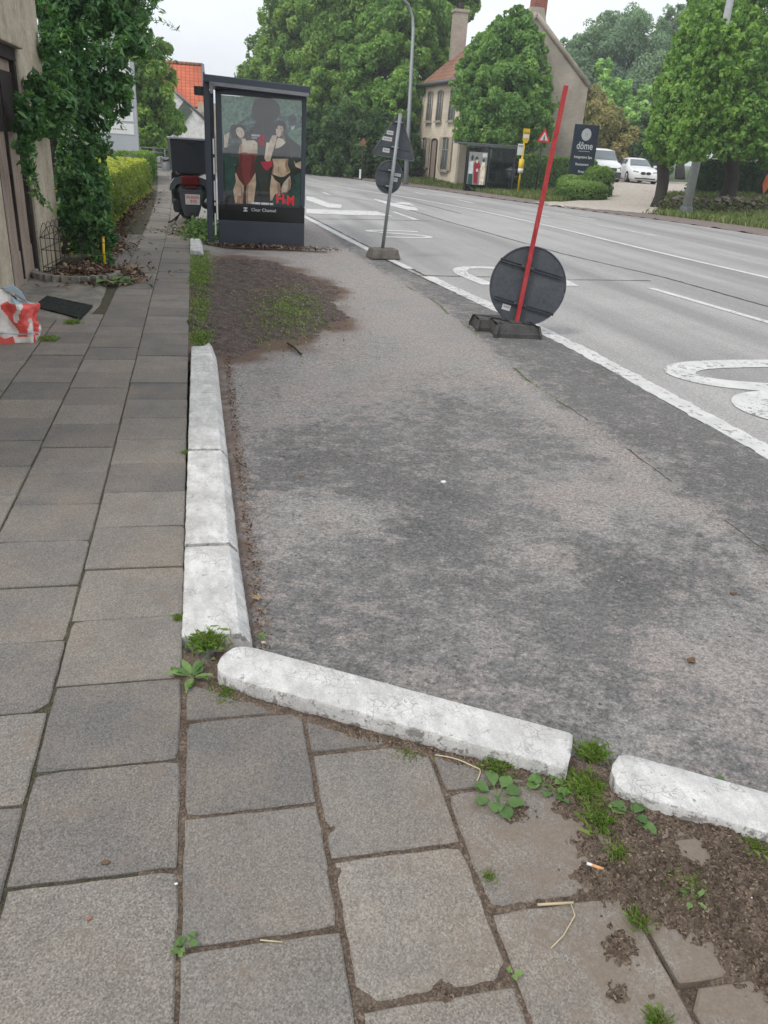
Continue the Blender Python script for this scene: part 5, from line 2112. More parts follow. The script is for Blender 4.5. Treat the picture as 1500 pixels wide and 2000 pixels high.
def roof_sheet(name, a, b, c, d, mat, parent=None, thick=.12):
    """a->b along the eave, c above b, d above a; local X along the eave, local Y up the slope"""
    a, b, c, d = Vector(a), Vector(b), Vector(c), Vector(d)
    x = (b-a).normalized()
    y = ((d-a)-x*(d-a).dot(x)).normalized()
    z = x.cross(y)
    M = Matrix((x, y, z)).transposed().to_4x4()
    M.translation = a
    Mi = M.inverted()
    bm = bmesh.new()
    top = [bm.verts.new(Mi @ p) for p in (a, b, c, d)]
    bot = [bm.verts.new(Mi @ p-Vector((0, 0, thick))) for p in (a, b, c, d)]
    bm.faces.new(top); bm.faces.new(bot[::-1])
    for i in range(4):
        bm.faces.new((top[i], bot[i], bot[(i+1) % 4], top[(i+1) % 4]))
    bmesh.ops.recalc_face_normals(bm, faces=bm.faces)
    o = obj(name, bm, mat, parent)
    o.matrix_basis = (parent.matrix_world.inverted() if False else Matrix.Translation(-parent.location)) @ M if parent else M
    return o


def build_white_house():
    D = 43
    o = at(360, 330, D); o.z = -.45
    t = thing('white_house', 'low whitewashed house with a bright orange tiled roof', 'house', tuple(o))
    def q(px, py, D_=D): return at(px, py, D_)-o
    def wall(name, pts, th, mat, parent=t):
        bm = bmesh.new()
        a = [bm.verts.new(p) for p in pts]
        b = [bm.verts.new(p+Vector((0, th, 0))) for p in pts]
        bm.faces.new(a); bm.faces.new(b[::-1])
        for i in range(len(pts)):
            bm.faces.new((a[i], b[i], b[(i+1) % len(pts)], a[(i+1) % len(pts)]))
        bmesh.ops.recalc_face_normals(bm, faces=bm.faces)
        return obj(name, bm, mat, parent)
    y0 = q(360, 300).y
    def flat(px, py, dy=0):
        v = q(px, py)
        s = (y0+dy-(CAMP[1]-o.y))/(v.y-(CAMP[1]-o.y))
        return Vector((CAMP[0]-o.x+(v.x-(CAMP[0]-o.x))*s, y0+dy, CAMP[2]-o.z+(v.z-(CAMP[2]-o.z))*s))
    A = [flat(*p) for p in ((292, 335), (414, 340), (404, 236), (372, 206), (330, 170), (312, 186), (292, 205))]
    A[0].z = A[1].z = -.1
    wall('gable_wall', A, 5.0, MAT['whitewall'])
    bm = bmesh.new()
    e = [flat(*p, -.04) for p in ((406, 238), (372, 206), (331, 170))]
    tube(bm, e, .07, 6)
    tube(bm, [flat(331, 170, -.04), flat(290, 206, -.04)], .07, 6)
    obj('verge_board', bm, MAT['rooftrim'], t)
    bm = bmesh.new()
    c0 = flat(361, 217, -.06)
    prism(bm, [(0, .52), (.40, 0), (0, -.52), (-.40, 0)], .05, Matrix.Translation(c0))
    obj('diamond_plaque', bm, plain('grey_green_plaque', (.10, .13, .10), .6), t)
    # lean-to with a brown door, right of the gable
    B = [flat(*p, .6) for p in ((386, 340), (470, 345), (470, 205), (386, 200))]
    B[0].z = B[1].z = -.1
    wall('side_wall', B, 4.0, MAT['plaster'])
    Dd = [flat(*p, .55) for p in ((388, 335), (404, 337), (404, 228), (396, 218), (388, 222))]
    Dd[0].z = Dd[1].z = 0
    wall('door', Dd, .04, MAT['wood'])
    a, b = flat(340, 240, 2.5), flat(470, 245, 2.5)
    c_, d_ = flat(396, 129, 6.2), flat(296, 124, 6.2)
    a.z = b.z = flat(400, 206, 2.5).z-.1
    a.x = d_.x; b.x = c_.x+.05
    d_.z = c_.z
    roof_sheet('roof', a+o, b+o, c_+o, d_+o, MAT['rooforange'], t)
    bm = bmesh.new()
    tube(bm, [b+Vector((0, 0, .03)), c_+Vector((0, 0, .05)), ], .10, 6)
    obj('roof_verge', bm, MAT['rooftrim'], t)
    bm = bmesh.new()
    tube(bm, [d_+Vector((0, 0, .05)), c_+Vector((0, 0, .05))], .10, 6)
    obj('ridge', bm, MAT['roofrust'], t)
    # body of the house under the roof
    bm = bmesh.new()
    w = b.x-a.x
    prism(bm, [(a.y, -.1), (c_.y*2-a.y, -.1), (c_.y*2-a.y, a.z-.1), (c_.y, c_.z-.18), (a.y, a.z-.14)], w-.1, Matrix(((0, 1, 0, a.x+.05), (1, 0, 0, 0), (0, 0, 1, 0), (0, 0, 0, 1))))
    obj('rear_wall', bm, MAT['whitewall'], t)


build_white_house()

# ------------------------------------------------------------------ brick house beyond the road
def build_brick_house():
    A = Vector((14.55, 47.9, -.52))
    t = thing('brick_house', 'two storey cream brick house with a rust tiled roof and grey gable', 'house', tuple(A))
    t.scale = (1.17, 1.17, 1.17)
    Lf, Wg, He, Hr = 6.5, 6.1, 4.95, 7.5     # facade depth (Y), gable width (X)
    dx = -.45                                 # facade leans towards the road with distance
    F0, F1 = Vector((0, 0, 0)), Vector((dx, Lf, 0))
    G0, G1 = Vector((Wg, -.3, 0)), Vector((Wg+dx, Lf, 0))
    bm = bmesh.new()
    def quad(*p):
        bm.faces.new([bm.verts.new(v) for v in p])
    up = Vector((0, 0, 1))
    # facade
    quad(F0, F1, F1+up*He, F0+up*He)
    quad(F1, G1, G1+up*He, F1+up*He)
    quad(G1, G0, G0+up*He, G1+up*He)
    obj('wall', bm, MAT['cream'], t)
    bm = bmesh.new()
    ap = (F0+G0)/2+up*Hr
    ap2 = (F1+G1)/2+up*Hr
    off = Vector((0, -.06, 0))
    quad(F0+off+Vector((-.02, 0, 0)), G0+off, G0+off+up*(He+.1), ap+off+up*.12, F0+off+up*(He+.1)+Vector((-.02, 0, 0)))
    quad(F0+off+Vector((-.02, 0, 0)), F0+Vector((-.02, .5, 0)), F0+Vector((-.02, .5, He)), F0+off+Vector((-.02, 0, He)))
    g = obj('gable_wall', bm, MAT['gable'], t)
    bm = bmesh.new()
    quad(F1, G1, G1+up*He, ap2, F1+up*He)
    obj('rear_gable_wall', bm, MAT['gable'], t)
    bm = bmesh.new()
    for k in range(9):
        s = k/8
        for e0, e1 in ((F0, ap), (G0, ap)):
            pass
    tube(bm, [F0+off+up*(He+.05), ap+off+up*.18], .13, 6)
    tube(bm, [G0+off+up*(He+.05), ap+off+up*.18], .13, 6)
    obj('coping', bm, MAT['gable'], g)
    for (x, z) in ((1.9, 5.9), (4.3, 5.9), (5.2, 4.9), (3.7, 6.6)):
        bm = bmesh.new()
        tube(bm, [(x+.13*math.sin(a_), -.16, z+.13*math.cos(a_)) for a_ in np.linspace(0, 4.6, 12)], .022, 5)
        obj('wall_anchor', bm, MAT['iron'], g)
    ov = Vector((-.28, 0, -.2))
    roof_sheet('roof', A+F1+up*He+ov, A+F0+up*He+ov, A+ap, A+ap2, MAT['roofrust'], t, .1)
    roof_sheet('roof', A+G0+up*He-Vector((-.28, 0, .2)), A+G1+up*He-Vector((-.28, 0, .2)), A+ap2, A+ap, MAT['roofrust'], t, .1)
    bm = bmesh.new()
    tube(bm, [F0+up*(He-.16)+Vector((-.30, 0, 0)), F1+up*(He-.16)+Vector((-.30, 0, 0))], .09, 8)
    tube(bm, [F1+up*(He-.2)+Vector((-.07, -.1, 0)), F1+Vector((-.07, -.1, 0))], .045, 6)
    obj('gutter', bm, MAT['rooftrim'], t)
    d = (F1-F0).normalized()
    nrm = Vector((-d.y, d.x, 0))
    if nrm.x > 0: nrm = -nrm
    R3 = Matrix((nrm*-1, d, up)).transposed()
    def win(y, z, w, h, nm='window', shutters=False, arch=True, door=False):
        c0 = F0+d*y+nrm*.02
        n = 9
        P = [(-w/2, 0), (w/2, 0)]+[(w/2*math.cos(a_), h-.10+.10*math.sin(a_)) for a_ in np.linspace(0, math.pi, n)]
        M = frame(c0+up*z, -d)
        bm = bmesh.new()
        prism(bm, P, .03, M @ Matrix.Translation((0, -.0, 0)))
        f = obj(nm, bm, MAT['wood'] if door else MAT['carglass'], t)
        bm = bmesh.new()
        for a_, b_ in zip(P, P[1:]+P[:1]):
            pa, pb = M @ Vector((a_[0], -.03, a_[1])), M @ Vector((b_[0], -.03, b_[1]))
            if (pb-pa).length > .01: tube(bm, [pa, pb], .035, 4)
        if not door:
            tube(bm, [M @ Vector((0, -.02, 0)), M @ Vector((0, -.02, h))], .02, 4)
            tube(bm, [M @ Vector((-w/2, -.02, h*.62)), M @ Vector((w/2, -.02, h*.62))], .02, 4)
        obj('frame', bm, MAT['gable'] if not door else MAT['darkwood'], f)
        if not door:
            bm = bmesh.new()
            box(bm, M @ Vector((0, -.06, -.05)), (w+.2, .14, .08), M.to_3x3())
            obj('sill', bm, MAT['gable'], f)
        if shutters:
            for s in (-1, 1):
                bm = bmesh.new()
                box(bm, M @ Vector((s*(w/2+.24), -.05, h/2)), (.42, .04, h), M.to_3x3(), .01)
                obj('shutter', bm, MAT['plaster'], f)
    for y in (5.0, 3.4, 1.5): win(y, 3.05, .75, 1.4)
    win(5.3, .75, .8, 1.5, shutters=True)
    win(1.9, .75, .95, 1.55, shutters=True)
    win(3.7, .05, .85, 2.15, 'door', door=True)
    for y in (3.2, 4.4):
        c0 = F0.lerp(F1, y/Lf)+up*He+Vector((.55, 0, .42))
        bm = bmesh.new()
        sl = math.atan2(Hr-He, Wg/2)
        box(bm, c0+Vector((.25, 0, .18)), (.9, .6, .06), Matrix.Rotation(-sl, 3, 'Y'), .01)
        obj('roof_window', bm, MAT['carglass'], t)
    bm = bmesh.new()
    box(bm, Vector((1.75+dx, Lf-.1, 6.6)), (.72, .6, 3.5), None, .02)
    box(bm, Vector((1.75+dx, Lf-.1, 8.4)), (.84, .72, .14), None, .02)
    c_ = obj('chimney', bm, MAT['gable'], t)
    bm = bmesh.new()
    tube(bm, [(1.75+dx, Lf-.1, 8.4), (1.75+dx, Lf-.1, 8.8)], .16, 8)
    obj('chimney_pot', bm, MAT['iron'], c_)
    bm = bmesh.new()
    cc = (F0+G0)/2
    box(bm, (cc.x+.25, .32, Hr+.9), (.62, .66, 2.2), None, .02)
    box(bm, (cc.x+.25, .32, Hr+2.0), (.74, .78, .14), None, .02)
    obj('chimney', bm, MAT['redbrick'], t)
    bm = bmesh.new()
    prism(bm, [(-.55, -.35), (.55, -.35), (.30, .45), (-.30, .45)], .5, Matrix.Translation((cc.x+.1, -.08, Hr+.05)))
    obj('gable_cap', bm, MAT['gable'], g)


build_brick_house()

# ------------------------------------------------------------------ trees beyond the road
def base_at(px, D, py=350):
    p = at(px, py, D)
    return (p.x, p.y, float(T(p.x, p.y)))


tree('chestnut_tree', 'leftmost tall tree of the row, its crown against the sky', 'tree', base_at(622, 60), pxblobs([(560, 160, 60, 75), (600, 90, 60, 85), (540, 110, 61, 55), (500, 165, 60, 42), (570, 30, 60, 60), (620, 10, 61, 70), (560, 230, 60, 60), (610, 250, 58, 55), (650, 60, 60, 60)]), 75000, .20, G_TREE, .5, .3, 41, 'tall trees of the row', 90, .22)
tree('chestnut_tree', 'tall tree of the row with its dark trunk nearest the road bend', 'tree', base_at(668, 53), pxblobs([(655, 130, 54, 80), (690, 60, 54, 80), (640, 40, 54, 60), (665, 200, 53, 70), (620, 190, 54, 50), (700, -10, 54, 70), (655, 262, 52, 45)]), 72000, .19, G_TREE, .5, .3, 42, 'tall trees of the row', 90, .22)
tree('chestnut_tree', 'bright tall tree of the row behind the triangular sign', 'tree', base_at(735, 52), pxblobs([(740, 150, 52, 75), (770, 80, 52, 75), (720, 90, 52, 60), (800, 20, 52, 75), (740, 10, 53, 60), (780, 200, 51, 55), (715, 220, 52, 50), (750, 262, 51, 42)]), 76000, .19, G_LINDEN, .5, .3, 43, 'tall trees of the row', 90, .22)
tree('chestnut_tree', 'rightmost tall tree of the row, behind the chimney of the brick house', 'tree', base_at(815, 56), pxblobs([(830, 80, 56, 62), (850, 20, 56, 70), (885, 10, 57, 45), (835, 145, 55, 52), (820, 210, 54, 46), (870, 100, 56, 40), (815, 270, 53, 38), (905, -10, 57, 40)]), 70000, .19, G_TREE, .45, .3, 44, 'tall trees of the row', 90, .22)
for i, (px_, D_, h_, lab) in enumerate(((640, 50, 60, 'dark ivy thicket under the leftmost tall trees'), (705, 49, 70, 'dark thicket behind the triangular sign'), (768, 51, 66, 'dark shrub against the cream house wall'), (600, 54, 60, 'dark thicket just right of the bus shelter advert'))):
    b = base_at(px_, D_, 345)
    rz = h_*D_/FPX
    bl = [((b[0]+dx_, b[1]+dy_, b[2]+rz*zz), (1.15, 1.2, rz*.62)) for dx_, dy_, zz in ((-.8, 0, .45), (.5, -.3, .5), (0, .2, 1.15), (.7, .2, .8), (-1.2, .4, 1.3))]
    tree('ivy_thicket', lab, 'shrub', b, bl, 15000, .17, G_DARK, .2, .1, 60+i, 'thickets under the tall trees', 26, .34)
for px_, D_, r_ , lab in ((622, 53, .22, 'leftmost'), (648, 52, .3, ''), (690, 51.5, .28, ''), (757, 51, .25, '')):
    pass

tree('maple_tree', 'dense conical street tree before the brick house', 'tree', base_at(958, 43.5, 365), pxblobs([(915, 175, 43, 36), (932, 132, 43, 38), (952, 96, 43, 34), (975, 66, 43, 28), (1035, 100, 43, 34), (985, 225, 43, 88), (985, 150, 43, 78), (1000, 95, 43, 56), (1008, 55, 43, 34), (1012, 28, 43, 16), (930, 210, 43, 50), (1040, 200, 43, 50), (925, 255, 43, 38), (1045, 250, 43, 36), (985, 262, 43, 50), (940, 150, 43, 36), (1045, 150, 43, 34)]), 90000, .145, G_HOUSETREE, .16, .1, 45, None, 90, .20, zmin=1.9, upn=.2)

tree('willow_tree', 'large rounded blue-green tree far behind the parked cars', 'tree', base_at(1200, 80, 340), pxblobs([(1200, 150, 80, 100), (1240, 100, 80, 78), (1160, 110, 80, 58), (1120, 130, 79, 50), (1200, 70, 80, 44), (1270, 150, 80, 60), (1240, 210, 79, 70), (1130, 200, 79, 60)]), 90000, .20, G_BLUE, .5, .3, 46, None, 110, .2)
tree('willow_tree', 'smaller grey-green tree between the rounded tree and the lindens', 'tree', base_at(1330, 82, 340), pxblobs([(1335, 90, 82, 60), (1320, 50, 82, 34), (1350, 160, 82, 60), (1370, 60, 83, 50)]), 20000, .26, G_BLUE, .4, .25, 47, None, 40, .28)
for k, (px_, D_, top_, w_) in enumerate(((1183, 60, 120, 36), (1222, 59, 160, 30), (1262, 58, 168, 26), (1150, 58, 190, 28))):
    lab = ['tallest pale conical tree beside the grey gable', 'pale conical tree above the white van', 'slender pale conical tree left of the lindens', 'short pale conical tree close to the grey gable'][k]
    n_ = 5
    bl = [(px_+(j % 2)*6-3, top_+12+(330-top_)*(j/n_)**1.0, D_, w_*(.45+.75*(j/n_))) for j in range(n_+1)]
    tree('cypress_tree', lab, 'tree', base_at(px_, D_, 345), pxblobs(bl), 12000, .22, G_PALE, .15, .06, 70+k, 'pale conical trees behind the cars', 24, .36)
tree('bronze_shrub', 'loose bronze-brown shrub behind the navy sign', 'shrub', base_at(1150, 57, 340), pxblobs([(1140, 245, 57, 52), (1180, 255, 57, 46), (1120, 285, 57, 44), (1200, 285, 57, 42), (1160, 210, 57, 34), (1225, 295, 57, 36), (1100, 245, 57, 30)]), 26000, .16, G_BROWN, .12, .07, 48, None, 30, .32)
tree('dark_shrub', 'dark hedge-like shrub behind the white car', 'shrub', base_at(1270, 56, 350), pxblobs([(1250, 300, 57, 42), (1290, 310, 56, 36), (1275, 265, 57, 42), (1215, 310, 58, 34)]), 14000, .2, G_DARK, .12, .07, 49, None, 26, .34)

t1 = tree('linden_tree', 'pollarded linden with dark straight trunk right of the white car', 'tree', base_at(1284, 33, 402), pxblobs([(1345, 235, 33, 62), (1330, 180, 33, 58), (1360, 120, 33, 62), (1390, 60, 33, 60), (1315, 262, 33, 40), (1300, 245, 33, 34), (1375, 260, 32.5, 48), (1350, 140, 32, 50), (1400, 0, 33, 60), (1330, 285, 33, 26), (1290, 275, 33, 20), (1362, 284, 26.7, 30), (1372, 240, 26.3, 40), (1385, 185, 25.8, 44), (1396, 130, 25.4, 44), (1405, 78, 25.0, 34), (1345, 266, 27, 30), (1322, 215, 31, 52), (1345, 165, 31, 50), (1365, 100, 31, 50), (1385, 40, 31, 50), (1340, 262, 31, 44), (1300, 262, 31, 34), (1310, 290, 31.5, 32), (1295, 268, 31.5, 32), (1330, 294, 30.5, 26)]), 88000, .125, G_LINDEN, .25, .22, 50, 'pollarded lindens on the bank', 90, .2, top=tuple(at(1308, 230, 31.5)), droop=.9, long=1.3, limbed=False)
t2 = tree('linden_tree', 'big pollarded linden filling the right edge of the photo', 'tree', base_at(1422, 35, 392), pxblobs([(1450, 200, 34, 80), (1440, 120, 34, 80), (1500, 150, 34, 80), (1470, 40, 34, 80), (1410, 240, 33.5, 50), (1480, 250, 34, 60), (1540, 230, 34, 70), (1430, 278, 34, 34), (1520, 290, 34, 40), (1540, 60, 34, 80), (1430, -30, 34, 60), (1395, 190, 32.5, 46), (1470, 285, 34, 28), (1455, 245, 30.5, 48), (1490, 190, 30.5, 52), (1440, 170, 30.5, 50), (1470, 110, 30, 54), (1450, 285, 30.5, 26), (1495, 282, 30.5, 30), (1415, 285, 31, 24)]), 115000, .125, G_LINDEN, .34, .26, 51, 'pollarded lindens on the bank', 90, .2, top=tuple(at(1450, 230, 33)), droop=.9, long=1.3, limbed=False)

# ------------------------------------------------------------------ poles, lamp, signs on the far side
bp = at(1338, 421, 29)
t = thing('concrete_pole', 'pale tapering concrete pole with a dark foot on the grass bank', 'pole', (bp.x, bp.y, bp.z))
bm = bmesh.new()
tube(bm, [(0, 0, .0), (0, 0, 9.5)], [.17, .10], 8)
obj('shaft', bm, MAT['concrete'], t)
bm = bmesh.new()
tube(bm, [(0, 0, -.3), (0, 0, .28), (0, 0, .32)], [.25, .24, .19], 8)
obj('foot', bm, MAT['galv_dark'], t)

bp = at(793, 352, 44)
t = thing('street_lamp', 'tall curved grey street lamp behind the triangular sign', 'street lamp', (bp.x, bp.y, bp.z))
bm = bmesh.new()
top = at(807, 60, 43)-bp
e1, e2, e3 = at(806, 35, 43)-bp, at(798, 10, 42.6)-bp, at(782, -6, 42)-bp
tube(bm, [(0, 0, -.2), (top.x*.5, top.y*.5, top.z*.5), tuple(top), tuple(e1), tuple(e2), tuple(e3), tuple(at(740, -22, 40)-bp)], [.14, .11, .085, .08, .075, .065, .05], 10)
obj('column', bm, MAT['galv'], t)
bm = bmesh.new()
hd = at(722, -26, 39.5)-bp
box(bm, tuple(hd), (.9, .3, .14), None, .04)
obj('lamp_head', bm, MAT['galv'], t)


def build_bus_stop():
    bp = at(1011, 377, 40)
    t = thing('bus_stop_pole', 'yellow bus stop pole with timetable boxes in the long grass', 'bus stop', (bp.x, bp.y, bp.z))
    bm = bmesh.new()
    tube(bm, [(0, 0, -.2), (.02, 0, 2.3)], .05, 8)
    obj('pole', bm, MAT['yellow'], t)
    bm = bmesh.new()
    prism(bm, [(-.16, 2.95), (.17, 2.95), (.17, 2.45), (.08, 2.3), (-.08, 2.3), (-.16, 2.45)], .04, Matrix.Translation((.06, -.06, 0)))
    f = obj('flag', bm, MAT['yellow'], t)
    bm = bmesh.new()
    box(bm, (.065, -.066, 2.60), (.29, .01, .17))
    obj('flag_panel', bm, MAT['white'], f)
    bm = bmesh.new()
    box(bm, (.065, -.066, 2.76), (.29, .01, .05))
    obj('flag_stripe', bm, plain('brown_stripe', (.35, .18, .05)), f)
    bm = bmesh.new()
    box(bm, (-.16, -.03, 2.0), (.27, .05, .52), None, .01)
    g = obj('timetable_board', bm, MAT['white'], t)
    bm = bmesh.new()
    box(bm, (-.16, -.06, 2.16), (.24, .01, .04))
    obj('board_print', bm, MAT['galv_dark'], g)
    bm = bmesh.new()
    tube(bm, [(.0, 0, .98), (.0, 0, 1.58)], .13, 12)
    obj('yellow_box', bm, MAT['yellow'], t)
    bm = bmesh.new()
    tube(bm, [(.0, 0, .94), (.0, 0, 1.15)], .134, 12)
    obj('white_band', bm, MAT['white'], t)


build_bus_stop()


def build_warning_sign():
    bp = at(1046, 372, 42)
    t = thing('warning_sign', 'red bordered triangular warning sign on a thin dark pole', 'road sign', (bp.x, bp.y, bp.z))
    bm = bmesh.new()
    tube(bm, [(0, 0, -.2), (.04, 0, 2.55)], .04, 8)
    obj('pole', bm, MAT['black'], t)
    def tri(s, dz=0): return [(0, s*.58+dz), (s/2, -s*.29+dz), (-s/2, -s*.29+dz)]
    bm = bmesh.new()
    prism(bm, tri(.74), .02, Matrix.Translation((.06, -.06, 2.55)))
    a = obj('red_border', bm, MAT['redink'], t)
    bm = bmesh.new()
    prism(bm, tri(.46), .004, Matrix.Translation((.06, -.068, 2.55)))
    obj('white_field', bm, MAT['white'], a)
    bm = bmesh.new()
    M = Matrix.Translation((.06, -.074, 2.53))
    prism(bm, ellipse(.0, .10, .028, .028, 8), .003, M)
    prism(bm, [(-.03, .06), (.035, .06), (.03, -.02), (.07, -.12), (.035, -.12), (0, -.03), (-.035, -.12), (-.07, -.12), (-.03, -.02)], .003, M)
    obj('walking_figure', bm, MAT['ink'], a)


build_warning_sign()


def build_far_shelter():
    A = at(906, 375, 40.5)
    t = thing('bus_shelter', 'small green glass bus shelter across the road with a red dress poster', 'bus shelter', tuple(A), math.radians(4))
    # advert cabinet
    bm = bmesh.new()
    box(bm, (.6, .1, 1.05), (1.2, .2, 2.1), None, .02)
    obj('cabinet', bm, MAT['black_gloss'], t)
    bm = bmesh.new()
    mats = [MAT['wallgrey'], PDARK, MAROON, SKIN, PTEAL, PWHITE, MAT['redink']]
    M = Matrix.Translation((.1, -.012, .38))
    prism(bm, [(0, 0), (1.0, 0), (1.0, 1.52), (0, 1.52)], .01, M, 0)
    M2 = Matrix.Translation((.1, -.018, .38))
    for pts, mi in (([(.03, .0), (.06, .5), (.26, .5), (.3, .0)], 4), ([(.04, .5), (.05, 1.05), (.25, 1.1), (.27, .5)], 5), (ellipse(.18, 1.25, .07, .12, 12), 1), (ellipse(.42, 1.22, .085, .10, 12), 1),
                    ([(.36, .05), (.33, .5), (.28, .9), (.36, 1.08), (.56, 1.08), (.66, .85), (.56, .55), (.58, .05)], 2), ([(.40, 1.02), (.50, 1.02), (.47, 1.18), (.42, 1.18)], 3), ([(.44, .6), (.56, .62), (.54, .76), (.44, .74)], 5),
                    ([(.68, .0), (.66, .7), (.72, 1.1), (.88, 1.05), (.95, .6), (.9, .0)], 3), (ellipse(.8, 1.15, .06, .09, 12), 1), ([(.72, 1.3), (.95, 1.3), (.95, 1.48), (.72, 1.48)], 5)):
        prism(bm, pts, .004, M2, mi)
        M2 = Matrix.Translation((0, -.0008, 0)) @ M2
    obj('poster', bm, mats, t)
    bm = bmesh.new()
    box(bm, (1.35, .9, 2.28), (2.9, 1.9, .07), None, .02)
    box(bm, (1.35, -.05, 2.22), (2.9, .05, .14), None, .01)
    obj('roof', bm, MAT['galv_dark'], t)
    bm = bmesh.new()
    box(bm, (2.65, .85, 1.15), (.02, 1.5, 2.0))
    box(bm, (1.9, 1.6, 1.15), (1.5, .02, 2.0))
    obj('glass_wall', bm, MAT['glass_green'], t)
    for x, y in ((1.24, .08), (1.24, 1.6), (2.66, .08), (2.66, 1.62)):
        bm = bmesh.new()
        box(bm, (x, y, 1.12), (.06, .06, 2.26), None, .01)
        obj('post', bm, MAT['signrim'], t)
    bm = bmesh.new()
    box(bm, (1.55, 1.56, 1.3), (.42, .03, 1.1), None, .01)
    obj('timetable', bm, MAT['wallgrey'], t)
    bm = bmesh.new()
    box(bm, (1.95, 1.35, .48), (1.3, .3, .05), None, .01)
    box(bm, (1.95, 1.56, .95), (1.4, .03, .04), None, .005)
    obj('bench', bm, MAT['signrim'], t)


build_far_shelter()

bp = at(993, 372, 41.5)
t = thing('litter_bin', 'black litter bin on a post between far shelter and bus stop', 'bin', (bp.x, bp.y, bp.z))
bm = bmesh.new()
tube(bm, [(0, 0, -.1), (0, 0, .5)], .05, 8)
obj('post', bm, MAT['black'], t)
bm = bmesh.new()
tube(bm, [(0, 0, .42), (0, 0, .95)], [.2, .25], 12)
obj('basket', bm, MAT['black'], t)
bm = bmesh.new()
tube(bm, [(0, 0, .95), (0, 0, 1.02), (0, 0, 1.14)], [.27, .26, .05], 12)
obj('lid', bm, MAT['galv_dark'], t)

bp = at(693, 345, 47)
for px_, py_, nm, lab in ((706, 330, 'marker_sign', 'small faded red and white diamond marker under the dark trees'),):
    bp = at(706, 348, 47)
    t = thing(nm, lab, 'sign', (bp.x, bp.y, bp.z))
    bm = bmesh.new()
    tube(bm, [(0, 0, -.2), (0, 0, 2.0)], .045, 6)
    obj('post', bm, MAT['bark'], t)
    bm = bmesh.new()
    prism(bm, [(0, .24), (.17, 0), (0, -.24), (-.17, 0)], .02, Matrix.Translation((0, -.06, 1.95)))
    obj('diamond_plate', bm, MAT['redbrick'], t)
bp = at(703, 348, 45)
bm = bmesh.new()
box(bm, (bp.x, bp.y, bp.z+.22), (.1, .1, .5), None, .02)
tag(obj('marker_post', bm, MAT['white']), 'short white kilometre post in the grass left of the triangular sign', 'post')


def build_dome_sign():
    A, B = at(1106, 345, 38.5), at(1155, 345, 39)
    z1 = at(1120, 243, 38.5).z
    gz = float(T(A.x, A.y))
    w = B.x-A.x
    t = thing('sign_board', 'navy blue sign board with a round emblem and white lettering', 'sign', ((A.x+B.x)/2, A.y, gz), math.radians(-3))
    H = z1-gz
    w = 1.22
    bm = bmesh.new()
    box(bm, (0, .06, H/2+.32), (w, .12, H-.64), None, .01)
    obj('panel', bm, MAT['domeblue'], t)
    bm = bmesh.new()
    box(bm, (0, .06, .35), (w*.8, .10, .7), None, .01)
    obj('foot', bm, MAT['galv_dark'], t)
    top = H
    M = Matrix.Translation
    bm = bmesh.new()
    prism(bm, ellipse(0, top-.43, .245, .27, 28), .004, M((0, -.004, 0)), 0)
    prism(bm, ellipse(0, top-.43, .085, .095, 16), .003, M((0, -.007, 0)), 1)
    prism(bm, [(0, top-.37), (.035, top-.43), (0, top-.49), (-.035, top-.43)], .003, M((0, -.010, 0)), 0)
    for r in (.13, .175, .22):
        el = ellipse(0, top-.43, r, r*1.1, 28)
        tube(bm, [Vector((x, -.006, z)) for x, z in el+el[:1]], .006, 4, 1)
    obj('emblem', bm, [MAT['domewhite'], MAT['totem']], t)
    text_mesh('lettering', 'dôme', .46, MAT['domewhite'], t, M((0, -.003, top-.93)) @ TXT, .002, sx=.78, bold=.006)
    bm = bmesh.new()
    box(bm, (0, -.002, top-1.16), (.58, .004, .018))
    obj('lettering_line', bm, MAT['domewhite'], t)
    text_mesh('lettering', 'Integrative Spa', .155, MAT['domewhite'], t, M((0, -.003, top-1.42)) @ TXT, .002, bold=.004)
    text_mesh('lettering', 'Restaurant', .155, MAT['domewhite'], t, M((0, -.003, top-1.74)) @ TXT, .002, bold=.004)
    text_mesh('lettering', 'Shop', .155, MAT['domewhite'], t, M((0, -.003, top-2.06)) @ TXT, .002, bold=.004)


build_dome_sign()


def ball_hedge(name, label, px, py, D, r, rz, seed, n=6000, mat=None):
    c = at(px, py, D)
    gz = float(T(c.x, c.y))
    rng = np.random.default_rng(seed)
    t = thing(name, label, 'hedge', (c.x, c.y, gz), 0, 'clipped box mounds round the navy sign')
    q = unit(rng.normal(size=(n, 3)))
    q[:, 2] = np.abs(q[:, 2])**.8*np.sign(q[:, 2])
    q = np.sign(q)*np.abs(q)**.8
    rr = 1+.05*rng.normal(size=(n, 1))
    P = q*np.array([r, r*.8, rz*.55])*rr+np.array([0, 0, rz*.5])
    m = P[:, 2] > 0
    P = P[m]; N = q[m]+.4*rng.normal(size=(m.sum(), 3))+np.array([0, 0, .3])
    leaves('foliage', P, N, .085, mat or G_HEDGE, t, seed, 1.3, rnd=.35+.35*q[m][:, 2]+.15*rng.normal(size=m.sum()))
    bm = bmesh.new()
    ball(bm, (0, 0, rz*.45), (r*.9, r*.7, rz*.48))
    obj('twiggy_core', bm, MAT['darkwood'], t)


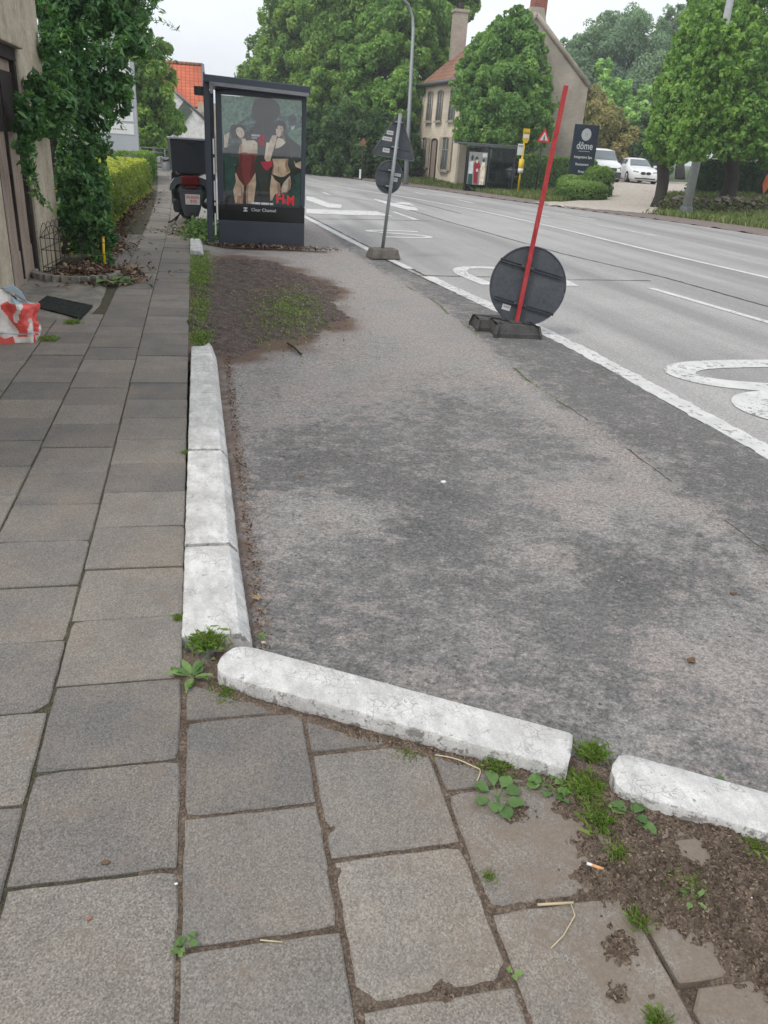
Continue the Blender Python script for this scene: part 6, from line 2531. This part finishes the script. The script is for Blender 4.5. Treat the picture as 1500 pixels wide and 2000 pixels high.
ball_hedge('box_mound', 'large clipped mound, foremost below the navy sign', 1135, 384, 37.2, 1.12, .82, 81, 9000)
ball_hedge('box_mound', 'clipped mound at the left foot of the navy sign', 1118, 378, 38.2, .78, 1.0, 82)
ball_hedge('box_mound', 'taller clipped mound right of the navy sign before the white van', 1165, 376, 38.6, .72, 1.35, 83, 7000)
hedge('wild_hedge', 'overgrown hedge behind the bus stop pole', [(15.9, 43.4), (18.6, 44.6), (22.0, 46.6)], 1.6, 1.75, 14000, .13, G_TREE, 84, .15)
hedge('wild_hedge', 'dark hedge filling the gap under the first linden', [(23.6, 38.2), (26.8, 37.4)], 1.3, 2.0, 9000, .13, G_DARK, 85, .1)


# ------------------------------------------------------------------ cars
def car(name, label, pos, rotz, kind):
    t = thing(name, label, 'car' if kind == 'saloon' else 'van', pos, rotz, None)
    if kind == 'saloon':
        S = [(-2.42, .62, .28, .50, .50, .52), (-2.36, .80, .20, .66, .60, .70), (-2.1, .90, .17, .76, .68, .80), (-1.4, .93, .17, .88, .70, .92), (-1.0, .93, .17, .93, .68, .98), (-.25, .93, .17, .96, .58, 1.40), (.3, .93, .17, .97, .58, 1.47), (1.1, .93, .17, .98, .57, 1.42), (1.75, .92, .17, 1.0, .62, 1.10), (2.3, .85, .22, .96, .62, 1.02), (2.42, .75, .3, .8, .6, .84)]
        wz = [4, 5, 8]
        wy, wr = (-1.5, 1.45), .33
    else:
        S = [(-2.2, .70, .30, .60, .62, .66), (-2.12, .88, .22, .90, .74, .96), (-1.7, .92, .2, 1.06, .78, 1.12), (-1.35, .93, .2, 1.12, .78, 1.20), (-.55, .93, .2, 1.14, .70, 1.80), (.3, .93, .2, 1.14, .72, 1.88), (1.4, .93, .2, 1.14, .72, 1.86), (2.15, .91, .22, 1.12, .72, 1.80), (2.25, .88, .3, 1.05, .7, 1.5)]
        wz = [3, 4, 6]
        wy, wr = (-1.4, 1.4), .33
    bm = bmesh.new()
    rings = []
    for y, w, zb, zs, wr_, zt in S:
        pts = [(-w*.9, zb), (-w, zb+.14), (-w, (zb+zs)/2+.05), (-w*.96, zs), (-wr_, zt-.03), (-wr_*.55, zt), (wr_*.55, zt), (wr_, zt-.03), (w*.96, zs), (w, (zb+zs)/2+.05), (w, zb+.14), (w*.9, zb)]
        rings.append([bm.verts.new((x, y, z)) for x, z in pts])
    for a, b in zip(rings, rings[1:]):
        for j in range(12):
            f = bm.faces.new((a[j], a[(j+1) % 12], b[(j+1) % 12], b[j])); f.smooth = True
    bm.faces.new(rings[0]); bm.faces.new(rings[-1][::-1])
    bmesh.ops.recalc_face_normals(bm, faces=bm.faces)
    body = obj('body', bm, MAT['carwhite'], t)

    def pane(nm, ps, off):
        bm = bmesh.new()
        bm.faces.new([bm.verts.new(Vector(p)+Vector(off)) for p in ps])
        return obj(nm, bm, MAT['carglass'], t)
    i0, i1 = wz[0], wz[1]
    a, b = S[i0], S[i1]
    def lerp(p, q, s): return tuple(p[k]+(q[k]-p[k])*s for k in range(3))
    A0, A1 = (-a[4]*1.0, a[0], a[5]), (a[4]*1.0, a[0], a[5])
    B0, B1 = (-b[4]*.93, b[0], b[5]-.02), (b[4]*.93, b[0], b[5]-.02)
    pane('windscreen', [lerp(A0, B0, .08), lerp(A1, B1, .08), lerp(A1, B1, .92), lerp(A0, B0, .92)], (0, -.02, .03))
    for s in (-1, 1):
        for k0, k1, u0, u1 in ((i0, i1+1, .35, 1.0), (i1+1, wz[2], .05, .8)):
            p, q = S[k0], S[k1]
            y0_, y1_ = p[0]+(q[0]-p[0])*u0, p[0]+(q[0]-p[0])*u1
            zz0, zz1 = S[i1][3]+.04, S[i1+1][5]-.12
            x0_, x1_ = S[i1][1]*.955, S[i1][4]*1.09
            sh = .28 if k0 == i0 else 0
            pane('side_window', [(s*x0_, y0_, zz0), (s*x0_, y1_-.04, zz0), (s*x1_, y1_-.04, zz1), (s*x1_, y0_+sh, zz1)], (s*.012, 0, 0))
    for y in wy:
        for s in (-1, 1):
            bm = bmesh.new()
            bmesh.ops.create_cone(bm, cap_ends=True, segments=24, radius1=wr, radius2=wr, depth=.22)
            for v in bm.verts: v.co = Vector((v.co.z+s*.85, v.co.x+y, v.co.y+wr))
            w = obj('wheel', bm, MAT['tyre'], t)
            bm = bmesh.new()
            bmesh.ops.create_cone(bm, cap_ends=True, segments=10, radius1=wr*.68, radius2=wr*.6, depth=.04)
            for v in bm.verts: v.co = Vector((s*(.965+v.co.z), v.co.x+y, v.co.y+wr))
            obj('rim', bm, MAT['chrome'], w)
    def fbox(nm, c, s_, mat, bev=.02, par=t):
        bm = bmesh.new()
        box(bm, c, s_, None, bev)
        return obj(nm, bm, mat, par)
    if kind == 'saloon':
        for s in (-1, 1):
            bm = bmesh.new()
            prism(bm, ellipse(s*.17, .60, .155, .085, 16), .06, Matrix.Translation((0, -2.44, 0)))
            obj('grille', bm, MAT['black'], t)
            bm = bmesh.new()
            prism(bm, [(s*.42, .60), (s*.80, .66), (s*.78, .74), (s*.44, .68)], .10, Matrix.Translation((0, -2.38, 0)))
            obj('headlight', bm, MAT['chrome'], t)
            fbox('mirror', (s*1.02, -.75, 1.0), (.2, .12, .13), MAT['carwhite'], .03)
        fbox('air_intake', (0, -2.40, .29), (1.3, .08, .07), MAT['black'])
        fbox('number_plate', (0, -2.46, .43), (.50, .02, .11), MAT['white'], .004)
    else:
        fbox('grille', (0, -2.17, .72), (1.1, .1, .2), MAT['cardark'])
        fbox('bumper', (0, -2.16, .42), (1.7, .2, .34), MAT['cardark'], .05)
        fbox('number_plate', (0, -2.28, .46), (.50, .02, .11), MAT['white'], .004)
        bm = bmesh.new()
        tube(bm, [Vector((.09*math.cos(a_), -2.235, .73+.09*math.sin(a_))) for a_ in np.linspace(0, 6.283, 16)], .012, 5)
        obj('round_badge', bm, MAT['chrome'], t)
        for s in (-1, 1):
            bm = bmesh.new()
            prism(bm, [(s*.56, .66), (s*.84, .68), (s*.80, .90), (s*.58, .82)], .10, Matrix.Translation((0, -2.16, 0)))
            obj('headlight', bm, MAT['chrome'], t)
            fbox('mirror', (s*1.03, -1.1, 1.25), (.2, .12, .22), MAT['cardark'], .03)


cp = at(1252, 362, 50.0)
car('parked_car', 'white saloon car with a twin oval grille parked on the gravel', (cp.x+.6, cp.y+2.2, float(T(cp.x, cp.y))+.07), math.radians(-12), 'saloon')
cp = at(1172, 362, 48.5)
car('parked_van', 'white van with dark bumper half hidden by the navy sign', (cp.x+.75, cp.y+2.2, float(T(cp.x, cp.y))+.07), math.radians(-10), 'van')


# ------------------------------------------------------------------ rubble wall, far hedge, banner on the right bank
def build_rubble_wall():
    P = [Vector((17.6, 29.6)), Vector((19.6, 29.0)), Vector((22, 28.6)), Vector((25, 28.4))]
    t = thing('rubble_wall', 'low overgrown rubble stone wall below the lindens', 'wall', (P[0].x, P[0].y, float(T(P[0].x, P[0].y))))
    o = Vector(t.location)
    rng = np.random.default_rng(3)
    bm = bmesh.new()
    for a, b in zip(P, P[1:]):
        n = int((b-a).length/.22)
        for i in range(n):
            for k in range(4):
                p = a.lerp(b, (i+rng.random())/n)
                z = float(T(p.x, p.y))+.05+k*.17
                if k == 3 and rng.random() < .3: continue
                r = rng.uniform(.12, .2)
                g = bmesh.ops.create_icosphere(bm, subdivisions=1, radius=1)
                Rm = Matrix.Rotation(rng.uniform(0, 6), 3, 'Z')
                for v in g['verts']:
                    j = 1+.25*nz(v.co.x*2+i, v.co.y*2+k, 1, p.x)
                    v.co = Rm @ Vector((v.co.x*r*1.1*j, v.co.y*r*j, v.co.z*r*.7*j))+Vector((p.x+rng.normal()*.06, p.y+rng.normal()*.08, z))-o
    obj('stonework', bm, MAT['rubble'], t)


build_rubble_wall()
P = []
for k in range(3200):
    u = rl.random()
    x = 17.0+u*8.5
    y = 29.3-.9*u+rl.normal()*.28
    P.append((x, y-.15, float(T(x, y))+.05+abs(rl.normal())*.16+.3*(rl.random()**2)))
N = rl.normal(size=(len(P), 3))+np.array([0, -.3, .6])
tag(leaves('wall_ivy', np.array(P), N, .10, leaf_mat('wall_ivy_leaves', [(.04, .055, .02), (.07, .09, .03), (.11, .13, .05), (.17, .17, .09)], gain=1.0), None, 8, 1.4), kind='stuff')

bp = at(1490, 386, 37)
t = thing('advert_banner', 'black banner stand with a large orange leaf shape at the right edge', 'banner', (bp.x+.25, bp.y, bp.z), math.radians(-8))
bm = bmesh.new()
box(bm, (0, 0, .95), (1.1, .06, 1.9), Matrix.Rotation(.05, 3, 'X'), .01)
obj('panel', bm, MAT['black'], t)
bm = bmesh.new()
prism(bm, [(-.45, .55), (-.30, .15), (-.12, .45), (.05, .9), (.2, 1.4), (-.1, 1.25), (-.38, .95)], .01, Matrix.Translation((0, -.085, 0)))
prism(bm, ellipse(-.15, 1.72, .16, .12, 14), .01, Matrix.Translation((0, -.12, 0)))
obj('orange_shape', bm, MAT['orange'], t)

bp = at(1470, 372, 52)
hedge('wild_hedge', 'green hedge seen through the gap right of the big trunk', [(bp.x-3, bp.y+.6), (bp.x+3, bp.y-.5)], 1.2, 1.35, 7000, .13, G_TREE, 86, .2)
bp = at(1470, 345, 58)
bm = bmesh.new()
box(bm, (0, 0, 1.5), (8, .4, 3.6), Matrix.Rotation(-.15, 3, 'Z'), .02)
o = obj('rendered_wall', bm, MAT['wallgrey'])
o.location = (bp.x+1, bp.y, bp.z-1.0)
tag(o, 'pale rendered wall glimpsed under the big linden', 'wall')

# ------------------------------------------------------------------ grass, weeds, crumbs and small litter
rg = np.random.default_rng(77)


def grass(name, P, h, seed, w=.006, lean=.6, mat=None):
    o = blades(name, np.array(P), h, mat or G_GRASS, seed, None, w, lean)
    return tag(o, kind='stuff')


# far verges
P = []
while len(P) < 52000:
    x, y = rg.uniform(6, 34), rg.uniform(20, 62)
    s_ = x-float(xfar(y))
    if s_ < 1.6 or s_ > 14: continue
    if is_drive(x, y) or is_drive(x+.4, y) or is_drive(x-.4, y): continue
    if y > 52 and rg.random() < .4: continue
    P.append((x, y, zfarside(x, y)))
grass('verge_grass', P, .24, 3, .018, .8, leaf_mat('verge_blades', [(.08, .11, .03), (.13, .18, .05), (.20, .26, .08), (.30, .31, .14)], .3, gain=.95))
P = []
for k in range(5000):
    p = ray(*(rg.normal(388, 13), rg.uniform(488, 560)), -.02)
    P.append((p.x, p.y, -.03))
for k in range(1300):
    p = ray(rg.normal(570, 28)+14*nz(k, 1, .37), rg.normal(600, 18), -.05); P.append((p.x, p.y, -.045))
for k in range(1600):
    p = ray(rg.normal(560, 50), rg.normal(612, 32), -.05); P.append((p.x, p.y, -.045))
for k in range(900):
    p = ray(rg.normal(392, 12), rg.normal(664, 9), -.03); P.append((p.x, p.y, -.03))
for k in range(1200):
    p = ray(rg.normal(390, 12), rg.normal(600, 26), -.03); P.append((p.x, p.y, -.03))
P = [(x, y, max(zlit(x, y), zfore(x, y))) for x, y, z in P if -.19 < x < 2 and 6.2 < y < 13.6]
grass('kerbside_grass', P, .024, 4, .0045, 1.2)
# weeds round the scooter and the shelter post
P = [(rg.normal(.0, .16), rg.normal(14.6, .5), -.02+abs(rg.normal())*.10) for k in range(1500)]
N = rg.normal(size=(1500, 3))+np.array([0, 0, .8])
tag(leaves('ground_ivy', np.array(P), N, .055, G_WEED, None, 12, 1.4), kind='stuff')
P = [(rg.normal(.35, .6)+.5, 13.52+rg.normal()*.05, -.05+abs(rg.normal())*.02) for k in range(900)]
litter('needle_litter', P, .035, 15)

G_TUFT = leaf_mat('tuft_blades', [(.28, .24, .13), (.09, .15, .03), (.13, .23, .045), (.18, .29, .065), (.24, .34, .09)], .35, gain=1.1)
# tufts: each one its own plant
def tuft(name, label, px, py, n, r, h, seed, mat=None, z=-.005, group=None, flat=1.0):
    c = ray(px, py, 0)
    rng = np.random.default_rng(seed)
    n = int(n*1.25)
    h *= .72
    P = rng.normal(size=(n, 3))*np.array([r, r*flat, 0])*rng.uniform(.4, 1.25, (n, 1))
    o = blades(name, P, h, mat or G_TUFT, seed, None, .0008, 1.25)
    o.location = (c.x, c.y, z)
    return tag(o, label, 'grass tuft', group)


tuft('grass_tuft', 'thick green grass tuft at the foot of the first straight kerb stone', 405, 1258, 650, .026, .055, 1)
tuft('grass_tuft', 'low grass tuft along the near edge of the angled kerb, below its rounded end', 445, 1352, 260, .024, .028, 2)
tuft('grass_tuft', 'grass tuft on the asphalt side between the two angled kerb stones', 1160, 1462, 480, .022, .045, 3, z=-.03)
tuft('grass_tuft', 'tall grass tuft in the gap between the two angled kerb stones', 1140, 1545, 620, .024, .055, 4)
tuft('grass_tuft', 'trailing grass tuft in the dirt just below the gap of the kerbs', 1175, 1600, 560, .024, .045, 5)
tuft('grass_tuft', 'grass tuft at the front edge of the angled kerb above the round-leaved weed', 970, 1498, 420, .02, .04, 6)
tuft('grass_tuft', 'small sparse tuft in the brown soil above the cigarette end', 1208, 1672, 190, .016, .026, 7, z=.01)
tuft('grass_tuft', 'small green tuft on bare soil right of the straw stalk', 1245, 1805, 150, .013, .03, 8, z=.005)
tuft('grass_tuft', 'small dry tuft at the right edge below the last kerb stone', 1470, 1660, 200, .018, .03, 9, z=.005)
tuft('grass_tuft', 'tuft in the middle of the soil patch at the lower right', 1345, 1740, 230, .024, .022, 10, z=.015)
tuft('grass_tuft', 'small tuft at the slab corner left of the first kerb stone', 348, 1208, 170, .012, .026, 11)
tuft('grass_tuft', 'green tuft beside the ribbed mat on the left', 142, 632, 300, .03, .06, 12)
tuft('grass_tuft', 'green tuft near the plastic sack', 95, 664, 300, .035, .06, 13)
tuft('grass_tuft', 'bright tuft at the bottom edge of the photo', 1283, 1992, 160, .012, .035, 14)
tuft('grass_tuft', 'thin tuft behind the upper edge of the angled kerb', 1085, 1428, 150, .016, .025, 15, z=-.03)
tuft('grass_tuft', 'moss-like tuft at the second kerb joint by the path', 362, 884, 120, .012, .03, 16)
tuft('grass_tuft', 'low dry tuft along the kerb edge above the twig', 800, 1468, 260, .026, .018, 17)
tuft('grass_tuft', 'small tuft in the joint by the large slab, lower right', 955, 1712, 90, .01, .02, 18)

rosette('weed_plant', 'toothed dandelion-like weed at the corner left of the angled kerb', 'weed', ray(375, 1325, 0), 11, .085, .024, G_WEED, 41, (.15, .9), petiole=.15)
rosette('weed_plant', 'round-leaved weed on the slab below the angled kerb', 'weed', ray(970, 1558, 0), 9, .085, .042, G_WEED, 42, (.05, .5), petiole=.45)
rosette('weed_plant', 'broad-leaved weed touching the lower end of the angled kerb', 'weed', ray(1072, 1538, 0), 9, .075, .038, G_WEED, 43, (.1, .7), petiole=.4)
rosette('weed_plant', 'lobed weed at the near corner of the last kerb stone', 'weed', ray(1232, 1598, 0), 8, .08, .034, G_WEED, 44, (.1, .8), petiole=.3)
rosette('weed_plant', 'tiny seedling in the slab joint at the lower left', 'weed', ray(362, 1848, 0), 6, .035, .018, G_WEED, 45, (.2, .8), petiole=.3)
rosette('weed_plant', 'grey-green weed behind the kerb stone at the right edge', 'weed', ray(1395, 1530, -.03), 7, .06, .032, G_WEED, 46, (.2, .8), petiole=.4, z=-.05)
rosette('weed_plant', 'tiny leaf pair at the slab edge near the bottom', 'weed', ray(1002, 1903, 0), 3, .022, .016, G_WEED, 47, (.2, .5), petiole=.2)
rosette('weed_plant', 'small sprout on the dirt line beside the first straight kerb', 'weed', ray(510, 1240, -.04), 5, .03, .012, G_WEED, 48, (.3, .9), z=-.05)
rosette('weed_plant', 'narrow-leaved sprout in the soil at the lower right', 'weed', ray(1350, 1760, .01), 5, .045, .014, G_WEED, 49, (.3, 1.0), z=.012)


def crumbs(name, pts, smin, smax, mat, seed, label_kind='stuff'):
    """small angular bits lying about"""
    rng = np.random.default_rng(seed)
    V, F = [], []
    for (x, y, z) in pts:
        r = rng.uniform(smin, smax)
        b = len(V)
        a0 = rng.uniform(0, 6.28)
        el = rng.uniform(.5, 1.6)
        for k in range(5):
            a = a0+k*1.2566
            q = rng.uniform(.6, 1.2)
            V.append((x+r*q*math.cos(a)*el, y+r*q*math.sin(a)/el, z))
        V.append((x+rng.normal()*r*.2, y+rng.normal()*r*.2, z+r*rng.uniform(.4, .9)))
        for k in range(5):
            F.append((b+k, b+(k+1) % 5, b+5))
    o = npmesh(name, np.array(V), np.array(F), mat, None, {'rnd': ('FACE', np.repeat(rng.uniform(0, 1, len(pts)), 5))})
    return tag(o, kind='stuff')


P = []
while len(P) < 5200:
    x, y = rg.uniform(.35, 1.85), rg.uniform(.8, 2.0)
    zs = zsoil(x, y)
    if y < kfront(x) and zs > -.002: P.append((x, y, max(zs, 0.0)+.0005))
crumbs('soil_crumbs', P, .0008, .0045, M_CRUMB, 3)
P = []
for k in range(1500):
    y = rg.uniform(2.2, 6.6)
    x = .13+abs(rg.normal())*.045
    P.append((x, y, zfore(x, y)+.001))
for k in range(2200):
    x = rg.uniform(.0, 1.6)
    y = kback(x)-.01+abs(rg.normal())*.035
    P.append((x, y, zfore(x, y)+.001))
for k in range(5000):
    p = ray(rg.normal(520, 80), rg.normal(590, 52), -.04)
    if p.y > 6.4 and p.x > -.1 and p.x < 2.2: P.append((p.x, p.y, max(zlit(p.x, p.y), zfore(p.x, p.y))+.002))
crumbs('kerb_debris', P, .0012, .0055, M_LITTER, 4)
P = [(rg.uniform(.2, 3.3), rg.uniform(2.2, 9), 0) for k in range(420)]
P = [(x, y, zfore(x, y)) for x, y, z in P if y > kback(x)+.05]
crumbs('loose_grit', P, .002, .006, leaf_mat('grit', [(.03, .028, .025), (.10, .08, .06), (.30, .26, .22), (.5, .48, .45)], 0, .9, .1, 1.0), 5)
P = []
for k in range(260):
    x, y = rg.uniform(-1.5, 1.6), rg.uniform(.9, 6)
    if y < kfront(x)-.02 or x < -.16: P.append((x, y, .001))
crumbs('path_specks', P, .0012, .0035, M_LITTER, 6)
P = []
for k in range(700):
    P.append((.14+abs(rg.normal())*.03, rg.uniform(2.3, 6.7), -.055+rg.random()*.01))
for k in range(350):
    x = rg.uniform(.1, 1.6); P.append((x, kback(x)+abs(rg.normal())*.03, -.05))
litter('dead_leaf_bits', P[::2], .013, 16)


def stalk(name, label, cat, pts, r, mat, side=None):
    bm = bmesh.new()
    tube(bm, pts, r, 7)
    if side: tube(bm, side, [q*.7 for q in r] if hasattr(r, '__len__') else r*.6, 6)
    return tag(obj(name, bm, mat), label, cat)


def gp(px, py, z=.004): return tuple(ray(px, py, z))


stalk('straw_stalk', 'pale straw stalk with a bent side twig on the slabs, lower right', 'straw', [gp(1050, 1767), gp(1120, 1763)], .0032, MAT['straw'])
stalk('dry_twig', 'thin kinked dry twig hanging from the straw stalk', 'twig', [gp(1115, 1765), gp(1123, 1788), gp(1100, 1828), gp(1076, 1852)], .0016, MAT['straw'])
stalk('root_strand', 'pale root strand along the near edge of the angled kerb', 'twig', smooth_poly3([gp(850, 1474, .006), gp(890, 1482, .008), gp(925, 1497, .006), gp(938, 1505), gp(932, 1525)]), .0018, MAT['straw'])
stalk('grass_stalk', 'short straw-coloured stalk in the joint at the lower left', 'straw', [gp(508, 1836), gp(552, 1840)], .0016, MAT['straw'])
stalk('fallen_twig', 'short dark twig on the asphalt before the litter patch', 'twig', [tuple(ray(562, 670, -.05)), tuple(ray(574, 678, -.04)), tuple(ray(588, 692, -.05))], .009, MAT['bark'])
stalk('dry_twig', 'dark curved twig beside the third kerb stone', 'twig', [tuple(ray(455, 888, -.05)), tuple(ray(468, 905, -.04)), tuple(ray(482, 912, -.05))], .003, MAT['bark'])

a, b = Vector(gp(1146, 1686, .016)), Vector(gp(1179, 1698, .016))
t = thing('cigarette_end', 'cigarette end with orange filter on the brown soil', 'cigarette end', tuple(a))
bm = bmesh.new()
tube(bm, [(0, 0, 0), tuple((b-a)*.35)], .0038, 10)
obj('paper', bm, MAT['white'], t)
bm = bmesh.new()
tube(bm, [tuple((b-a)*.33), tuple(b-a)], .004, 10)
obj('filter', bm, MAT['butt'], t)


def curl_leaf(name, label, px, py, z, L_, mat, seed, cat='dead leaf'):
    c = ray(px, py, z)
    rng = np.random.default_rng(seed)
    bm = bmesh.new()
    n = 8
    rows = []
    a = rng.uniform(0, 6.28)
    d = Vector((math.cos(a), math.sin(a), 0)); s = Vector((-d.y, d.x, 0))
    for i in range(n+1):
        u = i/n
        w = L_*.34*math.sin(math.pi*(.05+.9*u))
        rows.append([bm.verts.new(d*L_*(u-.5)+s*w*k+Vector((0, 0, L_*(.10+.16*k*k+.12*math.sin(u*3+seed)*(1 if k else .3))))) for k in (-1, -.4, .4, 1)])
    for p, q in zip(rows, rows[1:]):
        for k in range(3):
            f = bm.faces.new((p[k], p[k+1], q[k+1], q[k])); f.smooth = True
    o = obj(name, bm, mat)
    o.location = c
    return tag(o, label, cat)


curl_leaf('dead_leaf', 'curled brown leaf lying alone on the asphalt at the right', 1349, 1292, -.068, .045, MAT['deadleaf'], 3)
curl_leaf('dead_leaf', 'small dark leaf on the asphalt near the right edge', 1432, 1160, -.068, .03, MAT['deadleaf'], 4)
curl_leaf('dead_leaf', 'yellowish curled leaf in the debris beside the first kerb stone', 500, 1172, -.065, .05, plain('tan_leaf', (.42, .30, .16)), 5)
curl_leaf('dead_leaf', 'tiny dark leaf fragment on the lower left slab', 207, 1688, .0, .022, MAT['deadleaf'], 6)
curl_leaf('dead_leaf', 'small brown leaf in the wide joint of the angled kerb', 175, 1795, .0, .014, plain('rust_leaf', (.30, .14, .08)), 7)
for k, (px, py, z, r, lab) in enumerate(((514, 1256, -.05, .010, 'small pale yellow chip behind the rounded end of the angled kerb'), (866, 943, -.07, .020, 'pale stone chip in the middle of the asphalt'), (344, 1727, 0, .005, 'tiny white chip in the slab joint at the lower left'),
                                          (1437, 1755, .015, .007, 'cream chip on the soil near the right edge'), (588, 932, -.07, .014, 'small dark stone on the asphalt beside the third kerb'), (1465, 1755, .01, .006, 'tiny pale chip on the soil at the far right'))):
    c = ray(px, py, z)
    bm = bmesh.new()
    bmesh.ops.create_icosphere(bm, subdivisions=1, radius=r)
    for v in bm.verts:
        v.co = Vector((v.co.x*(1+.3*nz(v.co.x*80, k, 1)), v.co.y*.7, v.co.z*.45+r*.3))
    o = obj('stone_chip', bm, MAT['deadleaf'] if k == 4 else MAT['straw'] if k in (0, 3) else MAT['white'])
    o.location = c
    tag(o, lab, 'chip')

# seam between the bay and the strip beside the lip: an open crack with moss and grit in it
bm = bmesh.new()
prev = None
for y in np.arange(2.0, 12.5, .04):
    x = float(np.interp(y, smy, smx))+.03*fbm(x=0.0, y=float(y), s=2.5, o=4, k=4)
    w = .002+.008*abs(nz(0, float(y), 3, 7))
    if nz(1.5, float(y), 1.9, 3) > -.02:
        prev = None
        continue
    z = zfore(x, y)+.0025
    v = (bm.verts.new((x-w, y, z)), bm.verts.new((x+w, y, z)))
    if prev: bm.faces.new((prev[0], prev[1], v[1], v[0]))
    prev = v
tag(obj('bay_seam', bm, MAT['soil_dark']), kind='structure')
P = []
for k in range(2200):
    y = rg.uniform(2.2, 12)
    if nz(3.3, y, 1.9, 1) < .12: continue
    x = float(np.interp(y, smy, smx))+.03*fbm(0.0, y, 2.5, 4, 4)+rg.normal()*.012
    P.append((x, y, zfore(x, y)))
grass('seam_moss', P, .010, 44, .0025, 1.2, G_TUFT)
P = []
for k in range(900):
    y = rg.uniform(2.2, 12)
    x = float(np.interp(y, smy, smx))+rg.normal()*.05
    P.append((x, y, zfore(x, y)+.001))
crumbs('seam_grit', P, .0012, .005, M_LITTER, 45)

# ------------------------------------------------------------------ air between here and the far trees
bm = bmesh.new()
bmesh.ops.create_cube(bm, size=1)
for v in bm.verts:
    v.co = Vector((v.co.x*1300, v.co.y*1300+400, (v.co.z+.5)*32-3))
M_HAZE = bpy.data.materials.new('haze')
M_HAZE.use_nodes = True
hn, hl = M_HAZE.node_tree.nodes, M_HAZE.node_tree.links
hn.remove(hn['Principled BSDF'])
pv = hn.new('ShaderNodeVolumePrincipled')
pv.inputs['Color'].default_value = (.93, .97, 1.0, 1)
pv.inputs['Density'].default_value = .0012
pv.inputs['Anisotropy'].default_value = .2
hl.new(pv.outputs[0], hn['Material Output'].inputs['Volume'])
tag(obj('haze', bm, M_HAZE), kind='stuff')
